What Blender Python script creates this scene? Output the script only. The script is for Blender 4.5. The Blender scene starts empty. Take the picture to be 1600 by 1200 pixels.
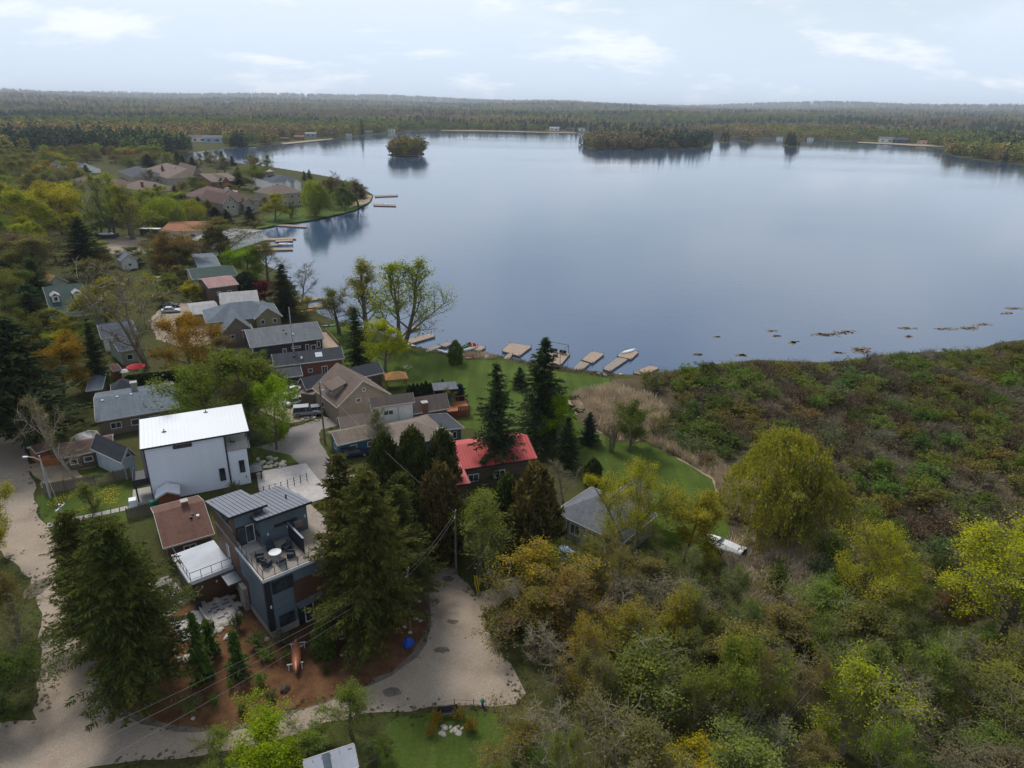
import bpy, math, random
import numpy as np
from mathutils import Vector, Matrix
sc = bpy.context.scene
COL = sc.collection
rnd = random.Random(7)

# ------------------------------------------------------------------ camera
F, HY, ROLL, CAMH = 1067.0, 172.0, math.radians(1.0), 50.0
PITCH = math.atan((600 - HY) / F)
_f = np.array([0, math.cos(PITCH), -math.sin(PITCH)]); _r = np.array([1.0, 0, 0]); _u = np.cross(_r, _f)
_c, _s = math.cos(ROLL), math.sin(ROLL)
CR, CU = _r * _c + _u * _s, _u * _c - _r * _s
CP = np.array([0, 0, CAMH])
cam_d = bpy.data.cameras.new('camera'); cam = bpy.data.objects.new('camera', cam_d); COL.objects.link(cam)
cam_d.sensor_fit = 'HORIZONTAL'; cam_d.angle_x = 2 * math.atan(800 / F); cam_d.clip_start = 0.5; cam_d.clip_end = 60000
cam.matrix_world = Matrix(((CR[0], CU[0], -_f[0], CP[0]), (CR[1], CU[1], -_f[1], CP[1]), (CR[2], CU[2], -_f[2], CP[2]), (0, 0, 0, 1)))
sc.camera = cam

# ------------------------------------------------------------------ sky, sun, exposure
SUN_EL, SUN_AZ = math.radians(52), math.radians(-35)      # azimuth from +Y (ahead of the camera) towards +X
w = bpy.data.worlds.new('World'); sc.world = w; w.use_nodes = True
nt = w.node_tree; N = nt.nodes; Lk = nt.links; N.clear()
out = N.new('ShaderNodeOutputWorld'); bg = N.new('ShaderNodeBackground')
sky = N.new('ShaderNodeTexSky'); sky.sky_type = 'NISHITA'; sky.sun_disc = False
sky.sun_elevation = SUN_EL; sky.sun_rotation = SUN_AZ; sky.air_density = 1.2; sky.dust_density = 0.7; sky.ozone_density = 1.4
SKY_STRENGTH = 0.085
tc = N.new('ShaderNodeTexCoord'); sep = N.new('ShaderNodeSeparateXYZ'); Lk.new(tc.outputs['Generated'], sep.inputs[0])
def wm(op, a, b=None, c=None):
    m = N.new('ShaderNodeMath'); m.operation = op
    for i, v in enumerate((a, b, c)):
        if v is None: continue
        if isinstance(v, (int, float)): m.inputs[i].default_value = v
        else: Lk.new(v, m.inputs[i])
    return m.outputs[0]
def ramp(fac, a, b):
    m = N.new('ShaderNodeMapRange'); m.interpolation_type = 'SMOOTHSTEP'
    m.inputs['From Min'].default_value = a; m.inputs['From Max'].default_value = b
    Lk.new(fac, m.inputs['Value']); return m.outputs[0]
zc = wm('MAXIMUM', sep.outputs[2], 0.02)
# a flat layer of cloud: direction divided by its height above the horizon
dv = N.new('ShaderNodeCombineXYZ')
zd = wm('ADD', zc, 0.30)
Lk.new(wm('DIVIDE', sep.outputs[0], zd), dv.inputs[0]); Lk.new(wm('DIVIDE', sep.outputs[1], zd), dv.inputs[1])
def wnoise(scale, detail, rough, off, sx=1.0):
    mp = N.new('ShaderNodeMapping'); mp.inputs['Location'].default_value = off; mp.inputs['Scale'].default_value = (sx, 1, 1)
    Lk.new(dv.outputs[0], mp.inputs[0])
    n = N.new('ShaderNodeTexNoise'); n.inputs['Scale'].default_value = scale; n.inputs['Detail'].default_value = detail
    n.inputs['Roughness'].default_value = rough; Lk.new(mp.outputs[0], n.inputs['Vector']); return n.outputs['Fac']
veil = ramp(wnoise(0.60, 5, 0.52, (3.1, 1.7, 0)), 0.40, 0.56)
puffs = ramp(wnoise(2.6, 7, 0.6, (0.4, 8.2, 0), 0.7), 0.52, 0.66)
low = wm('SUBTRACT', 1.0, ramp(sep.outputs[2], 0.0, 0.30))
cover = wm('MINIMUM', wm('ADD', wm('ADD', wm('MULTIPLY', veil, 0.80), wm('MULTIPLY', puffs, 0.15)), wm('MULTIPLY', low, 1.0)), 0.96)
cloudcol = N.new('ShaderNodeMix'); cloudcol.data_type = 'RGBA'
cloudcol.inputs['A'].default_value = (0.84, 0.885, 0.95, 1); cloudcol.inputs['B'].default_value = (0.60, 0.71, 0.855, 1)
Lk.new(wm('MULTIPLY', low, wm('SUBTRACT', 1.0, wm('MULTIPLY', puffs, 0.95))), cloudcol.inputs['Factor'])
skm = N.new('ShaderNodeVectorMath'); skm.operation = 'SCALE'; skm.inputs['Scale'].default_value = SKY_STRENGTH
Lk.new(sky.outputs[0], skm.inputs[0])
mixs = N.new('ShaderNodeMix'); mixs.data_type = 'RGBA'
Lk.new(cover, mixs.inputs['Factor']); Lk.new(skm.outputs[0], mixs.inputs['A']); Lk.new(cloudcol.outputs['Result'], mixs.inputs['B'])
Lk.new(mixs.outputs['Result'], bg.inputs['Color']); bg.inputs['Strength'].default_value = 1.0
Lk.new(bg.outputs[0], out.inputs[0])

sun_d = bpy.data.lights.new('sun', 'SUN'); sun_d.energy = 2.5; sun_d.angle = math.radians(16); sun_d.color = (1.0, 0.95, 0.87)
sun = bpy.data.objects.new('sun', sun_d); COL.objects.link(sun)
_sd = Vector((math.sin(SUN_AZ) * math.cos(SUN_EL), math.cos(SUN_AZ) * math.cos(SUN_EL), math.sin(SUN_EL)))
sun.rotation_euler = _sd.to_track_quat('Z', 'Y').to_euler()
vs = sc.view_settings; vs.view_transform = 'Standard'; vs.look = 'None'; vs.gamma = 1; vs.exposure = 0.30; vs.use_curve_mapping = False
sc.cycles.max_bounces = 6; sc.cycles.diffuse_bounces = 2; sc.cycles.glossy_bounces = 3; sc.cycles.transmission_bounces = 4
sc.cycles.transparent_max_bounces = 6; sc.cycles.volume_bounces = 0; sc.cycles.caustics_reflective = False; sc.cycles.caustics_refractive = False

# ------------------------------------------------------------------ measuring helpers
def at(px, py, z=0.0):
    d = _f + CR * ((px - 800) / F) - CU * ((py - 600) / F)
    return CP + d * ((z - CAMH) / d[2])
def proj(P):
    v = np.array(P, float) - CP; q = v @ _f
    return 800 + F * (v @ CR) / q, 600 - F * (v @ CU) / q
def depth(P): return float((np.array(P, float) - CP) @ _f)
def height_to(P, ty):
    lo, hi = P[2], P[2] + 150
    for _ in range(40):
        m = (lo + hi) / 2
        if proj((P[0], P[1], m))[1] > ty: lo = m
        else: hi = m
    return lo - P[2]

# ------------------------------------------------------------------ materials
MATS = {}
def newmat(name):
    m = bpy.data.materials.new(name); m.use_nodes = True; MATS[name] = m
    n = m.node_tree.nodes; b = n['Principled BSDF']; return m, n, m.node_tree.links, b
def noise_node(n, l, scale, detail=4, rough=0.55, vec=None, stretch=None, coord='Object'):
    t = n.new('ShaderNodeTexCoord'); src = t.outputs[coord] if vec is None else vec
    if stretch:
        mp = n.new('ShaderNodeMapping'); mp.inputs['Scale'].default_value = stretch; l.new(src, mp.inputs[0]); src = mp.outputs[0]
    x = n.new('ShaderNodeTexNoise'); x.inputs['Scale'].default_value = scale; x.inputs['Detail'].default_value = detail
    x.inputs['Roughness'].default_value = rough; l.new(src, x.inputs['Vector']); return x.outputs['Fac']
def crampn(n, l, fac, stops):
    r = n.new('ShaderNodeValToRGB'); e = r.color_ramp.elements
    e[0].position, e[0].color = stops[0][0], (*stops[0][1], 1); e[1].position, e[1].color = stops[-1][0], (*stops[-1][1], 1)
    for p, c in stops[1:-1]:
        k = e.new(p); k.color = (*c, 1)
    l.new(fac, r.inputs[0]); return r.outputs[0]
def mixc(n, l, fac, a, b, mode='MIX'):
    m = n.new('ShaderNodeMix'); m.data_type = 'RGBA'; m.blend_type = mode
    for s, v in (('Factor', fac), ('A', a), ('B', b)):
        if isinstance(v, (int, float)): m.inputs[s].default_value = v
        elif isinstance(v, tuple): m.inputs[s].default_value = (*v, 1)
        else: l.new(v, m.inputs[s])
    return m.outputs['Result']
def bumpn(n, l, b, fac, strength, dist):
    k = n.new('ShaderNodeBump'); k.inputs['Strength'].default_value = strength; k.inputs['Distance'].default_value = dist
    l.new(fac, k.inputs['Height']); l.new(k.outputs[0], b.inputs['Normal'])
def plain(name, col, rough=0.7, var=0.18, scale=1.5, bump=0.0, metal=0.0, spec=0.3, fine=None, coord='Object', stretch=None):
    """a surface with large soft wear and fine grain"""
    m, n, l, b = newmat(name)
    a = noise_node(n, l, scale, 5, 0.6, coord=coord, stretch=stretch)
    lo = tuple(c * (1 - var) for c in col); hi = tuple(min(1, c * (1 + var)) for c in col)
    c1 = crampn(n, l, a, [(0.3, lo), (0.7, hi)])
    if fine:
        g = noise_node(n, l, fine, 2, 0.7, coord=coord)
        c1 = mixc(n, l, 0.5, c1, crampn(n, l, g, [(0.3, tuple(c * 0.6 for c in col)), (0.7, tuple(min(1, c * 1.35) for c in col))]))
        if bump: bumpn(n, l, b, g, bump, 0.03)
    l.new(c1, b.inputs['Base Color'])
    b.inputs['Roughness'].default_value = rough; b.inputs['Metallic'].default_value = metal; b.inputs['Specular IOR Level'].default_value = spec
    return m
def shingle(name, col):
    m, n, l, b = newmat(name)
    t = n.new('ShaderNodeTexCoord')
    v = n.new('ShaderNodeTexVoronoi'); v.inputs['Scale'].default_value = 3.2; v.feature = 'F1'
    mp = n.new('ShaderNodeMapping'); mp.inputs['Scale'].default_value = (1, 1.8, 1.8); l.new(t.outputs['Object'], mp.inputs[0]); l.new(mp.outputs[0], v.inputs['Vector'])
    sp = n.new('ShaderNodeSeparateColor'); l.new(v.outputs['Color'], sp.inputs[0])
    c1 = crampn(n, l, sp.outputs[0], [(0.0, tuple(c * 0.68 for c in col)), (0.55, col), (1.0, tuple(c * 1.32 for c in col))])
    a = noise_node(n, l, 0.35, 5, 0.6)
    c2 = mixc(n, l, 0.55, c1, crampn(n, l, a, [(0.3, tuple(c * 0.75 for c in col)), (0.7, tuple(c * 1.22 for c in col))]))
    st = noise_node(n, l, 2.2, 4, 0.6, stretch=(1, 0.12, 0.12))
    c2 = mixc(n, l, 0.25, c2, crampn(n, l, st, [(0.4, tuple(c * 0.6 for c in col)), (0.6, tuple(c * 1.2 for c in col))]))
    l.new(c2, b.inputs['Base Color']); b.inputs['Roughness'].default_value = 0.9; b.inputs['Specular IOR Level'].default_value = 0.2
    return m
def siding(name, col, pitch=0.2, vertical=False, seam_tone=0.35):
    """boards too narrow to pick out: fine relief, colour darkened along each seam"""
    m, n, l, b = newmat(name)
    t = n.new('ShaderNodeTexCoord'); s = n.new('ShaderNodeSeparateXYZ'); l.new(t.outputs['Object'], s.inputs[0])
    def mt(op, a, bb):
        q = n.new('ShaderNodeMath'); q.operation = op
        for i, vv in enumerate((a, bb)):
            if isinstance(vv, (int, float)): q.inputs[i].default_value = vv
            else: l.new(vv, q.inputs[i])
        return q.outputs[0]
    src = mt('ADD', s.outputs[0], s.outputs[1]) if vertical else s.outputs[2]
    fr = mt('FRACT', mt('DIVIDE', src, pitch), 0)
    a = noise_node(n, l, 0.8, 5, 0.6)
    base = crampn(n, l, a, [(0.3, tuple(c * 0.85 for c in col)), (0.7, tuple(min(1, c * 1.1) for c in col))])
    seam = crampn(n, l, fr, [(0.0, (seam_tone + 0.25,) * 3), (0.14, (1, 1, 1)), (1.0, (1, 1, 1))])
    l.new(mixc(n, l, 1.0, base, seam, 'MULTIPLY'), b.inputs['Base Color'])
    bumpn(n, l, b, fr, 0.5, 0.02); b.inputs['Roughness'].default_value = 0.65
    return m
def foliage(name, trans=0.35, var=0.55, rough=0.6):
    """leaf colour comes from the tree it grows on, with leaf to leaf variation"""
    m = bpy.data.materials.new(name); m.use_nodes = True; MATS[name] = m
    n = m.node_tree.nodes; l = m.node_tree.links; n.clear()
    o = n.new('ShaderNodeOutputMaterial'); oi = n.new('ShaderNodeObjectInfo'); g = n.new('ShaderNodeNewGeometry')
    hs = n.new('ShaderNodeHueSaturation')
    def mr(src, a, b):
        k = n.new('ShaderNodeMapRange'); k.inputs['To Min'].default_value = a; k.inputs['To Max'].default_value = b; l.new(src, k.inputs[0]); return k.outputs[0]
    l.new(mr(g.outputs['Random Per Island'], 1 - var, 1 + var), hs.inputs['Value'])
    fx = n.new('ShaderNodeMath'); fx.operation = 'FRACT'; mu = n.new('ShaderNodeMath'); mu.operation = 'MULTIPLY'; mu.inputs[1].default_value = 7.31
    l.new(g.outputs['Random Per Island'], mu.inputs[0]); l.new(mu.outputs[0], fx.inputs[0])
    l.new(mr(fx.outputs[0], 0.47, 0.525), hs.inputs['Hue'])
    tcx = n.new('ShaderNodeTexCoord'); cl = n.new('ShaderNodeTexNoise'); cl.inputs['Scale'].default_value = 0.55; cl.inputs['Detail'].default_value = 3; l.new(tcx.outputs['Object'], cl.inputs['Vector'])
    tint = crampn(n, l, cl.outputs['Fac'], [(0.3, (0.72, 0.80, 0.85)), (0.5, (1, 1, 1)), (0.7, (1.35, 1.25, 0.95))]); l.new(mixc(n, l, 1.0, oi.outputs['Color'], tint, 'MULTIPLY'), hs.inputs['Color'])
    d = n.new('ShaderNodeBsdfDiffuse'); tr = n.new('ShaderNodeBsdfTranslucent'); mx = n.new('ShaderNodeMixShader'); mx.inputs[0].default_value = trans
    l.new(hs.outputs[0], d.inputs[0]); l.new(hs.outputs[0], tr.inputs[0]); l.new(d.outputs[0], mx.inputs[1]); l.new(tr.outputs[0], mx.inputs[2])
    l.new(mx.outputs[0], o.inputs[0]); return m
def instanced_foliage(name, var=0.4):
    m = bpy.data.materials.new(name); m.use_nodes = True; MATS[name] = m
    n = m.node_tree.nodes; l = m.node_tree.links; b = n['Principled BSDF']
    a = n.new('ShaderNodeAttribute'); a.attribute_type = 'INSTANCER'; a.attribute_name = 'col'
    g = n.new('ShaderNodeNewGeometry'); hs = n.new('ShaderNodeHueSaturation'); k = n.new('ShaderNodeMapRange')
    k.inputs['To Min'].default_value = 1 - var; k.inputs['To Max'].default_value = 1 + var
    l.new(g.outputs['Random Per Island'], k.inputs[0]); l.new(k.outputs[0], hs.inputs['Value']); l.new(a.outputs['Color'], hs.inputs['Color'])
    l.new(hs.outputs[0], b.inputs['Base Color']); b.inputs['Roughness'].default_value = 0.9; b.inputs['Specular IOR Level'].default_value = 0.1
    return m
def painted(name, rough=0.35, metal=0.0):
    m, n, l, b = newmat(name); oi = n.new('ShaderNodeObjectInfo')
    a = noise_node(n, l, 2.0, 4); c = mixc(n, l, 1.0, oi.outputs['Color'], crampn(n, l, a, [(0.3, (0.86,) * 3), (0.7, (1, 1, 1))]), 'MULTIPLY')
    l.new(c, b.inputs['Base Color']); b.inputs['Roughness'].default_value = rough; b.inputs['Metallic'].default_value = metal; return m

M = MATS
foliage('leaves', 0.45, 0.32); foliage('needles', 0.2, 0.4); instanced_foliage('far_foliage')
plain('bark_grey', (0.12, 0.105, 0.08), 0.95, 0.3, 3); plain('bark_brown', (0.075, 0.052, 0.036), 0.95, 0.3, 3); plain('bark_birch', (0.30, 0.265, 0.215), 0.9, 0.35, 4)
plain('twig_pale', (0.19, 0.165, 0.115), 0.95, 0.2, 3)
painted('paint'); painted('matt_paint', 0.7)
m, n, l, b = newmat('glass'); b.inputs['Base Color'].default_value = (0.035, 0.045, 0.055, 1); b.inputs['Roughness'].default_value = 0.08; b.inputs['Specular IOR Level'].default_value = 0.7
gz = noise_node(n, l, 0.7, 2); l.new(crampn(n, l, gz, [(0.35, (0.015, 0.02, 0.025)), (0.65, (0.07, 0.08, 0.09))]), b.inputs['Base Color'])
m, n, l, b = newmat('clear_glass'); b.inputs['Base Color'].default_value = (0.75, 0.85, 0.85, 1); b.inputs['Roughness'].default_value = 0.03; b.inputs['Alpha'].default_value = 0.10
plain('white_trim', (0.68, 0.68, 0.66), 0.6, 0.1); plain('fascia_trim', (0.44, 0.43, 0.40), 0.7, 0.15); plain('black_metal', (0.022, 0.022, 0.025), 0.5, 0.2); plain('dark_trim', (0.02, 0.025, 0.032), 0.55, 0.2)
plain('concrete', (0.36, 0.34, 0.31), 0.9, 0.2, 0.6, fine=9); plain('stone', (0.33, 0.3, 0.26), 0.95, 0.35, 1.2, fine=8, bump=0.5)
plain('brick_wall', (0.21, 0.085, 0.055), 0.9, 0.25, 1.5, fine=7); plain('wood_deck', (0.33, 0.245, 0.18), 0.85, 0.25, 1.2, fine=6)
plain('wood_weathered', (0.27, 0.225, 0.185), 0.9, 0.25, 1.2, fine=6); plain('wood_orange', (0.30, 0.115, 0.045), 0.8, 0.25, 1.5, fine=6)
plain('wood_red', (0.19, 0.065, 0.03), 0.8, 0.2); plain('fence_wood', (0.16, 0.13, 0.105), 0.95, 0.35, 1.2, fine=5); plain('pole_wood', (0.16, 0.125, 0.10), 0.95, 0.25, 2)
plain('galvanised', (0.42, 0.43, 0.45), 0.5, 0.15, 1, metal=0.4); plain('wire', (0.30, 0.28, 0.26), 0.6, 0.1); plain('rubber', (0.018, 0.018, 0.018), 0.9, 0.2)
plain('white_metal_roof', (0.60, 0.62, 0.65), 0.45, 0.03, 0.5); plain('grey_metal', (0.165, 0.175, 0.205), 0.42, 0.08, 0.8, metal=0.25); plain('membrane', (0.40, 0.42, 0.46), 0.6, 0.12, 0.5)
plain('white_board', (0.76, 0.80, 0.87), 0.6, 0.04, 0.8); plain('slate_panel', (0.12, 0.155, 0.185), 0.55, 0.1, 0.7); plain('brown_panel', (0.105, 0.055, 0.03), 0.6, 0.18, 0.7, stretch=(1, 1, 6))
plain('paver', (0.40, 0.37, 0.35), 0.9, 0.2, 1.0, fine=5); plain('paver_dark', (0.12, 0.115, 0.11), 0.9, 0.2)
plain('red_cloth', (0.55, 0.02, 0.035), 0.7, 0.1); plain('white_cloth', (0.8, 0.8, 0.78), 0.8, 0.05); plain('charcoal_cloth', (0.035, 0.045, 0.06), 0.8, 0.2)
for k_, c_ in dict(grey=(0.125, 0.132, 0.145), charcoal=(0.05, 0.054, 0.064), brown=(0.145, 0.108, 0.088), tan=(0.175, 0.14, 0.115), maroon=(0.13, 0.068, 0.05), bluegrey=(0.115, 0.14, 0.165), green=(0.035, 0.06, 0.052), pale=(0.28, 0.28, 0.28),
                   pink=(0.30, 0.175, 0.165), rust=(0.27, 0.115, 0.065), orange=(0.26, 0.14, 0.05), navy=(0.055, 0.065, 0.085), plum=(0.12, 0.075, 0.065)).items(): shingle('roof_' + k_, c_)
plain('roof_red_metal', (0.45, 0.075, 0.07), 0.5, 0.12, 0.6)
for k_, c_, v_ in (('white', (0.80, 0.79, 0.74), 0), ('cream', (0.55, 0.5, 0.4), 0), ('navy', (0.022, 0.027, 0.04), 0), ('tan', (0.33, 0.265, 0.195), 1), ('olive', (0.25, 0.215, 0.12), 0), ('taupe', (0.2, 0.165, 0.13), 0), ('blue', (0.035, 0.115, 0.17), 0), ('grey', (0.25, 0.25, 0.25), 0),
                   ('sage', (0.3, 0.32, 0.25), 0), ('brown', (0.11, 0.075, 0.055), 0), ('paleblue', (0.4, 0.47, 0.54), 0), ('stone', (0.34, 0.3, 0.25), 0)): siding('wall_' + k_, c_, 0.42 if v_ else 0.24, bool(v_))

# ------------------------------------------------------------------ mesh collector
class MB:
    def __init__(s): s.v = []; s.f = []
    def add(s, vs, fs):
        o = len(s.v); s.v += [tuple(map(float, q)) for q in vs]; s.f += [tuple(i + o for i in f) for f in fs]; return s
    def box(s, x0, x1, y0, y1, z0, z1):
        return s.add([(x0, y0, z0), (x1, y0, z0), (x1, y1, z0), (x0, y1, z0), (x0, y0, z1), (x1, y0, z1), (x1, y1, z1), (x0, y1, z1)],
                     [(3, 2, 1, 0), (4, 5, 6, 7), (0, 1, 5, 4), (1, 2, 6, 5), (2, 3, 7, 6), (3, 0, 4, 7)])
    def hexa(s, lo, hi):      # four lower points, four upper points, same winding
        return s.add(list(lo) + list(hi), [(3, 2, 1, 0), (4, 5, 6, 7), (0, 1, 5, 4), (1, 2, 6, 5), (2, 3, 7, 6), (3, 0, 4, 7)])
    def slab(s, top, t):      # polygon with a thickness below it
        k = len(top); lo = [(a, b_, c - t) for a, b_, c in top]
        return s.add(lo + list(top), [tuple(range(k - 1, -1, -1)), tuple(range(k, 2 * k))] + [(i, (i + 1) % k, k + (i + 1) % k, k + i) for i in range(k)])
    def bar(s, a, b, w_, h_=None):
        a, b = Vector(a), Vector(b); d = (b - a).normalized(); up = Vector((0, 0, 1)) if abs(d.z) < 0.95 else Vector((1, 0, 0))
        sd = d.cross(up).normalized() * (w_ / 2); u = sd.cross(d).normalized() * ((h_ or w_) / 2)
        return s.hexa([a - sd - u, a + sd - u, b + sd - u, b - sd - u], [a - sd + u, a + sd + u, b + sd + u, b - sd + u])
    def tube(s, pts, rad, n=6, cap=True):
        o = len(s.v); k = len(pts); R = rad if hasattr(rad, '__len__') else [rad] * k
        for i, p_ in enumerate(pts):
            a = Vector(pts[max(0, i - 1)]); b_ = Vector(pts[min(k - 1, i + 1)]); d = (b_ - a)
            d = d.normalized() if d.length > 1e-9 else Vector((0, 0, 1)); up = Vector((0, 0, 1)) if abs(d.z) < 0.9 else Vector((1, 0, 0))
            x = d.cross(up).normalized(); y = x.cross(d)
            for j in range(n):
                t = 2 * math.pi * j / n; q = Vector(p_) + x * (math.cos(t) * R[i]) + y * (math.sin(t) * R[i]); s.v.append(tuple(q))
        for i in range(k - 1):
            for j in range(n):
                s.f.append((o + i * n + j, o + i * n + (j + 1) % n, o + (i + 1) * n + (j + 1) % n, o + (i + 1) * n + j))
        if cap: s.f.append(tuple(o + (k - 1) * n + j for j in range(n))); s.f.append(tuple(o + n - 1 - j for j in range(n)))
        return s
    def lathe(s, prof, n=12, c=(0, 0)):
        o = len(s.v)
        for r, z in prof:
            for j in range(n): t = 2 * math.pi * j / n; s.v.append((c[0] + r * math.cos(t), c[1] + r * math.sin(t), z))
        for i in range(len(prof) - 1):
            for j in range(n): s.f.append((o + i * n + j, o + i * n + (j + 1) % n, o + (i + 1) * n + (j + 1) % n, o + (i + 1) * n + j))
        s.f.append(tuple(o + (len(prof) - 1) * n + j for j in range(n))); s.f.append(tuple(o + n - 1 - j for j in range(n))); return s
    def mesh(s, name, mat):
        me = bpy.data.meshes.new(name); me.from_pydata(s.v, [], s.f); me.materials.append(M[mat]); return me
    def build(s, name, mat, parent=None, smooth=False, **kw):
        return link(name, s.mesh(name, mat), parent, smooth, **kw)
def link(name, me, parent=None, smooth=False, color=None, kind=None, loc=None, rz=None):
    o = bpy.data.objects.new(name, me); COL.objects.link(o); o.parent = parent
    if smooth: me.polygons.foreach_set('use_smooth', [True] * len(me.polygons))
    if color: o.color = (*color, 1)
    if kind: o['kind'] = kind
    if loc is not None: o.location = loc
    if rz is not None: o.rotation_euler = (0, 0, rz)
    return o
def tag(o, label, cat, group=None, kind=None):
    if label: o['label'] = label
    if cat: o['category'] = cat
    if group: o['group'] = group
    if kind: o['kind'] = kind
    return o
def root(name, label, cat, loc, rz=0, group=None):
    o = bpy.data.objects.new(name, None); COL.objects.link(o); o.location = loc; o.rotation_euler = (0, 0, rz); o.empty_display_size = 0.5
    return tag(o, label, cat, group)
def copy_tree(o, loc, rz=None, parent=None, scale=None, color=None):
    c = o.copy(); COL.objects.link(c); c.parent = parent
    if parent is None:
        c.location = loc
        if rz is not None: c.rotation_euler = (0, 0, rz)
        if scale is not None: c.scale = scale
    if color is not None: c.color = (*color, 1)
    for ch in o.children: copy_tree(ch, None, parent=c, color=color if ch.get('tint') else None)
    return c
def np_mesh(name, V, Fq, mat):
    """V (n,3), Fq (m,k) with constant k"""
    me = bpy.data.meshes.new(name); k = Fq.shape[1]
    me.vertices.add(len(V)); me.vertices.foreach_set('co', np.ascontiguousarray(V, dtype=np.float32).ravel())
    me.loops.add(Fq.size); me.loops.foreach_set('vertex_index', np.ascontiguousarray(Fq, dtype=np.int32).ravel())
    me.polygons.add(len(Fq)); me.polygons.foreach_set('loop_start', np.arange(0, Fq.size, k, dtype=np.int32))
    me.update(calc_edges=True); me.materials.append(M[mat]); return me
# ------------------------------------------------------------------ shoreline, terrain, lake
def W2(pts, z=0.0): return np.array([at(x, y, z)[:2] for x, y in pts])
WATER_Z = -0.5
shore_px = [(250, 243), (300, 238), (340, 233), (380, 231), (420, 227), (470, 222), (520, 217), (560, 213), (600, 209), (640, 206), (700, 204), (800, 205), (860, 207), (920, 208), (1000, 208),
            (1100, 213), (1150, 216), (1200, 217), (1260, 219), (1330, 222), (1400, 225), (1450, 228), (1474, 234), (1480, 243), (1540, 252), (1600, 258), (1760, 272), (2050, 300), (2250, 420), (2050, 500), (1760, 520),
            (1660, 528), (1600, 531), (1560, 535), (1530, 546), (1480, 549), (1400, 552), (1330, 563), (1280, 566), (1180, 562), (1100, 571), (1040, 581), (1000, 586), (960, 584), (900, 577), (850, 570), (810, 562), (780, 555),
            (740, 550), (700, 551), (668, 545), (640, 540), (600, 522), (545, 507), (505, 494), (474, 474), (458, 445), (436, 425), (408, 410), (400, 382), (396, 364), (400, 354), (440, 349), (480, 344), (520, 336), (556, 327), (580, 317), (584, 305),
            (560, 290), (520, 277), (470, 268), (420, 260), (370, 254), (310, 249)]
SHORE = W2(shore_px, WATER_Z)
isl_px = [[(905, 226), (930, 220), (1000, 216), (1080, 216), (1115, 223), (1112, 230), (1060, 234), (980, 235), (925, 234)],
          [(1119, 221), (1130, 218), (1143, 221), (1132, 224)], [(1154, 220), (1168, 217), (1182, 220), (1170, 224)], [(1220, 227), (1236, 223), (1252, 227), (1238, 231)],
          [(604, 242), (625, 236), (662, 238), (664, 243), (640, 246), (612, 245)]]
ISL = [W2(q, WATER_Z) for q in isl_px]
def in_poly(P, poly):
    x, y = P[:, 0], P[:, 1]; ins = np.zeros(len(P), bool); j = len(poly) - 1
    for i in range(len(poly)):
        xi, yi = poly[i]; xj, yj = poly[j]
        c = ((yi > y) != (yj > y)) & (x < (xj - xi) * (y - yi) / (yj - yi + 1e-12) + xi); ins ^= c; j = i
    return ins
def dist_poly(P, poly):
    d = np.full(len(P), 1e18)
    for i in range(len(poly)):
        a = poly[i]; b_ = poly[(i + 1) % len(poly)]; ab = b_ - a; t = np.clip(((P - a) @ ab) / (ab @ ab + 1e-12), 0, 1)
        q = P - a - t[:, None] * ab; d = np.minimum(d, (q * q).sum(1))
    return np.sqrt(d)
def shore_sd(P):
    """positive on land, negative in the lake"""
    d = dist_poly(P, SHORE) * np.where(in_poly(P, SHORE), -1, 1)
    for q in ISL: d = np.maximum(d, dist_poly(P, q) * np.where(in_poly(P, q), 1, -1))
    return d
def vnoise(P, s, seed=0):
    """smooth value noise"""
    q = P / s + seed * 17.3; i = np.floor(q).astype(np.int64); f = q - i; f = f * f * (3 - 2 * f)
    def hsh(ix, iy):
        h = np.sin(ix * 127.1 + iy * 311.7 + seed * 74.7) * 43758.5453; return h - np.floor(h)
    a = hsh(i[:, 0], i[:, 1]); b_ = hsh(i[:, 0] + 1, i[:, 1]); c = hsh(i[:, 0], i[:, 1] + 1); d = hsh(i[:, 0] + 1, i[:, 1] + 1)
    return (a * (1 - f[:, 0]) + b_ * f[:, 0]) * (1 - f[:, 1]) + (c * (1 - f[:, 0]) + d * f[:, 0]) * f[:, 1]
def sstep(x, a, b_): t = np.clip((x - a) / (b_ - a), 0, 1); return t * t * (3 - 2 * t)
def terrain(P):
    sd = shore_sd(P); r = np.hypot(P[:, 0], P[:, 1])
    z = np.clip(sd * 0.22 - 0.5, -3.0, 0.0)
    z = np.where(sd > 2.3, 0.0, z)
    far = sstep(sd, 25, 220)
    rise = 26 * sstep(r, 2300, 3300) * (0.4 + vnoise(P, 900, 1)) + 68 * sstep(r, 3400, 7000) * (0.35 + 0.75 * vnoise(P, 1500, 2)) + 150 * sstep(r, 7500, 13000) * (0.25 + vnoise(P, 2600, 3))
    mid = 7 * sstep(r, 500, 900) * vnoise(P, 260, 5)
    return z + far * (rise + mid)
ang = np.concatenate([np.radians(np.linspace(-180, -52, 40, endpoint=False)), np.radians(np.linspace(-52, 52, 420, endpoint=False)), np.radians(np.linspace(52, 180, 40, endpoint=False))])
rad = np.concatenate([[4, 15], np.geomspace(25, 3000, 300), np.geomspace(3060, 26000, 60)])
AA, RR = np.meshgrid(ang, rad)
P2 = np.stack([RR * np.sin(AA), RR * np.cos(AA)], -1).reshape(-1, 2)
Z = terrain(P2); na = len(ang)
V = np.concatenate([np.column_stack([P2, Z]), [[0, 0, 0]]])
i0, j0 = np.meshgrid(np.arange(len(rad) - 1), np.arange(na), indexing='ij'); j1 = (j0 + 1) % na
Q = np.stack([i0 * na + j0, (i0 + 1) * na + j0, (i0 + 1) * na + j1, i0 * na + j1], -1).reshape(-1, 4)

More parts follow.
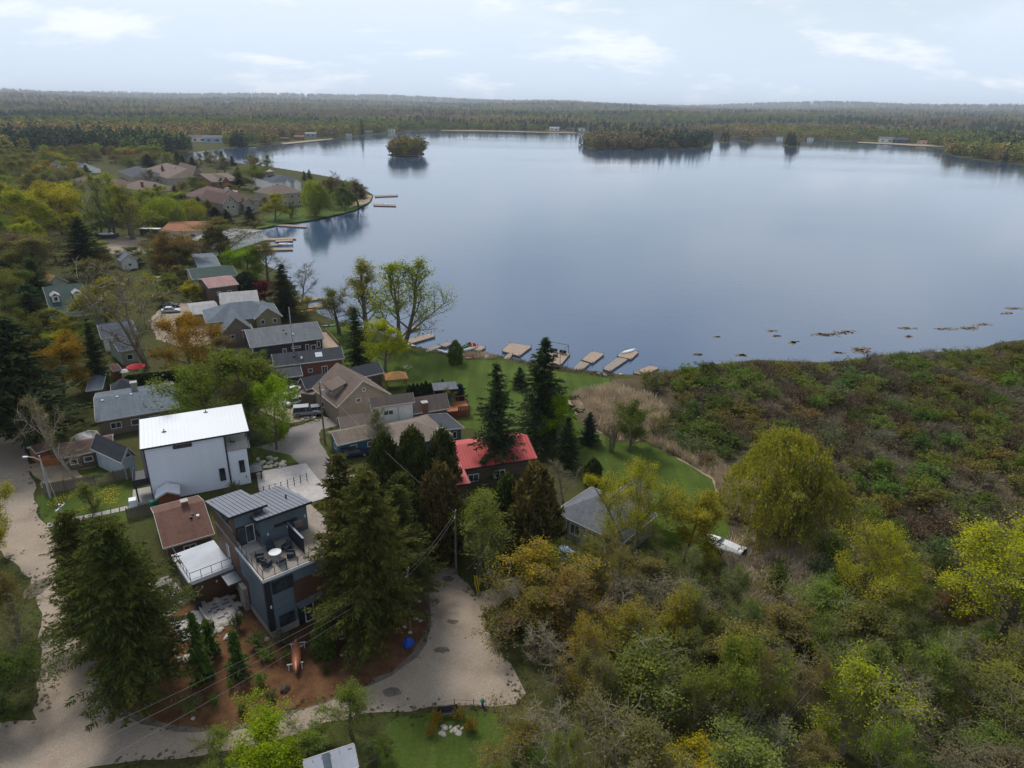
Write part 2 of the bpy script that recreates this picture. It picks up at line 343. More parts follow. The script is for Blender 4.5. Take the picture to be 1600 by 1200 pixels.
m, n, l, b = newmat('ground_mat')
geo = n.new('ShaderNodeNewGeometry'); pos = geo.outputs['Position']
big = noise_node(n, l, 0.02, 5, 0.6, pos); mid_ = noise_node(n, l, 0.25, 5, 0.65, pos); fin = noise_node(n, l, 2.5, 3, 0.7, pos)
c1 = crampn(n, l, mid_, [(0.3, (0.045, 0.06, 0.015)), (0.5, (0.06, 0.068, 0.022)), (0.7, (0.06, 0.09, 0.018))])
c2 = crampn(n, l, big, [(0.35, (0.055, 0.06, 0.02)), (0.65, (0.075, 0.055, 0.03))])
c3 = mixc(n, l, 0.45, c1, c2); c4 = mixc(n, l, 0.6, c3, crampn(n, l, fin, [(0.3, (0.55,) * 3), (0.7, (1.35,) * 3)]), 'MULTIPLY')
l.new(c4, b.inputs['Base Color']); b.inputs['Roughness'].default_value = 1.0; b.inputs['Specular IOR Level'].default_value = 0.05; bumpn(n, l, b, fin, 0.6, 0.15)
gr = np_mesh('ground', V, Q, 'ground_mat'); gr.polygons.foreach_set('use_smooth', [True] * len(gr.polygons))
link('ground', gr, kind='structure')

m, n, l, b = newmat('lake_water')
geo = n.new('ShaderNodeNewGeometry'); pos = geo.outputs['Position']
w1 = noise_node(n, l, 1.5, 3, 0.6, pos, (0.55, 1, 1)); w2 = noise_node(n, l, 0.32, 3, 0.55, pos, (0.5, 1, 1)); gust = noise_node(n, l, 0.006, 5, 0.6, pos, (0.45, 1, 1))
mm = n.new('ShaderNodeMath'); mm.operation = 'ADD'; l.new(w1, mm.inputs[0]); l.new(w2, mm.inputs[1])
bp = n.new('ShaderNodeBump'); l.new(mm.outputs[0], bp.inputs['Height']); bp.inputs['Distance'].default_value = 0.11
mr = n.new('ShaderNodeMapRange'); mr.inputs['From Min'].default_value = 0.38; mr.inputs['From Max'].default_value = 0.62; mr.inputs['To Min'].default_value = 0.03; mr.inputs['To Max'].default_value = 0.30
l.new(gust, mr.inputs[0]); l.new(mr.outputs[0], bp.inputs['Strength']); l.new(bp.outputs[0], b.inputs['Normal'])
l.new(crampn(n, l, gust, [(0.3, (0.035, 0.075, 0.15)), (0.7, (0.05, 0.085, 0.145))]), b.inputs['Base Color'])
b.inputs['IOR'].default_value = 1.4; b.inputs['Roughness'].default_value = 0.06; b.inputs['Specular IOR Level'].default_value = 0.5
mbw = MB(); grow_ = []
cx = SHORE.mean(0)
for i in range(len(SHORE)):      # outline pushed out a little so that its edge lies under the banks
    a, c = SHORE[i - 1], SHORE[(i + 1) % len(SHORE)]; t = c - a; nn = np.array([t[1], -t[0]]); nn /= np.linalg.norm(nn) + 1e-9
    q = SHORE[i] + nn * 1.0
    if in_poly(q[None], SHORE)[0]: q = SHORE[i] - nn * 1.0
    dd = SHORE[i] - q; q = SHORE[i] - dd / (np.linalg.norm(dd) + 1e-9) * min(6.0, 0.7 + 0.004 * np.linalg.norm(SHORE[i])); grow_.append((q[0], q[1], WATER_Z))
mbw.add(grow_, [tuple(range(len(grow_)))])
lake = mbw.build('lake', 'lake_water', kind='structure')
import bmesh
_b = bmesh.new(); _b.from_mesh(lake.data); bmesh.ops.triangulate(_b, faces=_b.faces[:])
for f_ in _b.faces:
    if f_.normal.z < 0: f_.normal_flip()
_b.to_mesh(lake.data); _b.free()

# ------------------------------------------------------------------ sheets on the ground
LEVEL = {}
def sheet(name, px, z, mat, jit=0.25, step=1.2, world=False, label=None, cat=None):
    """a flat polygon with a slightly ragged edge"""
    P = np.array(px, float) if world else W2(px)
    rg = random.Random(hash(name) % 1000 if False else len(px) * 31 + int(abs(P[0][0]) * 10)); pts = []
    for i in range(len(P)):
        a, c = P[i], P[(i + 1) % len(P)]; L_ = np.linalg.norm(c - a); k = max(1, int(L_ / step)); nn = np.array([c[1] - a[1], a[0] - c[0]]) / (L_ + 1e-9)
        for j in range(k):
            q = a + (c - a) * j / k + nn * rg.uniform(-jit, jit); pts.append((q[0], q[1], z))
    bm_ = bmesh.new(); f_ = bm_.faces.new([bm_.verts.new(q) for q in pts]); bmesh.ops.triangulate(bm_, faces=[f_])
    for g in bm_.faces:
        if g.normal.z < 0: g.normal_flip()
    me = bpy.data.meshes.new(name); bm_.to_mesh(me); bm_.free(); me.materials.append(M[mat])
    return link(name, me, kind='structure')
def soil(name, stops, s1, s2, bump=0.4, stripes=None):
    m, n, l, b = newmat(name); geo = n.new('ShaderNodeNewGeometry'); pos = geo.outputs['Position']
    a = noise_node(n, l, s1, 6, 0.62, pos); f_ = noise_node(n, l, s2, 3, 0.7, pos)
    c = crampn(n, l, a, stops); c = mixc(n, l, 0.55, c, crampn(n, l, f_, [(0.3, (0.6,) * 3), (0.7, (1.3,) * 3)]), 'MULTIPLY')
    if stripes:
        st = noise_node(n, l, stripes[0], 2, 0.5, pos, stripes[1]); c = mixc(n, l, 0.4, c, crampn(n, l, st, [(0.42, (0.75,) * 3), (0.58, (1.25,) * 3)]), 'MULTIPLY')
    l.new(c, b.inputs['Base Color']); b.inputs['Roughness'].default_value = 1.0; b.inputs['Specular IOR Level'].default_value = 0.08; bumpn(n, l, b, f_, bump, 0.05)
soil('gravel_mat', [(0.25, (0.21, 0.17, 0.13)), (0.45, (0.29, 0.235, 0.18)), (0.75, (0.34, 0.285, 0.225))], 0.25, 7)
soil('asphalt_mat', [(0.3, (0.20, 0.18, 0.165)), (0.7, (0.255, 0.235, 0.22))], 0.3, 8, 0.2)
soil('mulch_mat', [(0.3, (0.07, 0.035, 0.018)), (0.5, (0.12, 0.06, 0.03)), (0.7, (0.16, 0.088, 0.045))], 0.6, 6, 0.9)
soil('lawn_mat', [(0.25, (0.05, 0.07, 0.014)), (0.5, (0.062, 0.095, 0.017)), (0.68, (0.085, 0.11, 0.024)), (0.8, (0.13, 0.125, 0.045))], 0.12, 3, 0.5, stripes=(0.5, (1.4, 0.12, 1)))
soil('rough_grass_mat', [(0.28, (0.04, 0.04, 0.012)), (0.5, (0.055, 0.07, 0.014)), (0.75, (0.11, 0.09, 0.04))], 0.3, 4, 0.7)
soil('marsh_mat', [(0.28, (0.04, 0.034, 0.02)), (0.5, (0.09, 0.07, 0.042)), (0.75, (0.15, 0.12, 0.07))], 0.16, 3, 0.9)
soil('puddle_edge_mat', [(0.3, (0.10, 0.085, 0.07)), (0.7, (0.19, 0.16, 0.13))], 0.9, 6, 0.3)
soil('sand_mat', [(0.3, (0.26, 0.2, 0.13)), (0.7, (0.36, 0.3, 0.21))], 0.5, 4, 0.3)

MARSH = [(958, 594), (1000, 592), (1040, 588), (1100, 577), (1180, 568), (1280, 572), (1330, 569), (1400, 557), (1480, 554), (1530, 551), (1560, 540), (1640, 535), (1760, 527), (2000, 570), (2000, 900), (1700, 1000), (1400, 960), (1230, 900), (1140, 840), (1128, 790), (1112, 748), (1060, 716), (1010, 692), (960, 690), (905, 660), (885, 622), (905, 614), (950, 606)]
sheet('marsh', MARSH, 0.02, 'marsh_mat', 0.8, 3)
LAWN = [(600, 566), (628, 549), (660, 549), (700, 556), (740, 556), (780, 562), (815, 571), (850, 578), (900, 585), (950, 591), (955, 604), (905, 614), (885, 622), (905, 660), (960, 690), (1010, 692), (1060, 716), (1112, 748), (1128, 790), (1140, 840), (1100, 862), (1000, 810), (930, 760), (880, 712), (820, 690), (725, 668), (702, 620), (640, 616), (612, 606), (596, 590)]
sheet('lakeside_lawn', LAWN, 0.03, 'lawn_mat', 0.3, 2)
sheet('lakeside_lawn', [(500, 530), (520, 505), (560, 518), (600, 530), (610, 570), (560, 590), (530, 560)], 0.026, 'lawn_mat', 0.3, 2)
sheet('gravel_lane', [(-160, 560), (-30, 610), (10, 636), (25, 665), (38, 700), (52, 755), (58, 800), (75, 830), (106, 855), (110, 900), (130, 945), (140, 985), (148, 1030), (165, 1075), (192, 1116), (172, 1152), (60, 1148), (54, 1110), (64, 1050), (60, 1000), (64, 960), (46, 905), (10, 870), (-60, 820), (-200, 700)], 0.030, 'gravel_mat', 0.3, 1.5)
sheet('gravel_road', [(-60, 1142), (60, 1122), (150, 1116), (200, 1119), (250, 1137), (330, 1146), (400, 1136), (470, 1110), (545, 1084), (610, 1054), (650, 1026), (674, 985), (672, 940), (656, 890), (636, 850), (600, 815), (560, 775), (520, 735), (560, 735), (610, 780), (660, 822), (690, 862), (716, 900), (745, 930), (790, 908), (850, 885), (900, 880), (880, 905), (830, 920), (790, 936), (768, 962), (778, 1000), (795, 1040), (818, 1082), (806, 1098), (730, 1104), (640, 1110), (570, 1116), (480, 1140), (400, 1168), (310, 1184), (180, 1192), (100, 1210), (-60, 1260)], 0.040, 'gravel_mat', 0.3, 1.5)
sheet('paved_road', [(400, 700), (436, 690), (455, 668), (498, 656), (538, 648), (550, 656), (520, 668), (500, 672), (500, 690), (516, 716), (545, 742), (580, 780), (540, 790), (505, 762), (478, 738), (455, 712)], 0.048, 'asphalt_mat', 0.15, 1.5)
sheet('paver_driveway', [(400, 738), (478, 724), (500, 752), (520, 775), (470, 790), (405, 768)], 0.056, 'paver', 0.03, 3)
sheet('mulch_bed', [(146, 985), (152, 1030), (170, 1080), (196, 1114), (250, 1133), (330, 1142), (400, 1131), (470, 1105), (545, 1080), (610, 1050), (648, 1022), (670, 985), (668, 940), (640, 895), (600, 860), (520, 830), (470, 800), (440, 790), (400, 860), (300, 900), (262, 930), (210, 960)], 0.024, 'mulch_mat', 0.35, 1.2)
_mb = W2([(146, 985), (152, 1030), (170, 1080), (196, 1114), (250, 1133), (330, 1142), (400, 1131), (470, 1105), (545, 1080), (610, 1050), (648, 1022), (670, 985), (668, 940), (640, 895), (520, 900), (300, 930)]); _mc = _mb.mean(0)
sheet('gravel_shoulder', [tuple(_mc + (q - _mc) * 1.07) for q in _mb], 0.020, 'puddle_edge_mat', 0.3, 0.8, True)
sheet('side_drive', [(108, 955), (135, 948), (180, 925), (262, 900), (300, 935), (262, 965), (200, 985), (150, 1000), (128, 985)], 0.034, 'asphalt_mat', 0.2, 1.5)
sheet('garden_lawn', [(56, 776), (120, 764), (205, 748), (214, 786), (150, 800), (72, 818), (62, 800)], 0.036, 'lawn_mat', 0.2, 1.2)
sheet('verge', [(76, 826), (150, 806), (215, 793), (216, 812), (150, 828), (104, 848), (84, 846)], 0.036, 'lawn_mat', 0.2, 1.2)
sheet('yard', [(40, 728), (90, 716), (150, 728), (205, 738), (200, 746), (120, 762), (72, 770), (62, 752)], 0.028, 'sand_mat', 0.3, 1.2)
sheet('garden_lawn', [(120, 735), (190, 722), (205, 732), (140, 752)], 0.034, 'lawn_mat', 0.3, 1.2)
sheet('bottom_lawn', [(610, 1125), (680, 1112), (760, 1112), (830, 1130), (900, 1180), (900, 1260), (600, 1260), (590, 1170)], 0.030, 'lawn_mat', 0.3, 1.2)
sheet('verge', [(690, 840), (760, 860), (800, 895), (745, 924), (722, 900), (700, 872)], 0.030, 'rough_grass_mat', 0.3, 1.2)
sheet('verge', [(392, 700), (430, 690), (450, 705), (470, 722), (398, 735)], 0.030, 'lawn_mat', 0.3, 1.2)
sheet('verge', [(498, 676), (516, 672), (530, 700), (545, 716), (560, 740), (540, 740), (514, 712), (500, 690)], 0.060, 'rough_grass_mat', 0.2, 1)
sheet('parking_court', [(405, 640), (440, 600), (420, 585), (445, 570), (480, 600), (505, 640), (490, 655), (450, 662)], 0.030, 'gravel_mat', 0.3, 1.5)
sheet('paved_court', [(245, 530), (232, 500), (255, 480), (300, 470), (330, 520), (380, 545), (420, 545), (430, 560), (395, 566), (340, 545), (290, 545)], 0.030, 'gravel_mat', 0.3, 1.5)
sheet('garden_lawn', [(212, 606), (250, 590), (320, 600), (330, 620), (290, 640), (225, 612)], 0.030, 'lawn_mat', 0.3, 1.5)
sheet('boat_yard', [(140, 380), (180, 368), (250, 370), (250, 395), (180, 398)], 0.030, 'gravel_mat', 0.5, 3)
sheet('point_lawn', [(400, 358), (440, 350), (480, 345), (520, 337), (555, 328), (576, 317), (540, 312), (480, 320), (430, 332), (396, 345)], 0.03, 'lawn_mat', 0.4, 4)
sheet('point_lawn', [(300, 318), (345, 312), (352, 302), (330, 296), (300, 303)], 0.03, 'lawn_mat', 0.4, 4)
sheet('point_drive', [(318, 325), (350, 312), (352, 303), (330, 296), (352, 292), (372, 298), (360, 316), (330, 326)], 0.036, 'paver', 0.3, 4)
sheet('sand_spit', [(545, 325), (575, 317), (583, 306), (572, 304), (560, 312)], 0.04, 'sand_mat', 0.5, 4)
# walk of separate slabs beside the garden lawn
wk = root('garden_walk', 'pale slab walk running across the grass to the white house', 'path', (0, 0, 0)); wk['kind'] = 'structure'
A, B = at(73, 822)[:2], at(214, 791)[:2]; D_ = (B - A) / np.linalg.norm(B - A); L_ = np.linalg.norm(B - A); k = int(L_ / 0.95); hd = math.atan2(D_[1], D_[0])
sl = MB().box(-0.45, 0.45, -0.55, 0.55, 0, 0.05).mesh('slab', 'concrete')
for i in range(k):
    q = A + D_ * (i + 0.5) * L_ / k; link('slab', sl, wk, loc=(q[0], q[1], 0.035 + rnd.uniform(0, 0.012)), rz=hd + rnd.uniform(-0.03, 0.03))
# wet hollows and patches in the gravel
for x, y, a, b_ in ((58, 920, 1.1, 1.9), (700, 905, 0.7, 0.5), (708, 972, 0.6, 0.35), (690, 1016, 0.8, 0.4), (612, 1082, 0.9, 0.5), (75, 1048, 1.8, 0.3)):
    c = at(x, y); sheet('road_patch', [(c[0] + a * math.cos(t), c[1] + b_ * math.sin(t)) for t in np.linspace(0, 2 * math.pi, 14, endpoint=False)], 0.052, 'puddle_edge_mat', 0.12, 0.3, True)
# ------------------------------------------------------------------ plants: a library of trunks and crowns
def rot_to(d): return d / (np.linalg.norm(d) + 1e-9)
class Grow:
    def __init__(s, seed): s.r = np.random.RandomState(seed); s.mb = MB(); s.leaf = []
    def branch(s, p, d, L, r0, r1, seg, bend, wob, n):
        pts = [np.array(p, float)]; d = rot_to(np.array(d, float))
        for i in range(seg):
            d = rot_to(d + np.array([0, 0, bend]) / seg + s.r.normal(0, wob, 3)); pts.append(pts[-1] + d * (L / seg))
        s.mb.tube(pts, list(np.linspace(r0, r1, seg + 1)), n, cap=False); return pts
def leaf_mesh(name, C, size, mat='leaves', aspect=1.0, up=0.5, r=None, direc=None):
    """one small four-sided leaf (or leaf spray) at each centre"""
    k = len(C); r = r or np.random.RandomState(1); nrm = r.normal(0, 1, (k, 3)); nrm[:, 2] = np.abs(nrm[:, 2]) + up; nrm /= np.linalg.norm(nrm, axis=1)[:, None]
    t = r.normal(0, 1, (k, 3)) if direc is None else direc + r.normal(0, 0.15, (k, 3)); t -= (t * nrm).sum(1)[:, None] * nrm; t /= np.linalg.norm(t, axis=1)[:, None] + 1e-9; bt = np.cross(nrm, t)
    s = size * r.uniform(0.6, 1.4, (k, 1)); a = t * s * aspect * 0.5; b_ = bt * s * 0.5
    V = np.stack([C - a, C + b_ * 0.8 + a * 0.1, C + a, C - b_ * 0.8 - a * 0.1], 1).reshape(-1, 3); return np_mesh(name, V, np.arange(4 * k).reshape(-1, 4), mat)
def deciduous(seed, H=10.0, W=8.0, trunk=0.2, n1=9, n2=6, n3=5, elev=0.7, bend=0.5, leaves=6000, size=0.24, bark='bark_grey', twig=True, spread=0.30, forks=1, low=0.95, top=0.9):
    g = Grow(seed); r = g.r; tips = []
    stems = []
    for f_ in range(forks):
        d = np.array([r.normal(0, 0.25), r.normal(0, 0.25), 1]) if forks > 1 else np.array([r.normal(0, 0.04), r.normal(0, 0.04), 1])
        stems.append(g.branch((r.normal(0, 0.1) * (forks > 1), r.normal(0, 0.1) * (forks > 1), -0.15), d, H * top, H * 0.024 / math.sqrt(forks), H * 0.003, 9, 0.25, 0.05, 6))
    for st in stems:
        for i in range(n1 // forks + (forks > 1)):
            t = trunk + (0.97 - trunk) * (i + r.uniform(0, 0.9)) / (n1 // forks + (forks > 1)); q = t * 9; k = min(8, int(q)); p = st[k] + (st[k + 1] - st[k]) * (q - k)
            az = i * 2.4 + r.normal(0, 0.4); el = elev + (t - 0.4) * 0.7 + r.normal(0, 0.12)
            prof = low * (1 - t) ** 0.55 * (0.75 + 0.5 * min(1, t / 0.4)) + 0.12
            L1 = W * 0.56 * prof * r.uniform(0.62, 1.25) * (1 + 0.18 * math.sin(az * 2 + seed))
            b1 = g.branch(p, (math.cos(az) * math.cos(el), math.sin(az) * math.cos(el), math.sin(el)), L1, H * 0.011 * (1.05 - t), H * 0.0022, 6, bend, 0.10, 4)
            for j in range(n2):
                u = 0.25 + 0.75 * (j + r.uniform(0, 1)) / n2; k = min(5, int(u * 6)); p2 = b1[k] + (b1[k + 1] - b1[k]) * (u * 6 - k); d1 = rot_to(b1[k + 1] - b1[k])
                d2 = rot_to(d1 * 0.7 + r.normal(0, 0.6, 3)); L2 = L1 * 0.48 * (1.15 - 0.5 * u) * r.uniform(0.7, 1.2)
                b2 = g.branch(p2, d2, L2, H * 0.0036, H * 0.0012, 3, bend * 0.6, 0.14, 3); tips += b2[1:]
                for m_ in range(n3):
                    u2 = r.uniform(0.2, 1) * 3; k2 = min(2, int(u2)); p3 = b2[k2] + (b2[k2 + 1] - b2[k2]) * (u2 - k2)
                    d3 = rot_to(rot_to(b2[k2 + 1] - b2[k2]) * 0.5 + r.normal(0, 0.6, 3)); L3 = L2 * r.uniform(0.35, 0.75)
                    if twig: b3 = g.branch(p3, d3, L3, H * 0.0015, H * 0.0008, 2, bend * 0.5, 0.1, 3)
                    else: b3 = [p3, p3 + d3 * L3 * 0.5, p3 + d3 * L3]
                    tips += b3[1:]
    tk = g.mb.mesh('trunk', bark); tips = np.array(tips)
    if leaves == 0: return tk, None
    C = tips[r.randint(0, len(tips), leaves)] + r.normal(0, spread, (leaves, 3)); C[:, 2] = np.maximum(C[:, 2], 0.25)
    return tk, leaf_mesh('crown', C, size, r=r)
def conifer(seed, H=12.0, W=6.0, levels=34, per=8, droop=-0.35, base=0.08, power=0.85, size=0.42, dens=1.0, bark='bark_brown', gap=0.0, irr=0.0, asp=1.9):
    g = Grow(seed); r = g.r; g.branch((0, 0, -0.15), (0, 0, 1), H, H * 0.016, 0.02, 8, 0, 0.008, 6); C = []; Dr = []
    for i in range(levels):
        t = base + (1 - base) * (i + r.uniform(-0.2, 0.2)) / levels; t = min(max(t, base), 0.99); R_ = W * 0.5 * (1 - t) ** power * r.uniform(0.72, 1.12) + 0.12
        for j in range(per):
            if r.rand() < gap: continue
            az = r.uniform(0, 2 * math.pi); L = R_ * r.uniform(0.55, 1.15) * (1 + irr * math.sin(az * 2 + t * 7 + seed) + irr * 0.8 * math.sin(az * 3 - t * 19)); d0 = np.array([math.cos(az), math.sin(az), 0])
            el = 0.45 * t - 0.12; nb = max(3, int(L / 0.22 * dens)); pts = []
            for k in range(nb + 1):
                u = k / nb; pts.append(np.array([0, 0, t * H]) + d0 * (L * u) + np.array([0, 0, L * (el * u + droop * u * u + 0.25 * u ** 3)]))
            if L > 0.8 and r.rand() < 0.6: g.mb.tube([pts[0], pts[nb // 2], pts[-1]], [H * 0.0035, H * 0.002, 0.008], 3, cap=False)
            sd = np.array([-d0[1], d0[0], 0])
            for k in range(1, nb + 1):
                wd = 0.30 * L * (1 - k / nb) * 0.9 + 0.12
                for q in (-1, 1, 0):
                    if q == 0 and r.rand() < 0.5: continue
                    C.append(pts[k] + sd * (q * wd * r.uniform(0.2, 1)) + r.normal(0, 0.06, 3) + np.array([0, 0, -0.1 * abs(q) * wd])); Dr.append(d0 * 0.8 + sd * q * 0.8 + np.array([0, 0, -0.35]))
    return g.mb.mesh('trunk', bark), leaf_mesh('crown', np.array(C), size, 'needles', asp, 0.9, r, np.array(Dr))
def cedar(seed, H=6.0, W=3.6, k=9000, size=0.2, belly=0.32, mat='needles'):
    g = Grow(seed); r = g.r; g.branch((0, 0, -0.15), (0, 0, 1), H * 0.9, H * 0.02, 0.02, 5, 0, 0.01, 6)
    t = r.beta(1.15, 1.35, k); az = r.uniform(0, 2 * math.pi, k); lump = 1 + 0.16 * np.sin(az * 3 + t * 9 + seed) + 0.13 * np.sin(az * 5 - t * 17) + 0.1 * np.sin(az * 9 + t * 31)
    pr = np.where(t < belly, 0.8 + 0.2 * (t / belly), np.cos((t - belly) / (1 - belly) * math.pi / 2) ** 0.55); R_ = W / 2 * pr * lump * np.sqrt(r.uniform(0.45, 1, k))
    C = np.stack([R_ * np.cos(az), R_ * np.sin(az), t * H * (1 + r.normal(0, 0.03, k)) + 0.05], 1); D_ = np.stack([np.cos(az) * 0.5, np.sin(az) * 0.5, np.ones(k)], 1)
    return g.mb.mesh('trunk', 'bark_brown'), leaf_mesh('crown', C, size, mat, 1.7, 0.1, r, D_)
def willow(seed, H=11.0, W=13.0, strands=1000, per=24, size=0.13):
    g = Grow(seed); r = g.r; C = []
    for f_ in range(3):
        st = g.branch((0, 0, -0.15), (r.normal(0, 0.35), r.normal(0, 0.35), 1), H * 0.78, H * 0.03, H * 0.006, 7, 0.2, 0.06, 6)
        for i in range(9):
            k = r.randint(2, 7); az = r.uniform(0, 6.28); el = r.uniform(0.35, 1.1); b1 = g.branch(st[k], (math.cos(az) * math.cos(el), math.sin(az) * math.cos(el), math.sin(el)), W * r.uniform(0.25, 0.46), H * 0.009, H * 0.002, 6, -0.2, 0.09, 4)
            for j in range(strands // 27):
                q = r.uniform(1.2, 5.99); kk = int(q); p = b1[kk] + (b1[kk + 1] - b1[kk]) * (q - kk); a2 = r.uniform(0, 6.28); o = np.array([math.cos(a2), math.sin(a2), 0]) * r.uniform(0.3, 1.5)
                L = r.uniform(1.4, 4.6); pts = [p, p + o * 0.55 + np.array([0, 0, 0.3]), p + o + np.array([0, 0, -L * 0.4]), p + o * 1.08 + np.array([0, 0, -L])]; pts = [np.array([a[0], a[1], max(0.5, a[2])]) for a in pts]
                g.mb.tube(pts, [0.02, 0.015, 0.01, 0.008], 3, cap=False)
                for m_ in range(per):
                    u = r.uniform(0.1, 1) * 3; k2 = min(2, int(u)); C.append(pts[k2] + (pts[k2 + 1] - pts[k2]) * (u - k2) + r.normal(0, 0.14, 3))
    for i in range(420):      # outer curtain of hanging shoots
        a = r.uniform(0, 6.28); s_ = math.sqrt(r.uniform(0.02, 1)); R0 = W * 0.40 * s_ * (1 + 0.12 * math.sin(a * 3 + seed) + 0.1 * math.sin(a * 5)); z0 = H * (0.98 - 0.42 * s_ ** 2.2) * r.uniform(0.9, 1.03); L = r.uniform(1.5, 4.2) * (0.5 + 0.8 * s_)
        for m_ in range(40): u = r.uniform(0, 1); C.append(np.array([math.cos(a) * (R0 + 0.5 * u), math.sin(a) * (R0 + 0.5 * u), max(0.5, z0 - L * u * u - 0.3 * u)]) + r.normal(0, 0.15, 3))
    C = np.array(C); return g.mb.mesh('trunk', 'bark_grey'), leaf_mesh('crown', C, size, 'leaves', 1.9, 0.1, r, np.tile([0, 0, -1.0], (len(C), 1)))
def shrub(seed, H=2.4, W=3.0, stems=16, leaves=1500, size=0.17, bark='bark_grey', spread=0.13, twigs=7):
    g = Grow(seed); r = g.r; tips = []
    for i in range(stems):
        az = i * 2.4 + r.normal(0, 0.3); lean = r.uniform(0.05, 1.0); d = (math.cos(az) * lean * W / H * 0.6, math.sin(az) * lean * W / H * 0.6, 1)
        L = H * r.uniform(0.75, 1.0) * (1.05 - 0.18 * lean); b1 = g.branch((math.cos(az) * 0.2, math.sin(az) * 0.2, -0.1), d, L, 0.035, 0.012, 5, 0.1, 0.10, 4)
        for j in range(twigs):
            q = r.uniform(1.5, 4.99); k = int(q); p = b1[k] + (b1[k + 1] - b1[k]) * (q - k); b2 = g.branch(p, rot_to(r.normal(0, 0.6, 3) + np.array([math.cos(az) * 0.3, math.sin(az) * 0.3, 0.6])), H * r.uniform(0.15, 0.4), 0.012, 0.006, 2, 0.2, 0.1, 3); tips += b2[1:]
    tk = g.mb.mesh('stems', bark); tips = np.array(tips); C = tips[r.randint(0, len(tips), leaves)] + r.normal(0, spread, (leaves, 3)); C[:, 2] = np.maximum(C[:, 2], 0.08)
    return tk, leaf_mesh('foliage', C, size, r=r)

LIB = {}
LIB['broad'] = [deciduous(11 + i, 10, 8.5, 0.16, 10, 7, 6, 0.55, 0.5, 17000, 0.165) for i in range(3)]                       # full, leafed out
LIB['bud'] = [deciduous(21 + i, 11, 8.0, 0.17, 12, 8, 7, 0.8, 0.6, 10500, 0.12, spread=0.22) for i in range(4)]             # opening leaves, twigs show
LIB['wood'] = [deciduous(31 + i, 12, 7.5, 0.10, 15, 8, 8, 0.9, 0.6, 11000, 0.125, spread=0.22, forks=1 + i % 3, bark='twig_pale') for i in range(4)]
LIB['big_bud'] = [deciduous(26 + i, 17, 15, 0.16, 13, 9, 8, 0.75, 0.55, 34000, 0.15, spread=0.30, forks=1 + i) for i in range(2)]             # large, opening leaves
LIB['bare'] = [deciduous(41 + i, 11, 8.5, 0.22, 11, 8, 8, 0.75, 0.45, 900, 0.14, bark='twig_pale', spread=0.15, forks=1 + i) for i in range(2)]
LIB['poplar'] = [deciduous(51 + i, 13, 7.0, 0.15, 14, 7, 5, 1.0, 0.55, 8500, 0.145, spread=0.24, forks=1 + i) for i in range(2)]
LIB['birch'] = [deciduous(63, 11, 7, 0.2, 14, 8, 8, 0.75, 0.3, 6000, 0.1, bark='bark_birch', spread=0.2, forks=2)]
LIB['spruce'] = [conifer(71 + i, 15, 7.0, 40, 9, -0.3, 0.08, 0.85, 0.17, 1.7, gap=0.22, irr=0.08, asp=3.0) for i in range(3)]
LIB['young_spruce'] = [conifer(75, 4, 2.6, 22, 8, -0.2, 0.03, 0.9, 0.16, 1.8, asp=2.8)]
LIB['pine'] = [conifer(81 + i, 14, 8.5, 34, 9, -0.30, 0.14, 0.62, 0.18, 1.8, gap=0.16, irr=0.12, asp=3.0) for i in range(2)]
LIB['hemlock'] = [conifer(85 + i, 16, 10.0, 56, 12, -0.34, 0.15, 0.46 + 0.06 * i, 0.125, 2.3, gap=0.2, irr=0.2, asp=3.4) for i in range(3)]
LIB['cedar'] = [cedar(91), cedar(92, 6, 3.2, belly=0.4), cedar(93, 6, 4.2)]
LIB['willow'] = [willow(101), willow(102, 10, 13, 900)]
LIB['shrub'] = [shrub(111), shrub(112, 2.2, 3.4, 20, 1700), shrub(113, 2.8, 2.6, 14, 1300), shrub(114, 2.0, 2.6, 18, 900, 0.13)]
LIB['twiggy'] = [shrub(121, 2.6, 3.2, 24, 420, 0.12, 'bark_brown', 0.1, 12), shrub(122, 2.2, 3.0, 22, 350, 0.12, 'twig_pale', 0.1, 12)]
DIMS = {}
for k_, v_ in LIB.items():
    DIMS[k_] = []
    for tk, cr in v_:
        co = np.zeros(len((cr or tk).vertices) * 3, np.float32); (cr or tk).vertices.foreach_get('co', co); co = co.reshape(-1, 3)
        if k_ in ('bare', 'birch'):
            co = np.zeros(len(tk.vertices) * 3, np.float32); tk.vertices.foreach_get('co', co); co = co.reshape(-1, 3)
        rr = np.hypot(co[:, 0], co[:, 1]); DIMS[k_].append((np.percentile(co[:, 2], 99.7), 2 * np.percentile(rr, 88 if k_ in ('broad','bud','wood','poplar','willow','big_bud') else 94)))
PART = {'shrub': ('stems', 'foliage'), 'twiggy': ('stems', 'foliage')}
NAMES = {'broad': 'leafy_tree', 'bud': 'budding_tree', 'big_bud': 'budding_tree', 'wood': 'woodland_tree', 'bare': 'bare_tree', 'poplar': 'poplar_tree', 'birch': 'birch_tree', 'spruce': 'spruce_tree', 'young_spruce': 'young_spruce', 'pine': 'pine_tree', 'hemlock': 'hemlock_tree', 'cedar': 'cedar_tree', 'willow': 'willow_tree', 'shrub': 'shrub', 'twiggy': 'bare_shrub'}
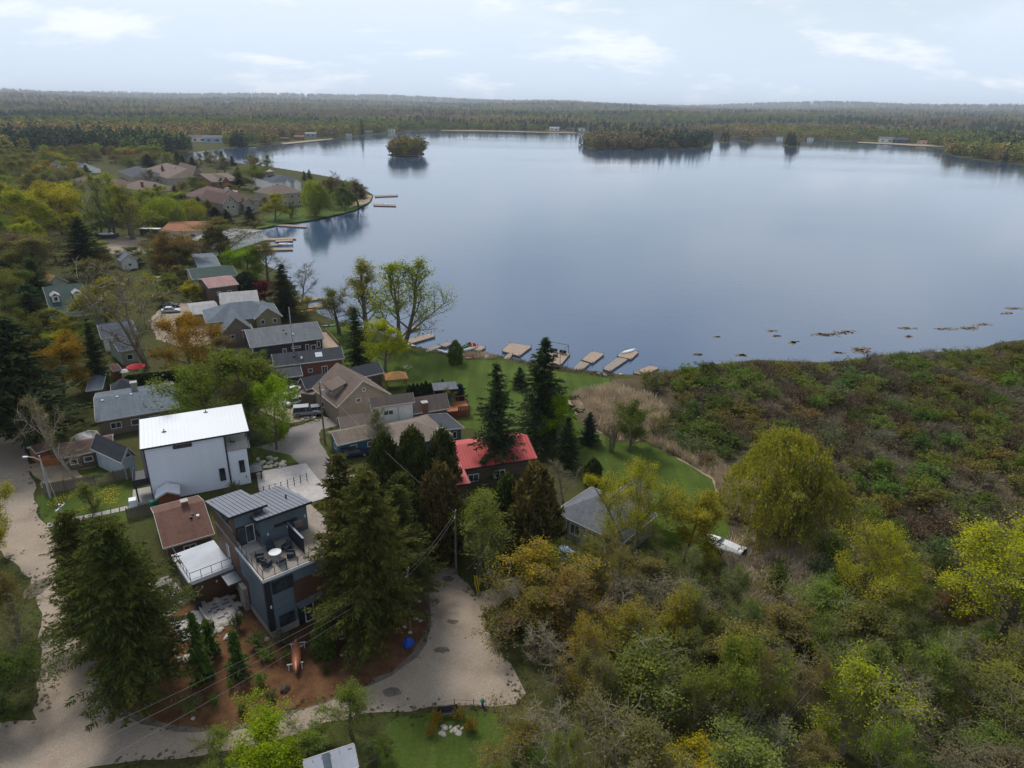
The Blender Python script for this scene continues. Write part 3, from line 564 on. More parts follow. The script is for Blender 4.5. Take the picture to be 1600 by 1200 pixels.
PAL = dict(yg=(0.275, 0.295, 0.028), lime=(0.21, 0.315, 0.014), gold=(0.38, 0.37, 0.024), olive=(0.185, 0.185, 0.042), orange=(0.30, 0.195, 0.018), bronze=(0.20, 0.16, 0.045), brown=(0.165, 0.14, 0.075), green=(0.095, 0.135, 0.028), mid=(0.16, 0.215, 0.03),
           dark=(0.042, 0.06, 0.026), needle=(0.08, 0.088, 0.022), cedar=(0.06, 0.072, 0.02), rusty=(0.10, 0.088, 0.028), blue=(0.035, 0.06, 0.05), red=(0.13, 0.014, 0.022), pale=(0.19, 0.21, 0.10), grey=(0.17, 0.165, 0.085), sage=(0.15, 0.17, 0.058), moss=(0.155, 0.19, 0.036))
TREES = []
def plant(P, H, W, kind, color, label, group=None, rz=None, cat=None, var=None, jitter=0.1, name=None):
    i = rnd.randrange(len(LIB[kind])) if var is None else var; h0, w0 = DIMS[kind][i]; tk, cr = LIB[kind][i]; isb = kind in PART
    o = root(name or NAMES[kind], label, cat or ('shrub' if isb else 'tree'), (float(P[0]), float(P[1]), float(P[2]) if len(P) > 2 else 0.0), rnd.uniform(0, 6.28) if rz is None else rz, group)
    o.scale = (W / w0, W / w0, H / h0); c = PAL[color] if isinstance(color, str) else color; c = tuple(x * rnd.uniform(1 - jitter, 1 + jitter) for x in c)
    a, b_ = PART.get(kind, ('trunk', 'crown')); link(a, tk, o)
    if cr: link(b_, cr, o, color=c)
    TREES.append((float(P[0]), float(P[1]), W / 2, H)); return o
def tree(bx, by, ty, wpx, kind, color, label, group=None, **kw):
    """stands where its foot is seen; height and spread measured there"""
    P = at(bx, by); H = height_to(P, ty); W = wpx * depth((P[0], P[1], H * 0.6)) / F; return plant(P, H, W, kind, color, label, group, **kw)
# ------------------------------------------------------------------ buildings
FAR_CLEAR = []
def roof_part(r, x0, x1, y0, y1, ze, rise, kind, mat, fascia='fascia_trim', t=0.16, hipk=1.0):
    """a roof slab over the rectangle, eaves at ze; gable_x has its ridge along x"""
    xm, ym, zr = (x0 + x1) / 2, (y0 + y1) / 2, ze + rise; mb = MB(); fb = MB()
    if kind == 'gable_x': tops = [[(x0, y0, ze), (x1, y0, ze), (x1, ym, zr), (x0, ym, zr)], [(x1, y1, ze), (x0, y1, ze), (x0, ym, zr), (x1, ym, zr)]]; edges = [((x0, y0, ze), (x1, y0, ze)), ((x0, y1, ze), (x1, y1, ze)), ((x0, y0, ze), (x0, ym, zr)), ((x0, y1, ze), (x0, ym, zr)), ((x1, y0, ze), (x1, ym, zr)), ((x1, y1, ze), (x1, ym, zr))]
    elif kind == 'gable_y': tops = [[(x0, y1, ze), (x0, y0, ze), (xm, y0, zr), (xm, y1, zr)], [(x1, y0, ze), (x1, y1, ze), (xm, y1, zr), (xm, y0, zr)]]; edges = [((x0, y0, ze), (x0, y1, ze)), ((x1, y0, ze), (x1, y1, ze)), ((x0, y0, ze), (xm, y0, zr)), ((x1, y0, ze), (xm, y0, zr)), ((x0, y1, ze), (xm, y1, zr)), ((x1, y1, ze), (xm, y1, zr))]
    elif kind == 'hip':
        if x1 - x0 >= y1 - y0: d = (y1 - y0) / 2 * hipk; a, c = (min(x0 + d, xm), ym, zr), (max(x1 - d, xm), ym, zr); tops = [[(x0, y0, ze), (x1, y0, ze), c, a], [(x1, y1, ze), (x0, y1, ze), a, c], [(x0, y1, ze), (x0, y0, ze), a], [(x1, y0, ze), (x1, y1, ze), c]]
        else: d = (x1 - x0) / 2 * hipk; a, c = (xm, min(y0 + d, ym), zr), (xm, max(y1 - d, ym), zr); tops = [[(x0, y1, ze), (x0, y0, ze), a, c], [(x1, y0, ze), (x1, y1, ze), c, a], [(x0, y0, ze), (x1, y0, ze), a], [(x1, y1, ze), (x0, y1, ze), c]]
        edges = [((x0, y0, ze), (x1, y0, ze)), ((x0, y1, ze), (x1, y1, ze)), ((x0, y0, ze), (x0, y1, ze)), ((x1, y0, ze), (x1, y1, ze))]
    else:
        h = {'shed_n': (0, 0, rise, rise), 'shed_s': (rise, rise, 0, 0), 'shed_e': (0, rise, rise, 0), 'shed_w': (rise, 0, 0, rise), 'flat': (0, 0, 0, 0)}[kind]
        q = [(x0, y0, ze + h[0]), (x1, y0, ze + h[1]), (x1, y1, ze + h[2]), (x0, y1, ze + h[3])]; tops = [q]; edges = [(q[i], q[(i + 1) % 4]) for i in range(4)]
    for tp in tops: mb.slab(tp, t)
    o = mb.build('roof', mat, r)
    c = Vector((xm, ym, 0))
    for a, b_ in edges:
        mid = (Vector(a) + Vector(b_)) / 2; d = Vector((mid.x - c.x, mid.y - c.y, 0)); e = (Vector(b_) - Vector(a)); nrm = Vector((-e.y, e.x, 0)).normalized()
        if nrm.dot(d) < 0: nrm = -nrm
        off = nrm * 0.028 + Vector((0, 0, -t / 2)); fb.bar(Vector(a) + off, Vector(b_) + off, 0.05, t + 0.05)
    fb.build('fascia', fascia, o); return o
def wall_part(r, x0, x1, y0, y1, z0, ze, rise, kind, mat):
    mb = MB(); xm, ym = (x0 + x1) / 2, (y0 + y1) / 2
    if kind.startswith('shed'):
        h = {'shed_n': (0, 0, rise, rise), 'shed_s': (rise, rise, 0, 0), 'shed_e': (0, rise, rise, 0), 'shed_w': (rise, 0, 0, rise)}[kind]
        mb.hexa([(x0, y0, z0), (x1, y0, z0), (x1, y1, z0), (x0, y1, z0)], [(x0, y0, ze + h[0] - .1), (x1, y0, ze + h[1] - .1), (x1, y1, ze + h[2] - .1), (x0, y1, ze + h[3] - .1)])
    else:
        mb.box(x0, x1, y0, y1, z0, ze - 0.08)
        if kind == 'gable_x':
            for xa, xb in ((x0, x0 + 0.14), (x1 - 0.14, x1)): mb.add([(xa, y0, ze - .085), (xa, y1, ze - .085), (xa, ym, ze + rise - .17), (xb, y0, ze - .085), (xb, y1, ze - .085), (xb, ym, ze + rise - .17)], [(0, 2, 1), (3, 4, 5), (0, 1, 4, 3), (1, 2, 5, 4), (2, 0, 3, 5)])
        if kind == 'gable_y':
            for ya, yb in ((y0, y0 + 0.14), (y1 - 0.14, y1)): mb.add([(x0, ya, ze - .085), (x1, ya, ze - .085), (xm, ya, ze + rise - .17), (x0, yb, ze - .085), (x1, yb, ze - .085), (xm, yb, ze + rise - .17)], [(0, 1, 2), (3, 5, 4), (0, 3, 4, 1), (1, 4, 5, 2), (2, 5, 3, 0)])
    return mb.build('wall', mat, r)
def face_frame(face, x0, x1, y0, y1):
    return {'S': ((x0, y0), (1, 0), (0, -1), x1 - x0), 'N': ((x1, y1), (-1, 0), (0, 1), x1 - x0), 'E': ((x1, y0), (0, 1), (1, 0), y1 - y0), 'W': ((x0, y1), (0, -1), (-1, 0), y1 - y0)}[face]
def opening(r, box, face, u, z, w_, h_, kind='window', frame='white_trim', pane='glass', mull=0, fw=0.11):
    """a framed window or door on a wall; u is the fraction along the wall, z the sill height"""
    o_, t, nv, L = face_frame(face, *box); uc = u * L
    def P(a, d, zz): return (o_[0] + t[0] * a + nv[0] * d, o_[1] + t[1] * a + nv[1] * d, zz)
    def blk(mb, a0, a1, d0, d1, z0, z1): mb.hexa([P(a0, d0, z0), P(a1, d0, z0), P(a1, d1, z0), P(a0, d1, z0)], [P(a0, d0, z1), P(a1, d0, z1), P(a1, d1, z1), P(a0, d1, z1)])
    mb = MB(); a0, a1 = uc - w_ / 2, uc + w_ / 2
    blk(mb, a0, a0 + fw, 0.003, 0.07, z, z + h_); blk(mb, a1 - fw, a1, 0.003, 0.07, z, z + h_); blk(mb, a0 + fw, a1 - fw, 0.003, 0.07, z + h_ - fw, z + h_); blk(mb, a0 + fw, a1 - fw, 0.003, 0.09, z, z + fw)
    for i in range(mull): c = a0 + w_ * (i + 1) / (mull + 1); blk(mb, c - 0.035, c + 0.035, 0.004, 0.06, z + fw, z + h_ - fw)
    f_ = mb.build(kind, frame, r); g = MB(); blk(g, a0 + fw, a1 - fw, 0.002, 0.03, z + fw, z + h_ - fw); g.build('pane', pane, f_); return f_
def wing(r, x0, x1, y0, y1, ze, rise, kind, wall, roof, oh=0.4, z0=-0.1, wins=(), fascia='fascia_trim', frame='white_trim', hipk=1.0):
    bx = (x0 + oh, x1 - oh, y0 + oh, y1 - oh)
    if wall: wall_part(r, *bx, z0, ze, rise, kind, wall)
    rf = roof_part(r, x0, x1, y0, y1, ze, rise, kind, roof, fascia, hipk=hipk)
    for w_ in wins:
        w_ = list(w_); knd = w_.pop() if isinstance(w_[-1], str) and len(w_) > 5 else 'window'; mull = w_[5] if len(w_) > 5 else 0
        opening(r, bx, *w_[:5], kind=knd, frame=frame, mull=mull)
    return rf
def chimney(rf, x, y, z0, z1, w_=0.8, mat='brick_wall'):
    c = MB().box(x - w_ / 2, x + w_ / 2, y - w_ / 2, y + w_ / 2, z0, z1).build('chimney', mat, rf); MB().box(x - w_ / 2 - .08, x + w_ / 2 + .08, y - w_ / 2 - .08, y + w_ / 2 + .08, z1, z1 + .14).build('chimney_cap', 'concrete', rf); return c
def vents(rf, pts):
    for x, y, z in pts: MB().box(x - .16, x + .16, y - .16, y + .16, z - 0.15, z + .22).build('roof_vent', 'white_trim' if rnd.random() < .4 else 'black_metal', rf)
def gauge(A, B, ze, R=None, zr=None):
    a, b_ = at(*A, ze), at(*B, ze); d = b_ - a; L = float(np.hypot(d[0], d[1])); h = math.atan2(d[1], d[0]); D = None
    if R is not None: q = at(*R, zr) - a; D = abs(-q[0] * math.sin(h) + q[1] * math.cos(h))
    return a, h, L, D
def house(name, label, A, B, ze, R, rise, kind, wall, roof, D=None, wins=(), cat='house', group=None, **kw):
    a, h, L, d = gauge(A, B, ze, R, ze + rise)
    if D is None: D = d * (1 if kind.startswith('shed') else 2)
    r = root(name, label, cat, (a[0], a[1], 0), h, group); rf = wing(r, 0, L, 0, D, ze, rise, kind, wall, roof, wins=wins, **kw); return r, rf, L, D
def zroof(y, D, ze, rise): return ze + rise * (1 - abs(y - D / 2) / (D / 2))

# ---- white three-storey house with white metal shed roof
def white_house():
    o = at(241, 785); h = math.radians(26.5); r = root('white_house', 'tall white three-storey house with white shed roof and corner balcony', 'house', (o[0], o[1], 0), h); L, D, ze, zb = 12.45, 7.4, 8.3, 9.1
    MB().box(0, L - 2.6, 0.03, D, -0.1, ze - 0.12).build('wall', 'wall_grey', r); MB().box(L - 2.6, L, 0.03, D, -0.1, 5.55).build('wall', 'white_board', r)
    MB().hexa([(0, 0.03, ze - .12), (L - 2.6, 0.03, ze - .12), (L - 2.6, D, ze - .12), (0, D, ze - .12)], [(0, 0.03, ze - .1), (L - 2.6, 0.03, ze - .1), (L - 2.6, D, zb - .1), (0, D, zb - .1)]).build('wall', 'white_board', r)
    def board(x0, x1, z): return MB().hexa([(x0, -0.03, z), (x1, -0.03, z), (x1, 0.025, z), (x0, 0.025, z)], [(x0, 0.0, z + .275), (x1, 0.0, z + .275), (x1, 0.025, z + .275), (x0, 0.025, z + .275)])
    b1 = board(0, L - 2.73, 0).mesh('siding_board', 'white_board'); b2 = board(L - 2.47, L, 0).mesh('siding_board', 'white_board')
    z = 0.1
    while z < 7.9:
        link('siding_board', b1, r, loc=(0, 0, z))
        if z < 5.2: link('siding_board', b2, r, loc=(0, 0, z))
        z += 0.312
    wp = MB()
    rf = MB().slab([(-0.35, -0.35, ze), (L + 0.6, -0.35, ze), (L + 0.6, D + .3, zb + .05), (-0.35, D + .3, zb + .05)], 0.14).build('roof', 'white_metal_roof', r)
    rib = MB().bar((0, -0.34, ze + .02), (0, D + .28, zb + .065), 0.035, 0.045).mesh('standing_seam', 'white_metal_roof')
    for i in range(1, 27): link('standing_seam', rib, rf, loc=(-0.35 + i * (L + .95) / 27, 0, 0))
    MB().box(-0.36, L + .61, -0.42, -0.355, ze - .2, ze + .0).build('gutter', 'dark_trim', rf); MB().bar((-0.4, -0.35, ze - .07), (-0.4, D + .3, zb - .02), .07, .2).build('fascia', 'dark_trim', rf); MB().bar((L + .64, -0.35, ze - .07), (L + .64, D + .3, zb - .02), .07, .2).build('fascia', 'dark_trim', rf)
    for x, y in ((2.6, 3.1), (8.1, 6.8)): v = MB(); zz = ze + (zb - ze) * (y + .35) / (D + .65); v.box(x - .28, x + .28, y - .12, y + .12, zz - .05, zz + .1).tube([(x, y, zz), (x, y, zz + .45)], .07, 6).build('roof_vent', 'black_metal', rf)
    MB().tube([(L - 2.6, -0.07, ze - .1), (L - 2.6, -0.07, 0.1)], 0.075, 6).build('downspout', 'dark_trim', r); MB().box(-0.05, 0.06, -0.05, 0.10, 0, ze - .2).build('corner_board', 'dark_trim', r)
    bx = (0, L, -0.032, D)
    opening(r, bx, 'S', 4.6 / L, 7.35, 2.3, 0.5, frame='dark_trim', fw=.05); opening(r, bx, 'S', 8.9 / L, 1.3, 0.75, 1.9, frame='dark_trim', fw=.06); opening(r, bx, 'S', 11.55 / L, 2.0, 0.7, 1.9, frame='dark_trim', fw=.06); opening(r, bx, 'S', 11.9 / L, 1.05, 0.12, 0.3, kind='wall_vent', frame='dark_trim', fw=.03)
    # corner balcony under the roof
    bal = MB().box(L - 2.6, L + 0.5, -0.1, D - 1, 5.56, 5.76).build('balcony_floor', 'concrete', r); MB().box(L - 2.5, L + .45, -0.06, -0.03, 5.77, 6.85).build('balustrade_glass', 'clear_glass', bal); MB().box(L + .44, L + .47, -0.06, D - 1.2, 5.77, 6.85).build('balustrade_glass', 'clear_glass', bal)
    for x, y in ((L + .3, 0.1), (L + .3, 3.4)): MB().box(x - .06, x + .06, y - .06, y + .06, 5.77, ze + .05).build('post', 'dark_trim', r)
    bx2 = (0, L - 2.6, 0, D); opening(r, bx2, 'E', 0.5, 5.85, 4.5, 2.1, 'glass_door', 'dark_trim', mull=2)
    ch = MB(); ch.box(L - 1.9, L - 1.3, 1.2, 1.8, 6.1, 6.2).box(L - 1.9, L - 1.8, 1.2, 1.8, 6.2, 6.7)
    for x, y in ((L - 1.85, 1.25), (L - 1.35, 1.25), (L - 1.85, 1.75), (L - 1.35, 1.75)): ch.box(x - .03, x + .03, y - .03, y + .03, 5.77, 6.1)
    # dark grey entrance side
    MB().box(-0.5, -0.01, 1.0, D - .5, 2.9, 8.0).build('grey_wall', 'wall_grey', r); pc = MB().box(-2.0, -0.05, 0.3, 4.4, 2.7, 2.95).build('porch_roof', 'wall_navy', r); MB().box(-2.0, -1.94, 0.25, 4.45, 1.9 + .8, 3.7).build('porch_parapet', 'wall_navy', r); MB().box(-2.0, -0.05, 0.24, 0.3, 2.7, 3.7).build('porch_parapet', 'wall_navy', r)
    MB().box(-1.9, -1.7, 0.4, 0.6, 0, 2.7).build('post', 'dark_trim', r); MB().box(-2.6, -0.05, -0.1, 4.4, -0.05, 0.25).build('porch_step', 'concrete', r); MB().box(-2.9, -2.0, -0.4, 0.6, 0.0, 1.1).build('porch_wall', 'white_board', r)
    # balcony with glass by the drive
    b3 = MB().box(L, L + 1.7, 0.4, 3.2, 1.2, 1.4).build('deck_floor', 'dark_trim', r); MB().box(L + 1.66, L + 1.69, 0.4, 3.2, 1.4, 2.5).build('balustrade_glass', 'clear_glass', b3); MB().box(L + .02, L + 1.65, 0.4, 0.43, 1.4, 2.5).build('balustrade_glass', 'clear_glass', b3)
    for x, y in ((L + 1.5, 0.6), (L + 1.5, 3.0)): MB().box(x - .08, x + .08, y - .08, y + .08, 0, 1.2).build('post', 'dark_trim', r)
    c_ = root('patio_chair', 'dark chair on the glass-railed corner balcony of the white house', 'chair', (o[0], o[1], 0), h); ch.build('seat', 'charcoal_cloth', c_)
white_house()

# ---- modern slate-blue and brown house
def modern_house():
    o = at(425.5, 998); h = math.radians(41); r = root('modern_house', 'modern slate-blue and brown panelled house with roof terrace and metal shed roofs', 'house', (o[0], o[1], 0), h)
    Z = 7.0; X1 = 9.4
    MB().box(0.03, X1, 0.03, 13.2, 0.9, Z).build('wall', 'slate_panel', r); MB().box(0.02, X1 + .01, 0.02, 13.2, -0.2, 0.9).build('foundation', 'concrete', r)
    # cladding panels, front face (y=0) and left face (x=0); gaps are recessed joints
    def pf(x0, x1, z0, z1, mat='slate_panel'): MB().box(x0 + .02, x1 - .02, -0.012, 0.029, z0 + .02, z1 - .02).build('cladding_panel', mat, r)
    def pl(y0, y1, z0, z1, mat='slate_panel'): MB().box(-0.012, 0.029, y0 + .02, y1 - .02, z0 + .02, z1 - .02).build('cladding_panel', mat, r)
    for z0, z1 in ((0.9, 1.9), (1.9, 3.15), (3.15, 4.2), (4.2, 5.1)): pf(0.55, 2.75 if z0 > 2.4 else 2.9, z0, z1)
    for x0, x1 in ((2.75, 4.0), (4.0, 5.3), (5.3, 6.6), (6.6, 8.0), (8.0, 9.4)): pf(x0, x1, 5.6, Z)
    pf(0.55, 2.75, 5.1, Z)
    for x0, x1 in ((2.75, 6.0), (6.0, 9.4)): pf(x0, x1, 2.75, 5.6, 'brown_panel')
    pf(5.2, 9.4, 0.9, 2.75, 'brown_panel'); MB().box(2.92, 5.1, -0.03, 0.03, -0.1, 2.75).build('door_surround', 'dark_trim', r)
    MB().box(-0.03, 0.52, -0.03, 0.03, 0.85, Z + .1).build('corner_board', 'dark_trim', r); MB().box(-0.03, 0.02, -0.03, 0.5, 0.85, Z + .1).build('corner_board', 'dark_trim', r)
    for y0, y1 in ((0.5, 2.1), (2.1, 3.6), (3.6, 5.0)):
        for z0, z1 in ((0.9, 3.0), (3.0, 5.0), (5.0, Z)): pl(y0, y1, z0, z1)
    for z0, z1 in ((0.9, 3.9), (3.9, Z)): pl(5.0, 7.0, z0, z1, 'brown_panel' if z0 < 3 else 'slate_panel')
    bx = (0.0, X1, -0.013, 13.2)
    opening(r, bx, 'S', 1.2 / X1, 5.2, 1.15, 1.45, frame='dark_trim', fw=.07); opening(r, bx, 'S', 2.3 / X1, 5.2, 1.05, 1.45, frame='dark_trim', fw=.07); opening(r, bx, 'S', 1.75 / X1, 0.95, 1.6, 1.35, frame='dark_trim', fw=.07)
    bx3 = (0.0, X1, -0.032, 13.2); d = opening(r, bx3, 'S', 4.1 / X1, 0.1, 1.0, 2.3, 'door', 'white_trim', fw=.1); MB().box(3.66, 3.70, -0.14, -0.1, 1.0, 1.3).build('handle', 'black_metal', d)
    MB().slab([(2.8, -1.0, 2.95), (5.6, -1.0, 3.2), (5.6, -0.03, 3.2), (2.8, -0.03, 2.95)], .12).build('door_canopy', 'grey_metal', r); MB().box(5.3, 7.6, -0.9, -0.5, -0.2, 0.9).build('retaining_wall', 'concrete', r)
    opening(r, bx, 'S', 6.6 / X1, 1.0, 1.6, 1.4, frame='dark_trim', fw=.07)
    # terrace
    MB().box(-0.15, X1 + .1, -0.15, 13.2, Z, Z + .28).build('terrace_slab', 'wood_weathered', r)
    tr = MB(); tr.box(-0.2, X1 + .15, -0.22, -0.15, Z + .02, Z + .36).box(-0.22, -0.15, -0.22, 7.0, Z + .02, Z + .36); tr.build('terrace_trim', 'white_trim', r)
    MB().box(-0.12, 1.9, 5.0, 6.85, Z + .285, Z + .30).build('terrace_paving', 'concrete', r)
    def rail(name, pts, z, par, post=1.25, hh=1.05):
        g = MB(); 
        for a, b_ in zip(pts[:-1], pts[1:]):
            a, b_ = Vector((*a, z)), Vector((*b_, z)); L = (b_ - a).length; k = max(1, round(L / post))
            g.bar(a + Vector((0, 0, hh)), b_ + Vector((0, 0, hh)), .05); g.bar(a + Vector((0, 0, .12)), b_ + Vector((0, 0, .12)), .03)
            for i in range(k + 1): q = a + (b_ - a) * i / k; g.bar(q, q + Vector((0, 0, hh)), .05)
        return g.build(name, 'black_metal', par)
    rl = rail('railing', [(-0.05, 6.8), (-0.05, -0.05), (X1, -0.05)], Z + .28, r); gp = MB(); gp.box(0.05, X1 - .05, -0.058, -0.042, Z + .45, Z + 1.25); gp.build('railing_glass', 'clear_glass', rl); MB().box(-0.058, -0.042, 0.05, 6.7, Z + .45, Z + 1.25).build('railing_glass', 'clear_glass', rl)
    MB().box(4.85, 4.95, 1.5, 5.2, Z + .28, Z + 2.05).build('privacy_screen', 'dark_trim', r); MB().box(4.8, 5.0, 1.45, 5.25, Z + 2.05, Z + 2.13).build('screen_cap', 'grey_metal', r)
    # upper blocks with shed roofs falling to the back
    def upper(x0, x1, y0, y1, zf, zb, mat): MB().hexa([(x0, y0, Z + .2), (x1, y0, Z + .2), (x1, y1, Z + .2), (x0, y1, Z + .2)], [(x0, y0, zf - .16), (x1, y0, zf - .16), (x1, y1, zb - .16), (x0, y1, zb - .16)]).build('wall', mat, r)
    upper(2.1, 7.2, 5.45, 13.2, 10.45, 8.6, 'slate_panel'); upper(0.02, 2.3, 6.9, 14.2, 11.0, 9.2, 'brown_panel'); upper(2.11, 3.2, 7.2, 14.0, 10.9, 9.1, 'slate_panel')
    for z0, z1 in ((Z + .35, 8.7), (8.7, 10.2)):
        for x0, x1 in ((2.1, 3.7), (3.7, 5.4), (5.4, 7.2)): MB().box(x0 + .02, x1 - .02, 5.41, 5.449, z0 + .02, z1 - .02).build('cladding_panel', 'slate_panel', r)
        MB().box(2.06, 2.099, 5.5, 6.9, z0 + .02, z1 - .02).build('cladding_panel', 'slate_panel', r)
    MB().box(0.05, 2.08, 6.85, 6.899, 9.55, 10.75).build('cladding_panel', 'slate_panel', r)
    b4 = (2.1, 7.2, 5.405, 13.2); opening(r, b4, 'S', 0.52, 8.95, 2.5, 0.3, frame='dark_trim', fw=.04); b5 = (0.02, 2.3, 6.845, 14); w5 = opening(r, b5, 'S', 0.62, Z + .35, 0.95, 2.1, 'door', 'white_trim', fw=.09); opening(r, b5, 'S', 0.24, Z + .35, 0.9, 2.1, 'door', 'dark_trim', fw=.09)
    b6 = (2.055, 7.2, 5.45, 6.9); opening(r, b6, 'W', 0.5, 8.2, 1.0, 0.4, frame='dark_trim', fw=.04)
    # left flank of the tall block: slate band, brown wall, strip window, side door
    MB().box(-0.04, 0.015, 7.6, 13.8, 8.6, 9.15).build('cladding_panel', 'slate_panel', r); MB().box(-0.04, 0.015, 7.0, 13.8, 0.9, 8.55).build('cladding_panel', 'brown_panel', r)
    b7 = (-0.042, 2.3, 6.9, 14.2); opening(r, b7, 'W', 0.42, 9.25, 4.6, 0.5, frame='dark_trim', fw=.05); opening(r, b7, 'W', 0.55, 3.7, 0.95, 2.1, 'door', 'white_trim', fw=.09)
    def metal_roof(x0, x1, y0, y1, zf, zb, n_):
        rf = MB().slab([(x0, y0, zf), (x1, y0, zf), (x1, y1, zb), (x0, y1, zb)], .2).build('roof', 'grey_metal', r); w_ = (x1 - x0) / n_; pm = MB().slab([(0.02, y0, zf + .025), (w_ - .02, y0, zf + .025), (w_ - .02, y1, zb + .025), (0.02, y1, zb + .025)], .02).mesh('roof_panel', 'grey_metal'); sm = MB().bar((0, y0, zf + .05), (0, y1, zb + .05), .03, .07).mesh('standing_seam', 'grey_metal')
        for i in range(n_):
            link('roof_panel', pm, rf, loc=(x0 + i * w_, 0, 0))
            if i: link('standing_seam', sm, rf, loc=(x0 + i * w_, 0, 0))
        MB().bar((x0, y0 - .03, zf - .1), (x1, y0 - .03, zf - .1), .06, .26).build('fascia', 'dark_trim', rf); MB().bar((x0 - .03, y0, zf - .1), (x0 - .03, y1, zb - .1), .06, .26).build('fascia', 'dark_trim', rf); return rf
    metal_roof(-0.5, 3.5, 6.5, 14.6, 11.25, 9.3, 9); rf2 = metal_roof(1.7, 7.7, 5.0, 13.7, 10.7, 8.7, 13); MB().tube([(6.3, 8.6, 9.8), (6.3, 8.6, 10.4)], .09, 6).build('roof_pipe', 'black_metal', rf2)
    for x, z in ((2.75, 8.35), (4.9, 8.35), (6.9, 8.9)): MB().box(x - .07, x + .07, 5.3, 5.405, z, z + .26).build('wall_lamp', 'white_trim', r)
    for x, z in ((0.3, 3.7),): MB().box(x - .07, x + .07, -0.14, -0.035, z, z + .3).build('wall_lamp', 'white_trim', r)
    MB().box(5.6, 6.5, 5.1, 5.405, 8.1, 8.75).build('heater_box', 'wood_weathered', r)
    # garage block
    g0, g1, h0, h1 = -4.6, -0.05, 9.4, 15.6
    MB().box(g0 + .3, g1, h0 + .3, h1 - .2, -0.1, 3.2).build('garage_wall', 'brown_panel', r); MB().box(g0 + .27, g0 + .295, h0 + .3, h1 - .3, 0.0, 3.1).build('garage_side', 'dark_trim', r); MB().box(g0 + .28, g0 + .5, h0 + .27, h0 + .295, 0, 3.1).build('corner_board', 'dark_trim', r)
    gr_ = MB().box(g0, g1, h0, h1, 3.25, 3.5).build('garage_roof', 'membrane', r); MB().box(g0 - .03, g1, h0 - .035, h0 - .002, 3.1, 3.56).build('fascia', 'white_trim', gr_); MB().box(g0 - .035, g0 - .002, h0 - .03, h1, 3.1, 3.56).build('fascia', 'white_trim', gr_); MB().box(g0 + .25, g1 + .02, h0 + .2, h0 + .28, 2.9, 3.12).build('beam', 'dark_trim', r)
    rail('railing', [(g0 + .2, h1 - .2), (g0 + .2, h0 + .2), (g1, h0 + .2)], 3.5, gr_, 1.1, 0.95)
    for x in (-3.4, -1.9): MB().box(x - .07, x + .07, h0 + .2, h0 + .295, 2.1, 2.35).build('wall_lamp', 'white_trim', r)
    MB().slab([(-1.5, 7.0, 3.05), (0.0, 7.0, 3.05), (0.0, 9.35, 3.05), (-1.5, 9.35, 3.05)], .2).build('entrance_canopy', 'grey_metal', r)
    MB().box(-0.5, -0.04, 5.6, 7.1, -0.1, 2.85).build('stone_pier', 'stone', r); be = (-1.2, -0.045, 7.6, 9.3); opening(r, (0, 1, 7, 9.3), 'W', 0.45, 0.2, 0.9, 2.2, 'door', 'dark_trim', fw=.08) if False else None
    de = MB().box(-0.09, -0.045, 7.5, 8.5, 0.15, 2.4).build('door', 'dark_trim', r); MB().box(-0.1, -0.091, 7.8, 8.0, 0.4, 2.2).build('pane', 'glass', de)
    # paved patio of separate pavers
    cs, sn = math.cos(h), math.sin(h)
    def patio(label, x0, x1, y0, y1, z, nx, ny):
        pt = root('patio', label, 'patio', (o[0], o[1], 0), h); MB().box(x0, x1, y0, y1, -0.1, z).build('patio_base', 'concrete', pt); wx, wy = (x1 - x0) / nx, (y1 - y0) / ny; pm = {m_: MB().box(.02, wx - .02, .02, wy - .02, 0, .05).mesh('paver', m_) for m_ in ('paver', 'paver_dark')}; rg = random.Random(4)
        for i in range(nx):
            for j in range(ny): link('paver', pm['paver_dark' if rg.random() < .16 else 'paver'], pt, loc=(x0 + i * wx, y0 + j * wy, z + rg.uniform(-.004, .006)))
    patio('upper patio of mixed grey pavers before the brown garage', -4.1, -1.0, 5.1, 9.3, 0.22, 8, 15); patio('lower patio of mixed grey pavers beside the tall conifers', -7.2, -4.3, 5.2, 9.2, 0.08, 7, 14)
    rl2 = root('step_railing', 'low dark railing between the two paver patios', 'railing', (o[0], o[1], 0), h); MB().box(-4.28, -4.12, 5.0, 9.3, -0.1, 0.5).build('kerb_wall', 'concrete', rl2)
    for y in (5.2, 9.1): MB().box(-4.45, -3.95, y - .2, y + .2, -0.1, 1.0).build('planter', 'dark_trim', rl2)
    # terrace furniture
    def put(x, y): return (o[0] + x * cs - y * sn, o[1] + x * sn + y * cs, Z + .285)
    tb = root('terrace_table', 'round white table in the middle of the roof terrace', 'table', put(2.3, 2.6)); MB().lathe([(0.62, .68), (0.64, .72), (0.6, .74)], 20).build('table_top', 'white_cloth', tb, True); MB().lathe([(0.5, .02), (0.45, .1), (0.4, .66)], 16).build('fire_bowl_base', 'concrete', tb)
    seat = MB().box(-.36, .36, -.36, .36, .28, .42); arm = MB().box(-.4, -.3, -.36, .36, .05, .6).box(.3, .4, -.36, .36, .05, .6); bk = MB().hexa([(-.36, .26, .42), (.36, .26, .42), (.36, .36, .42), (-.36, .36, .42)], [(-.36, .4, .95), (.36, .4, .95), (.36, .5, .95), (-.36, .5, .95)]); sm, am, km = seat.mesh('seat', 'charcoal_cloth'), arm.mesh('armrest', 'charcoal_cloth'), bk.mesh('backrest', 'charcoal_cloth')
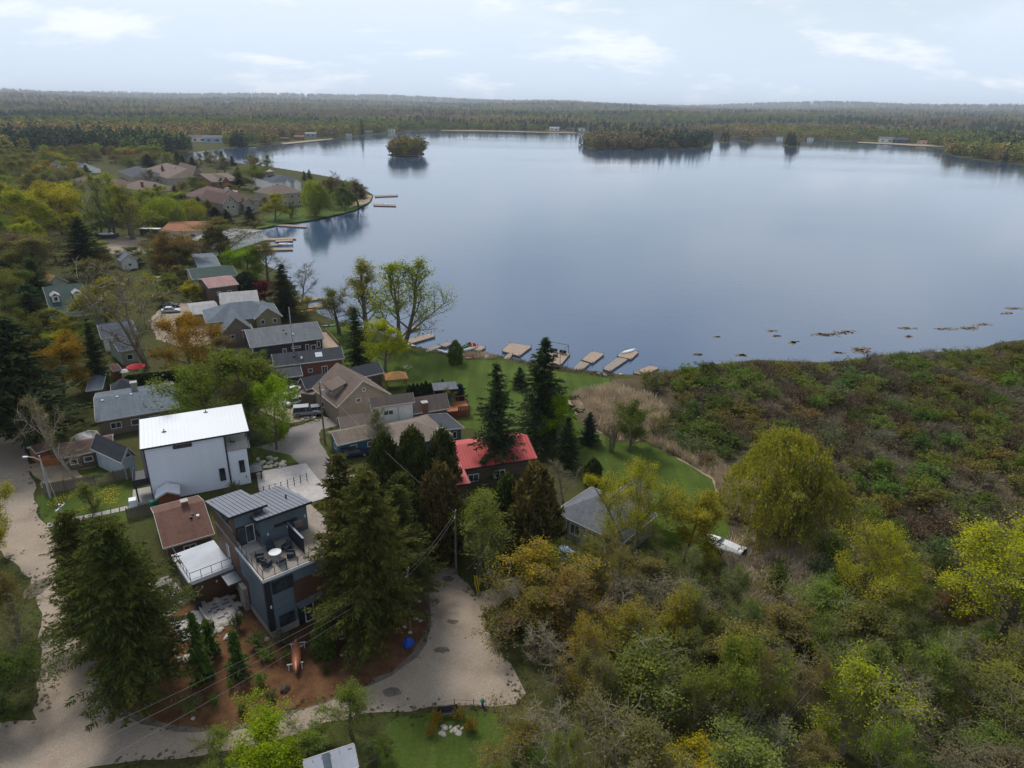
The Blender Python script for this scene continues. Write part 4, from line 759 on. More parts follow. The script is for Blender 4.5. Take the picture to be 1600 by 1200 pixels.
    for i, (dx, dy, lb) in enumerate(((-1.35, 0.6, 'nearest the glass door'), (-1.2, -0.7, 'nearest the terrace side rail'), (0.0, -1.5, 'nearest the front rail'), (1.3, -0.8, 'between table and front rail beside privacy screen'), (1.45, 0.6, 'against the dark privacy screen'), (0.2, 1.7, 'with its back to the slate-blue wall'))):
        c_ = root('lounge_chair', 'dark padded terrace chair ' + lb, 'chair', put(2.3 + dx, 2.6 + dy), h + math.atan2(dy, dx) - math.pi / 2, 'chairs round the terrace table'); link('seat', sm, c_); link('armrest', am, c_); link('backrest', km, c_)
modern_house()

# ---- other houses of the village
W_ = lambda *a: a
r, rf, L, D = house('brown_bungalow', 'maroon-shingled bungalow with white trim beside the modern house', (255, 857), (335, 834), 2.8, (219, 808), 1.9, 'gable_x', 'wall_brown', 'roof_maroon', wins=[('W', .55, 1.6, 1.1, .9, 1), ('S', .5, 1.0, 1.4, 1.1, 1)])
chimney(rf, L * .62, D * .52, 4, 5.2, .7); vents(rf, [(L * .7, D * .35, 4.0), (L * .8, D * .3, 3.9), (L * .66, D * .3, 3.95)])
r, rf, L, D = house('grey_bungalow', 'long low bungalow with blue-grey shingle roof behind the white house', (149, 659), (280, 637), 2.9, (190, 616), 1.5, 'gable_x', 'wall_taupe', 'roof_bluegrey', wins=[('S', .2, 1, 1.6, 1.1, 1), ('S', .45, 1, 1.4, 1.1), ('S', .7, 1, 1.6, 1.1, 1)])
chimney(rf, L * .5, D * .62, 3.6, 5.6, .95, 'stone'); vents(rf, [(L * .1, D * .42, 4.1), (L * .28, D * .45, 4.2), (L * .45, D * .46, 4.2), (L * .75, D * .45, 4.2)]); MB().tube([(L * .58, D * .2, 3.3), (L * .58, D * .2, 4.4)], .07, 6).build('roof_pipe', 'galvanised', rf)
r, rf, L, D = house('log_cottage', 'low brown cottage with ribbed plum roof behind the birch', (92, 716), (178, 700), 2.5, (140, 687), 0.9, 'gable_x', 'wall_brown', 'roof_plum', wins=[('S', .8, .1, .9, 2, 'door'), ('S', .5, .9, 1.2, .9), ('S', .2, .9, 1, .9)])
r, rf, L, D = house('small_gable_house', 'small pale blue gabled house with dark roof beside white house', (190, 724), (217, 713), 3.0, None, 2.0, 'gable_y', 'wall_paleblue', 'roof_charcoal', D=8, wins=[('S', .5, 3.3, .8, .7)])
r, rf, L, D = house('garden_shed', 'small brown shed with white metal gable roof by the maroon bungalow', (243, 779), (281, 772), 2.1, None, 0.7, 'gable_y', 'wood_red', 'white_metal_roof', D=2.6, cat='shed', oh=.2)
r, rf, L, D = house('gazebo_hut', 'dark pyramid-roofed gazebo behind the grey bungalow', (173, 614), (213, 608), 2.6, (193, 591), 1.6, 'hip', 'wall_brown', 'roof_charcoal', cat='gazebo')
r, rf, L, D = house('dormer_house', 'dark green roofed house with two white dormers', (77, 482), (140, 474), 4.2, (72, 448), 3.4, 'gable_x', 'wall_sage', 'roof_green', wins=[('S', .5, 1.4, 1.2, 1.2)])
for u in (.22, .76):
    y0 = D * .12; dm = MB().box(L * u - .75, L * u + .75, y0, y0 + 2.4, 5.0, 6.6).build('dormer', 'white_trim', r); MB().slab([(L * u - 1, y0 - .25, 6.5), (L * u, y0 - .25, 7.2), (L * u, y0 + 3, 7.2), (L * u - 1, y0 + 3, 6.5)], .1).slab([(L * u, y0 - .25, 7.2), (L * u + 1, y0 - .25, 6.5), (L * u + 1, y0 + 3, 6.5), (L * u, y0 + 3, 7.2)], .1).build('dormer_roof', 'roof_pale', dm); opening(r, (L * u - .75, L * u + .75, y0, y0 + 2), 'S', .5, 5.25, .9, 1.1)
wing(r, -.3, L + 3, -5.5, 0, 2.8, 1.2, 'shed_n', 'wall_sage', 'roof_green', wins=[('S', .2, 1, 1.3, 1), ('S', .6, 1, 1.3, 1)])
house('navy_roof_house', 'low house with navy roof and white fascia beside the bare tree', (158, 530), (215, 522), 3.0, (165, 508), 1.2, 'gable_x', 'wall_white', 'roof_navy', wins=[('S', .5, 1, 1.2, 1.1), ('E', .5, 1, 1.2, 1.1)])
house('sage_house', 'pale sage house with dark roof behind the red umbrella', (186, 550), (217, 544), 3.2, (190, 528), 1.4, 'gable_x', 'wall_sage', 'roof_navy', wins=[('S', .5, 1, 1.2, 1.2), ('E', .5, 1, .9, 1.2)])
house('blue_shed', 'small shed with blue-grey roof beside the narrow spruce', (134, 611), (160, 608), 2.4, (138, 582), 0.9, 'shed_n', 'wall_brown', 'roof_bluegrey', cat='shed')
house('patio_hut', 'small dark red hut beside the red umbrella', (176, 580), (190, 577), 2.2, (178, 569), .5, 'shed_n', 'wood_red', 'roof_maroon', cat='hut', oh=.15)
house('tan_roof_cottage', 'small cottage with tan orange roof above the dormer house', (70, 446), (108, 440), 3.0, None, 2.2, 'gable_y', 'wall_sage', 'roof_orange', D=9, wins=[('S', .5, 1, 1.1, 1.1)])
house('blue_hut', 'small white hut with slate-blue gable roof by the boat yard', (188, 408), (216, 405), 3.0, None, 1.8, 'gable_y', 'wall_white', 'roof_bluegrey', D=7, wins=[('S', .5, 1, 1, 1)])
house('rust_roof_hall', 'long low hall with rust-coloured roof above the boat yard', (249, 361), (322, 361), 3.6, (250, 346), 1.8, 'gable_x', 'wall_cream', 'roof_rust', wins=[('S', .3, 1.2, 2, 1.2), ('S', .7, 1.2, 2, 1.2)])
house('white_roof_shop', 'white building with pale flat-pitched roof beside the rust hall', (278, 381), (332, 384), 4.0, (282, 362), 1.0, 'gable_x', 'wall_white', 'roof_pale', wins=[('S', .3, 1, 1.6, 1.6), ('S', .7, 1, 1.6, 1.6)])
house('slate_roof_house', 'house with plain slate-grey roof before the green roof', (311, 422), (347, 419), 4.0, (318, 402), 1.2, 'gable_x', 'wall_grey', 'roof_bluegrey')
house('green_roof_house', 'cream house with long dark green roof', (301, 437), (372, 430), 4.6, (303, 420), 1.4, 'gable_x', 'wall_cream', 'roof_green', wins=[('S', .2, 2.6, 1.0, 1.1), ('S', .6, 2.6, 1, 1.1)])
house('pink_roof_house', 'brown house with faded pink roof', (326, 450), (373, 444), 4.8, (325, 435), 1.2, 'gable_x', 'wall_brown', 'roof_pink', wins=[('S', .3, 2.4, 1, 1), ('S', .7, 2.4, 1, 1)])
house('pale_roof_house', 'low house with pale grey roof between pink roof and craftsman house', (344, 476), (405, 471), 4.4, (344, 458), 1.4, 'gable_x', 'wall_taupe', 'roof_pale', wins=[('E', .5, 1.2, 1, 1.1)])
house('pale_roof_garage', 'flat pale-roofed garage beside the craftsman house', (300, 492), (344, 487), 3.0, (304, 477), .8, 'gable_x', 'wall_taupe', 'roof_pale', cat='garage')
r, rf, L, D = house('craftsman_house', 'large tan and olive craftsman house with blue-grey gabled roofs', (322, 505), (440, 492), 5.0, (330, 476), 2.6, 'hip', 'wall_olive', 'roof_bluegrey', wins=[('S', .12, 1.2, 1.5, 1.8, 1), ('S', .12, 3.4, 1.2, 1.1)])
wing(r, L * .16, L * .56, -5.2, D * .5, 3.9, 3.2, 'gable_y', 'wall_taupe', 'roof_bluegrey', wins=[('S', .3, 2.2, .9, .9), ('S', .75, 2.2, .9, .9)], fascia='wall_cream'); wing(r, L * .62, L * 1.0, -1.2, D * .5, 5.0, 2.4, 'gable_y', 'wall_olive', 'roof_bluegrey', wins=[('S', .25, 3.5, .9, 1.1), ('S', .75, 3.5, .9, 1.1)], fascia='wall_cream')
r, rf, L, D = house('navy_house', 'black-navy house with grey roof and bright white window trim', (391, 543), (507, 528), 4.6, (394, 514), 1.9, 'gable_x', 'wall_navy', 'roof_grey', wins=[('S', .36, .6, .9, 1.8, 'door'), ('S', .44, 2.0, .8, 1.3), ('S', .61, 3.0, 1.9, .5), ('S', .77, 2.1, .75, 1.5), ('S', .86, 1.4, 1.1, 1.9, 'door'), ('S', .94, 2.6, .75, 1.4)])
MB().box(.3, .55, .3, .55, 0, 4.5).build('corner_board', 'white_trim', r); MB().box(L - .5, L - .3, .3, .5, 0, 4.5).build('corner_board', 'white_trim', r); vents(rf, [(L * .5, D * .36, 5.9), (L * .6, D * .2, 5.4), (L * .52, D * .25, 5.5)]); MB().box(L, L + 3.2, 1, D, 1.6, 1.8).build('deck', 'wood_deck', r); g = MB()
for i in range(9): g.bar((L + 3.1, 1 + i * (D - 1) / 8, 1.8), (L + 3.1, 1 + i * (D - 1) / 8, 2.8), .08)
g.bar((L + 3.1, 1, 2.8), (L + 3.1, D, 2.8), .08).build('deck_railing', 'wood_deck', r)
r, rf, L, D = house('brick_house', 'red brick house with charcoal roof and skylight', (428, 573), (538, 560), 3.8, (427, 553), 1.6, 'gable_x', 'brick_wall', 'roof_charcoal', wins=[('S', .5, 1.6, .9, .8), ('S', .72, 1.0, 1.1, 1.6, 1)])
s_ = opening(r, (0, L, 0, D), 'S', .63, 0, 0, 0) if False else None; zz = zroof(D * .26, D, 3.8, 1.6); MB().hexa([(L * .6, D * .18, zz - .45 + .1), (L * .7, D * .18, zz - .45 + .1), (L * .7, D * .34, zz + .2), (L * .6, D * .34, zz + .2)], [(L * .6, D * .18, zz - .2), (L * .7, D * .18, zz - .2), (L * .7, D * .34, zz + .42), (L * .6, D * .34, zz + .42)]).build('skylight', 'white_metal_roof', rf)
wing(r, -.5, L * .36, -3.4, 0, 2.6, .9, 'shed_n', 'wall_navy', 'roof_charcoal'); vents(rf, [(L * .3, D * .3, 4.8), (L * .4, D * .2, 4.5)])
house('dark_long_house', 'long low house with charcoal roof behind the tan gabled house', (478, 609), (600, 582), 3.0, (472, 590), 1.6, 'gable_x', 'wall_brown', 'roof_charcoal', wins=[('S', .8, .9, 1.4, 1.2), ('E', .5, .9, 1.4, 1.2)])
r, rf, L, D = house('tan_gabled_house', 'tall tan board-and-batten house with steep brown roof and dormer', (526, 637), (611, 616), 3.6, None, 3.7, 'gable_y', 'wall_tan', 'roof_brown', D=10.5, wins=[('S', .52, 5.2, .6, .6), ('S', .4, 3.4, 1.0, .8), ('W', .3, 1, 1.4, 1.2)], fascia='wall_cream')
dm = MB().hexa([(.9, 3.0, 4.2), (2.8, 3.0, 4.2), (2.8, 6.4, 4.2), (.9, 6.4, 4.2)], [(.9, 3.0, 5.6), (2.8, 3.0, 6.2), (2.8, 6.4, 6.2), (.9, 6.4, 5.6)]).build('dormer', 'wall_tan', r); MB().slab([(.5, 2.7, 5.6), (3.4, 2.7, 6.5), (3.4, 6.7, 6.5), (.5, 6.7, 5.6)], .12).build('dormer_roof', 'roof_brown', dm); opening(r, (.9, 3, 3, 6.4), 'W', .5, 4.55, 1.8, .85, mull=1)
r, rf, L, D = house('white_two_storey_house', 'white two-storey house with brown roof and brick-walled wing', (580, 638), (648, 628), 5.2, (580, 622), 1.3, 'gable_x', 'wall_white', 'roof_tan', wins=[('S', .38, 3.4, 1.7, .9, 1), ('S', .78, 1.3, .7, .7), ('S', .3, 1.2, .9, .9)], oh=.3)
wing(r, -5.2, 0.3, -1.2, D + .6, 2.7, 1.5, 'gable_x', 'wall_white', 'roof_tan', wins=[('S', .4, 1, 1.2, 1)]); rf2 = wing(r, L - .3, L + 6.2, 0.6, D + 2.0, 2.8, 2.2, 'gable_x', 'brick_wall', 'roof_tan', wins=[('S', .35, 1, .8, .9), ('S', .75, 1, .8, 1)]); chimney(rf2, L + 1.9, 1.0, 0, 4.4, .95); MB().tube([(L * .62, -0.12 + .3, 0), (L * .62, -.12 + .3, 4.6)], .05, 6).build('downspout', 'galvanised', r)
r, rf, L, D = house('blue_cottage', 'deep blue cottage with white windows and long brown roof', (527, 696), (607, 678), 2.7, (514, 682), 1.0, 'gable_x', 'wall_blue', 'roof_tan', D=5.2, wins=[('S', .3, .95, 1.1, 1.05), ('S', .66, 1.05, .95, .9), ('W', .5, .9, 1.1, 1.0)])
wing(r, L - .6, 16.6, -5.4, 3.4, 2.9, 1.5, 'hip', 'wall_blue', 'roof_tan', wins=[('E', .25, .9, .8, 1.3), ('E', .5, .9, .8, 1.3), ('S', .3, .9, 1.0, 1.0)]); wing(r, 15.9, 19.6, -3.6, 3.0, 2.6, .5, 'shed_w', 'wall_blue', 'roof_charcoal', wins=[('S', .6, .9, .8, 1.3)])
r, rf, L, D = house('red_roof_house', 'dark timber house with bright red metal roof and tall stone chimney', (694, 738), (840, 716), 3.4, (690, 716), 1.6, 'gable_x', 'wall_brown', 'roof_red_metal', D=9, wins=[('S', .3, 1, 1.6, 1.2, 1), ('S', .6, 1, 1.6, 1.2, 1), ('W', .5, 1, 1.4, 1.2)], fascia='dark_trim')
chimney(rf, .9, D * .62, 2, 7.2, 1.0, 'brick_wall'); sm = MB().bar((0, 0.02, 3.46), (0, D / 2, 5.06), .04, .06).mesh('standing_seam', 'roof_red_metal')
for i in range(1, 30): link('standing_seam', sm, rf, loc=(L * i / 30, 0, 0))
wing(r, L * .02, L * .2, -3.6, D * .4, 3.2, .9, 'shed_n', 'wall_brown', 'roof_red_metal', fascia='dark_trim')
r, rf, L, D = house('grey_hip_house', 'low house with grey hipped roof half hidden by yellow trees', (864, 800), (972, 850), 3.0, (919, 751), 2.4, 'hip', 'wall_grey', 'roof_grey', D=8.5, wins=[('S', .1, .8, 1.2, 1.6), ('S', .3, .8, 1.6, 1.6, 1), ('S', .55, .8, 1.6, 1.6, 1)])
wing(r, L * .30, L * .78, 5.0, 11.5, 2.95, 2.3, 'gable_y', 'wall_grey', 'roof_grey'); vents(rf, [(L * .25, 3, 4.2), (L * .5, 2, 3.8)])
# glasshouse roof at the bottom edge
r, rf, L, D = house('glasshouse', 'lean-to with weathered metal and glass roof at the bottom edge', (480, 1226), (560, 1198), 2.4, (534, 1168), 0.9, 'shed_n', 'wood_weathered', 'galvanised', cat='shed', oh=.2); pan = MB().slab([(0.03, 0.05, 2.44), (.62, 0.05, 2.44), (.62, D - .05, 3.30), (.03, D - .05, 3.30)], .03)
pms = [pan.mesh('roof_panel', m_) for m_ in ('galvanised', 'membrane', 'roof_bluegrey')]
for i in range(int(L / .68)): link('roof_panel', pms[i % 3], rf, loc=(i * .68, 0, 0))
# houses on the wooded point
def far_house(name, label, A, B, ze, R, rise, kind, wall, roof, **kw):
    return house(name, label, A, B, ze, R, rise, kind, wall, roof, **kw)
r, rf, L, D = far_house('stone_mansion', 'stone mansion with plum gabled roof and pale chimney on the point', (345, 317), (405, 312), 6, (372, 292), 4.5, 'hip', 'wall_stone', 'roof_plum', wins=[('S', .6, 3.4, 1.4, 1.6), ('S', .85, 3.4, 1.4, 1.6), ('S', .85, .8, 1.4, 1.6)], hipk=.8); wing(r, -1, L * .34, -4, D * .5, 6, 4.2, 'gable_y', 'wall_stone', 'roof_plum', wins=[('S', .3, 3.4, 1.3, 1.5), ('S', .7, 3.4, 1.3, 1.5), ('S', .5, 6.8, 1.2, 1.2)]); wing(r, L * .5, L * .8, -2.5, D * .5, 5, 2.6, 'gable_y', 'wall_stone', 'roof_plum', wins=[('S', .5, 2.2, 1.6, 1.5)]); chimney(rf, L * .45, D * .25, 6, 11.5, 1.6, 'wall_cream')
r, rf, L, D = far_house('turret_house', 'white lakeside house with dark roof and round-topped lookout', (423, 285), (471, 283), 8, (440, 272), 2.6, 'hip', 'wall_white', 'roof_navy', wins=[('S', u, z, 2.2, 1.8) for u in (.2, .5, .8) for z in (1.5, 5)]); MB().lathe([(2.4, 10), (2.4, 12.4), (2.7, 12.5), (.2, 13.6)], 8, (L * .35, D * .5)).build('turret', 'wall_taupe', rf); wing(r, L * .42, L * .62, -2, D * .5, 8, 1.8, 'gable_y', 'wall_white', 'roof_navy'); wing(r, L * .7, L * .92, -2, D * .5, 8, 1.8, 'gable_y', 'wall_white', 'roof_navy')
far_house('taupe_mansion', 'big taupe stone mansion with grey-brown hip roof beside turret house', (424, 304), (474, 300), 7, (445, 288), 3.6, 'hip', 'wall_stone', 'roof_brown', wins=[('S', u, z, 1.4, 1.5) for u in (.15, .4, .65, .88) for z in (1.2, 4.4)], hipk=.7)
r, rf, L, D = far_house('wide_mansion', 'widest brown-roofed mansion nearest the open water', (262, 279), (337, 276), 5, (300, 258), 5, 'hip', 'wall_stone', 'roof_brown', wins=[('S', u, 1.2, 1.8, 1.8) for u in (.2, .5, .8)], hipk=.6); wing(r, L * .5, L * .75, -3, D * .6, 6, 6, 'hip', 'wall_stone', 'roof_brown')
far_house('dark_mansion', 'long house with charcoal hip roof beside the widest mansion', (208, 277), (262, 275), 4.5, (235, 262), 3.6, 'hip', 'wall_stone', 'roof_charcoal', wins=[('S', .3, 1.2, 1.6, 1.6), ('S', .7, 1.2, 1.6, 1.6)]); r, rf, L, D = far_house('hip_bungalow', 'stone bungalow with brown hip roof before the mansions', (234, 300), (284, 296), 3.6, (262, 281), 4, 'hip', 'wall_stone', 'roof_brown', wins=[('S', u, 1, 1.6, 1.5) for u in (.2, .5, .8)]); chimney(rf, L * .2, D * .4, 4, 8, 1.2)
r, rf, L, D = far_house('red_brick_house', 'red brick house with brown roof and red garage door by the drive', (331, 284), (375, 282), 5, (350, 270), 3, 'gable_x', 'brick_wall', 'roof_brown', wins=[('S', .25, 2.6, 1.4, 1.5)]); wing(r, L * .3, L * .6, -3, D * .5, 5, 3, 'gable_y', 'brick_wall', 'roof_brown', wins=[('S', .5, 2, 1.6, 1.6)]); MB().box(L * .78, L * .95, .33, .39, 0, 2.8).build('garage_door', 'red_cloth', r)
r, rf, L, D = far_house('white_dormer_house', 'dark-roofed house with two white gable peaks among trees', (66, 262), (112, 266), 4, (75, 250), 4.5, 'gable_x', 'wall_white', 'roof_charcoal', wins=[('S', .3, 1.2, 1.5, 1.5), ('S', .7, 1.2, 1.5, 1.5)]); wing(r, L * .52, L * .8, -1, D * .5, 5, 3, 'gable_y', 'wall_white', 'roof_charcoal', wins=[('S', .5, 4.5, 1.4, 1.5)]); wing(r, L * .8, L * 1.35, -9, D * .3, 4, 3, 'gable_x', 'wall_cream', 'roof_charcoal')
far_house('stone_cabin', 'steep stone cabin with slate roof among yellow trees', (134, 323), (156, 322), 4.5, None, 5.5, 'gable_y', 'wall_stone', 'roof_bluegrey', D=12, wins=[('S', .35, 2, 1.2, 1.8), ('S', .65, 2, 1.2, 1.8), ('S', .5, 5.2, 1.2, 1.6)]); far_house('plum_roof_house', 'house with plum hip roof behind the tall yellow trees', (180, 290), (216, 287), 4, (197, 274), 3, 'hip', 'wall_cream', 'roof_plum', wins=[('S', .5, 1, 1.6, 1.6)])
# cottages on the far shore
far = [(312, 223, 26, 'white', 'brown', 'cream cottage at the far bay head'), (334, 224, 28, 'paleblue', 'bluegrey', 'blue boathouse on the far bay'), (392, 221, 14, 'brown', 'rust', 'brown cottage where the far bay opens'), (445, 221, 14, 'brown', 'plum', 'dark cottage above the far beach'), (468, 219, 16, 'brown', 'rust', 'long rust-roofed lodge at the far beach'), (486, 215, 18, 'paleblue', 'pale', 'pale blue cottage above the far beach'), (545, 213, 10, 'white', 'grey', 'white cottage on the far narrow shore'), (576, 210, 12, 'grey', 'pale', 'small grey cottage before the tall far pine'), (612, 207, 12, 'white', 'grey', 'white boathouse where reeds begin'),
       (866, 205, 16, 'white', 'pale', 'white lodge on the far middle shore'), (890, 205, 12, 'brown', 'charcoal', 'dark house in the middle of the far row'), (906, 205, 16, 'white', 'charcoal', 'black and white house ending the far row'), (1218, 218, 10, 'white', 'grey', 'white cottage behind the small islets'), (1266, 219, 10, 'white', 'pale', 'white boathouse by the far point'), (1385, 223, 24, 'white', 'grey', 'white clubhouse above the far beach'), (1406, 224, 22, 'navy', 'navy', 'dark blue boathouse on the far beach'), (1440, 226, 14, 'cream', 'rust', 'cream beach hut by the far beach'), (1562, 247, 12, 'white', 'pale', 'white cabin among trees of the dark headland')]
for x, y, w_, wl, rfm, lb in far:
    P = at(x, y); q = depth(P) / F * w_; hd = math.atan2(P[1], P[0]) - math.pi / 2; n_ = np.array([-math.sin(hd), math.cos(hd)]); P2_ = P[:2] + n_ * (4 + 0.004 * P[1]); r = root('shore_cottage', lb, 'cottage', (P2_[0] - math.cos(hd) * q / 2, P2_[1] - math.sin(hd) * q / 2, 0), hd, 'cottages on the far shore'); h_ = min(7, q * .3)
    wing(r, 0, q, 0, q * .55, h_, q * .13, 'gable_x', 'wall_' + wl, 'roof_' + rfm, oh=.5, wins=[('S', .25, h_ * .3, q * .16, h_ * .4), ('S', .7, h_ * .3, q * .2, h_ * .4)], z0=-1); FAR_CLEAR.append((P2_ - n_ * q * .3, q * .95)); FAR_CLEAR += [(P2_ - n_ * q * k_, q * .8) for k_ in (1.0, 2.0, 3.0, 4.5, 6, 7.5, 9)]
P = at(630, 243.5); r = root('island_cottage', 'dark cottage with white railing on the tiny tree island', 'cottage', (P[0] - 9, P[1], 0), 0); wing(r, 0, 26, 0, 9, 5, 2.6, 'gable_x', 'wall_brown', 'roof_charcoal', wins=[('S', .2, 1.5, 3, 2), ('S', .5, 1.5, 3, 2), ('S', .8, 1.5, 3, 2)], z0=-1); MB().box(-2, 30, -5, 0, .3, .7).build('deck', 'wood_weathered', r)
# ------------------------------------------------------------------ trees one can point to
T = tree
T(226, 1084, 815, 165, 'hemlock', 'needle', 'tall dark conifer on bare trunk between gravel lane and mulch bed', var=0)
T(156, 1010, 803, 100, 'hemlock', 'needle', 'dark conifer crowding the gravel lane beside brown bungalow', var=1)
T(548, 940, 712, 112, 'pine', 'needle', 'airy thin-topped pine behind the modern house beside paved road', var=0)
T(588, 1000, 738, 140, 'hemlock', 'needle', 'broad dark conifer overhanging the roof terrace of modern house', var=1)
T(628, 935, 762, 92, 'hemlock', 'needle', 'dark conifer on the mulch bed edge beside bend of gravel road', var=2)
T(548, 985, 800, 90, 'hemlock', 'needle', 'dark conifer hiding the end wall of the modern house', var=1)
T(632, 872, 742, 82, 'cedar', 'cedar', 'rounded dark cedar behind the big conifers beside gravel road', var=2)
for x, by, ty, w_, c_, lb in ((604, 782, 676, 56, 'cedar', 'first dark rounded cedar from blue cottage in the driveway row'), (648, 784, 670, 58, 'cedar', 'middle dark rounded cedar of the row before blue cottage'), (692, 778, 670, 56, 'cedar', 'dark rounded cedar of the row touching the red roof')):
    T(x, by, ty, w_, 'cedar', c_, lb, 'cedars in front of the blue cottage')
T(690, 868, 726, 78, 'cedar', 'rusty', 'rusty brown-green cedar below the red roof gable')
T(834, 880, 728, 84, 'cedar', 'rusty', 'tall rusty brown cedar between red roof and grey hip roof')
T(790, 862, 742, 60, 'cedar', 'cedar', 'dark cedar squeezed behind the rusty cedar under red roof')
T(774, 740, 570, 84, 'spruce', 'dark', 'tall pointed spruce standing in front of the red roof', var=0)
T(846, 690, 530, 92, 'spruce', 'dark', 'tallest spruce with open top rising over the docks', var=1)
T(884, 730, 652, 42, 'spruce', 'dark', 'small dark spruce at foot of the tallest spruce'); T(920, 692, 645, 34, 'spruce', 'blue', 'lone conical spruce on the lawn beside brown reeds')
T(925, 758, 716, 30, 'cedar', 'cedar', 'small clipped cedar behind the grey hip roof'); T(712, 568, 532, 24, 'cedar', 'green', 'lone conical cedar on the lawn by the red-chair dock')
T(719, 634, 600, 24, 'young_spruce', 'blue', 'small blue spruce on lawn beside the orange deck'); T(812, 606, 574, 26, 'spruce', 'dark', 'little dark spruce peeping between the two tall spruces')
T(868, 706, 622, 62, 'broad', 'lime', 'bright lime tree tucked behind the tallest spruce'); T(700, 640, 606, 24, 'bud', 'olive', 'thin olive sapling on lawn beside the pergola')
T(984, 706, 632, 62, 'broad', 'green', 'fresh green round tree at the lawn and reed edge'); T(955, 706, 650, 28, 'twiggy', 'brown', 'bare brown bush beside fresh green tree at reed edge')
T(748, 900, 762, 112, 'bud', 'mid', 'fresh green open tree beside the gravel road bend', var=1); T(722, 858, 788, 54, 'broad', 'green', 'dark green leafy tree between road and red-roofed house')
T(700, 872, 800, 40, 'cedar', 'cedar', 'narrow dark cedar at the roadside under power line'); T(880, 792, 716, 56, 'bare', 'grey', 'grey bare tree beside the grey hip roof ridge')
T(1205, 846, 680, 160, 'willow', (0.27, 0.25, 0.03), 'big golden weeping willow at the marsh edge', var=0)
T(990, 888, 732, 150, 'big_bud', 'gold', 'yellow budding tree with dark limbs leaning over grey hip roof', var=1)
T(1068, 878, 768, 92, 'broad', (0.27, 0.25, 0.025), 'dense golden-olive tree beside the white boat'); T(930, 900, 838, 80, 'bud', 'olive', 'olive bush tree below the grey hip roof eave')
T(862, 930, 852, 84, 'bud', 'mid', 'light green tree by the parked blue car at the drive end'); T(1040, 900, 838, 70, 'bud', 'mid', 'light green low tree below the golden-olive tree')
T(392, 686, 553, 135, 'broad', 'moss', 'big round olive maple behind the white three-storey house', var=0); T(432, 702, 588, 70, 'broad', 'lime', 'bright green leafy tree at the bend of the paved road', var=1)
T(330, 668, 570, 92, 'broad', 'mid', 'green tree over the end of long grey bungalow roof', var=2); T(384, 676, 592, 80, 'bud', 'brown', 'brown leafless tree between the two green trees behind white house')
T(296, 590, 490, 98, 'broad', 'orange', 'orange-leaved maple above the hedge by craftsman house', var=1); T(100, 622, 522, 78, 'broad', 'orange', 'orange-leaved tree beside the huge dark pine', var=2)
T(228, 572, 398, 158, 'bare', 'grey', 'huge bare grey tree with forked trunk over the court', var=1); T(168, 512, 433, 88, 'broad', 'yg', 'yellow-green domed tree beside dormer house', var=0)
T(158, 606, 505, 38, 'spruce', 'dark', 'narrow dark spruce beside the blue shed roof'); T(50, 694, 498, 165, 'pine', 'dark', 'huge dark pine hanging over the gravel lane', var=1)
T(10, 640, 488, 110, 'pine', 'dark', 'second dark pine behind the huge one at picture edge', var=0); T(118, 748, 618, 92, 'birch', 'bronze', 'white-barked birch with brown buds in front of low brown house')
T(-6, 872, 740, 76, 'broad', 'gold', 'golden tree cut by picture edge beside the gravel lane'); T(148, 800, 752, 46, 'bud', 'moss', 'thin sapling on the dandelion lawn')
T(30, 1000, 892, 70, 'bud', 'olive', 'dim olive tree on the far verge of gravel lane'); T(-30, 1000, 850, 120, 'broad', 'olive', 'olive tree at picture edge above gravel lane'); T(48, 1055, 945, 72, 'bare', 'yg', 'thin bare bush with yellow tips leaning over gravel lane'); T(8, 1118, 1030, 110, 'broad', 'green', 'dark green bush at the lane corner')
T(574, 524, 402, 66, 'poplar', 'yg', 'slim sparse poplar on the shore beside dark pointed spruce', var=0); T(630, 543, 398, 112, 'poplar', 'yg', 'big sparse poplar spreading over the shore docks', var=1)
T(602, 580, 503, 66, 'broad', (0.42, 0.43, 0.02), 'bright yellow-green round tree on the shore lawn', var=0); T(560, 574, 482, 44, 'spruce', 'dark', 'dark pointed spruce beside the bright yellow tree'); T(530, 522, 447, 62, 'bud', 'moss', 'olive round tree at the shore beside dark house')
T(448, 496, 414, 52, 'spruce', 'dark', 'dark wide spruce behind the craftsman house'); T(472, 482, 408, 54, 'bare', 'brown', 'dark bare tree at the water beside dark spruce'); T(414, 470, 437, 30, 'broad', 'red', 'small crimson tree between pale roof and dark spruce'); T(478, 500, 462, 34, 'bud', 'yg', 'yellow shrub tree beside craftsman house gable')
T(384, 440, 384, 54, 'broad', 'lime', 'bright green round tree beside the green roof'); T(388, 462, 425, 38, 'cedar', 'dark', 'dark round evergreen beside pink roof'); T(420, 440, 376, 50, 'bud', 'olive', 'sparse olive tree before the cove docks')
T(285, 428, 362, 68, 'broad', 'bronze', 'bronze-green tree beside the slate-grey roof'); T(262, 416, 360, 40, 'bud', 'green', 'thin green tree at the boat yard'); T(362, 402, 340, 92, 'bud', 'olive', 'wide olive budding tree beside white shed roof', var=2); T(338, 396, 356, 40, 'cedar', 'dark', 'dark evergreen beneath the wide olive tree')
T(138, 432, 340, 58, 'pine', 'dark', 'tall dark pine beside the boat yard'); T(62, 442, 368, 110, 'bud', 'bronze', 'wide bronze tree above the dormer house', var=0); T(30, 420, 362, 70, 'bud', 'brown', 'brown bare-topped tree at left of the bronze tree'); T(210, 412, 385, 44, 'broad', 'green', 'low green tree by blue-grey hut')
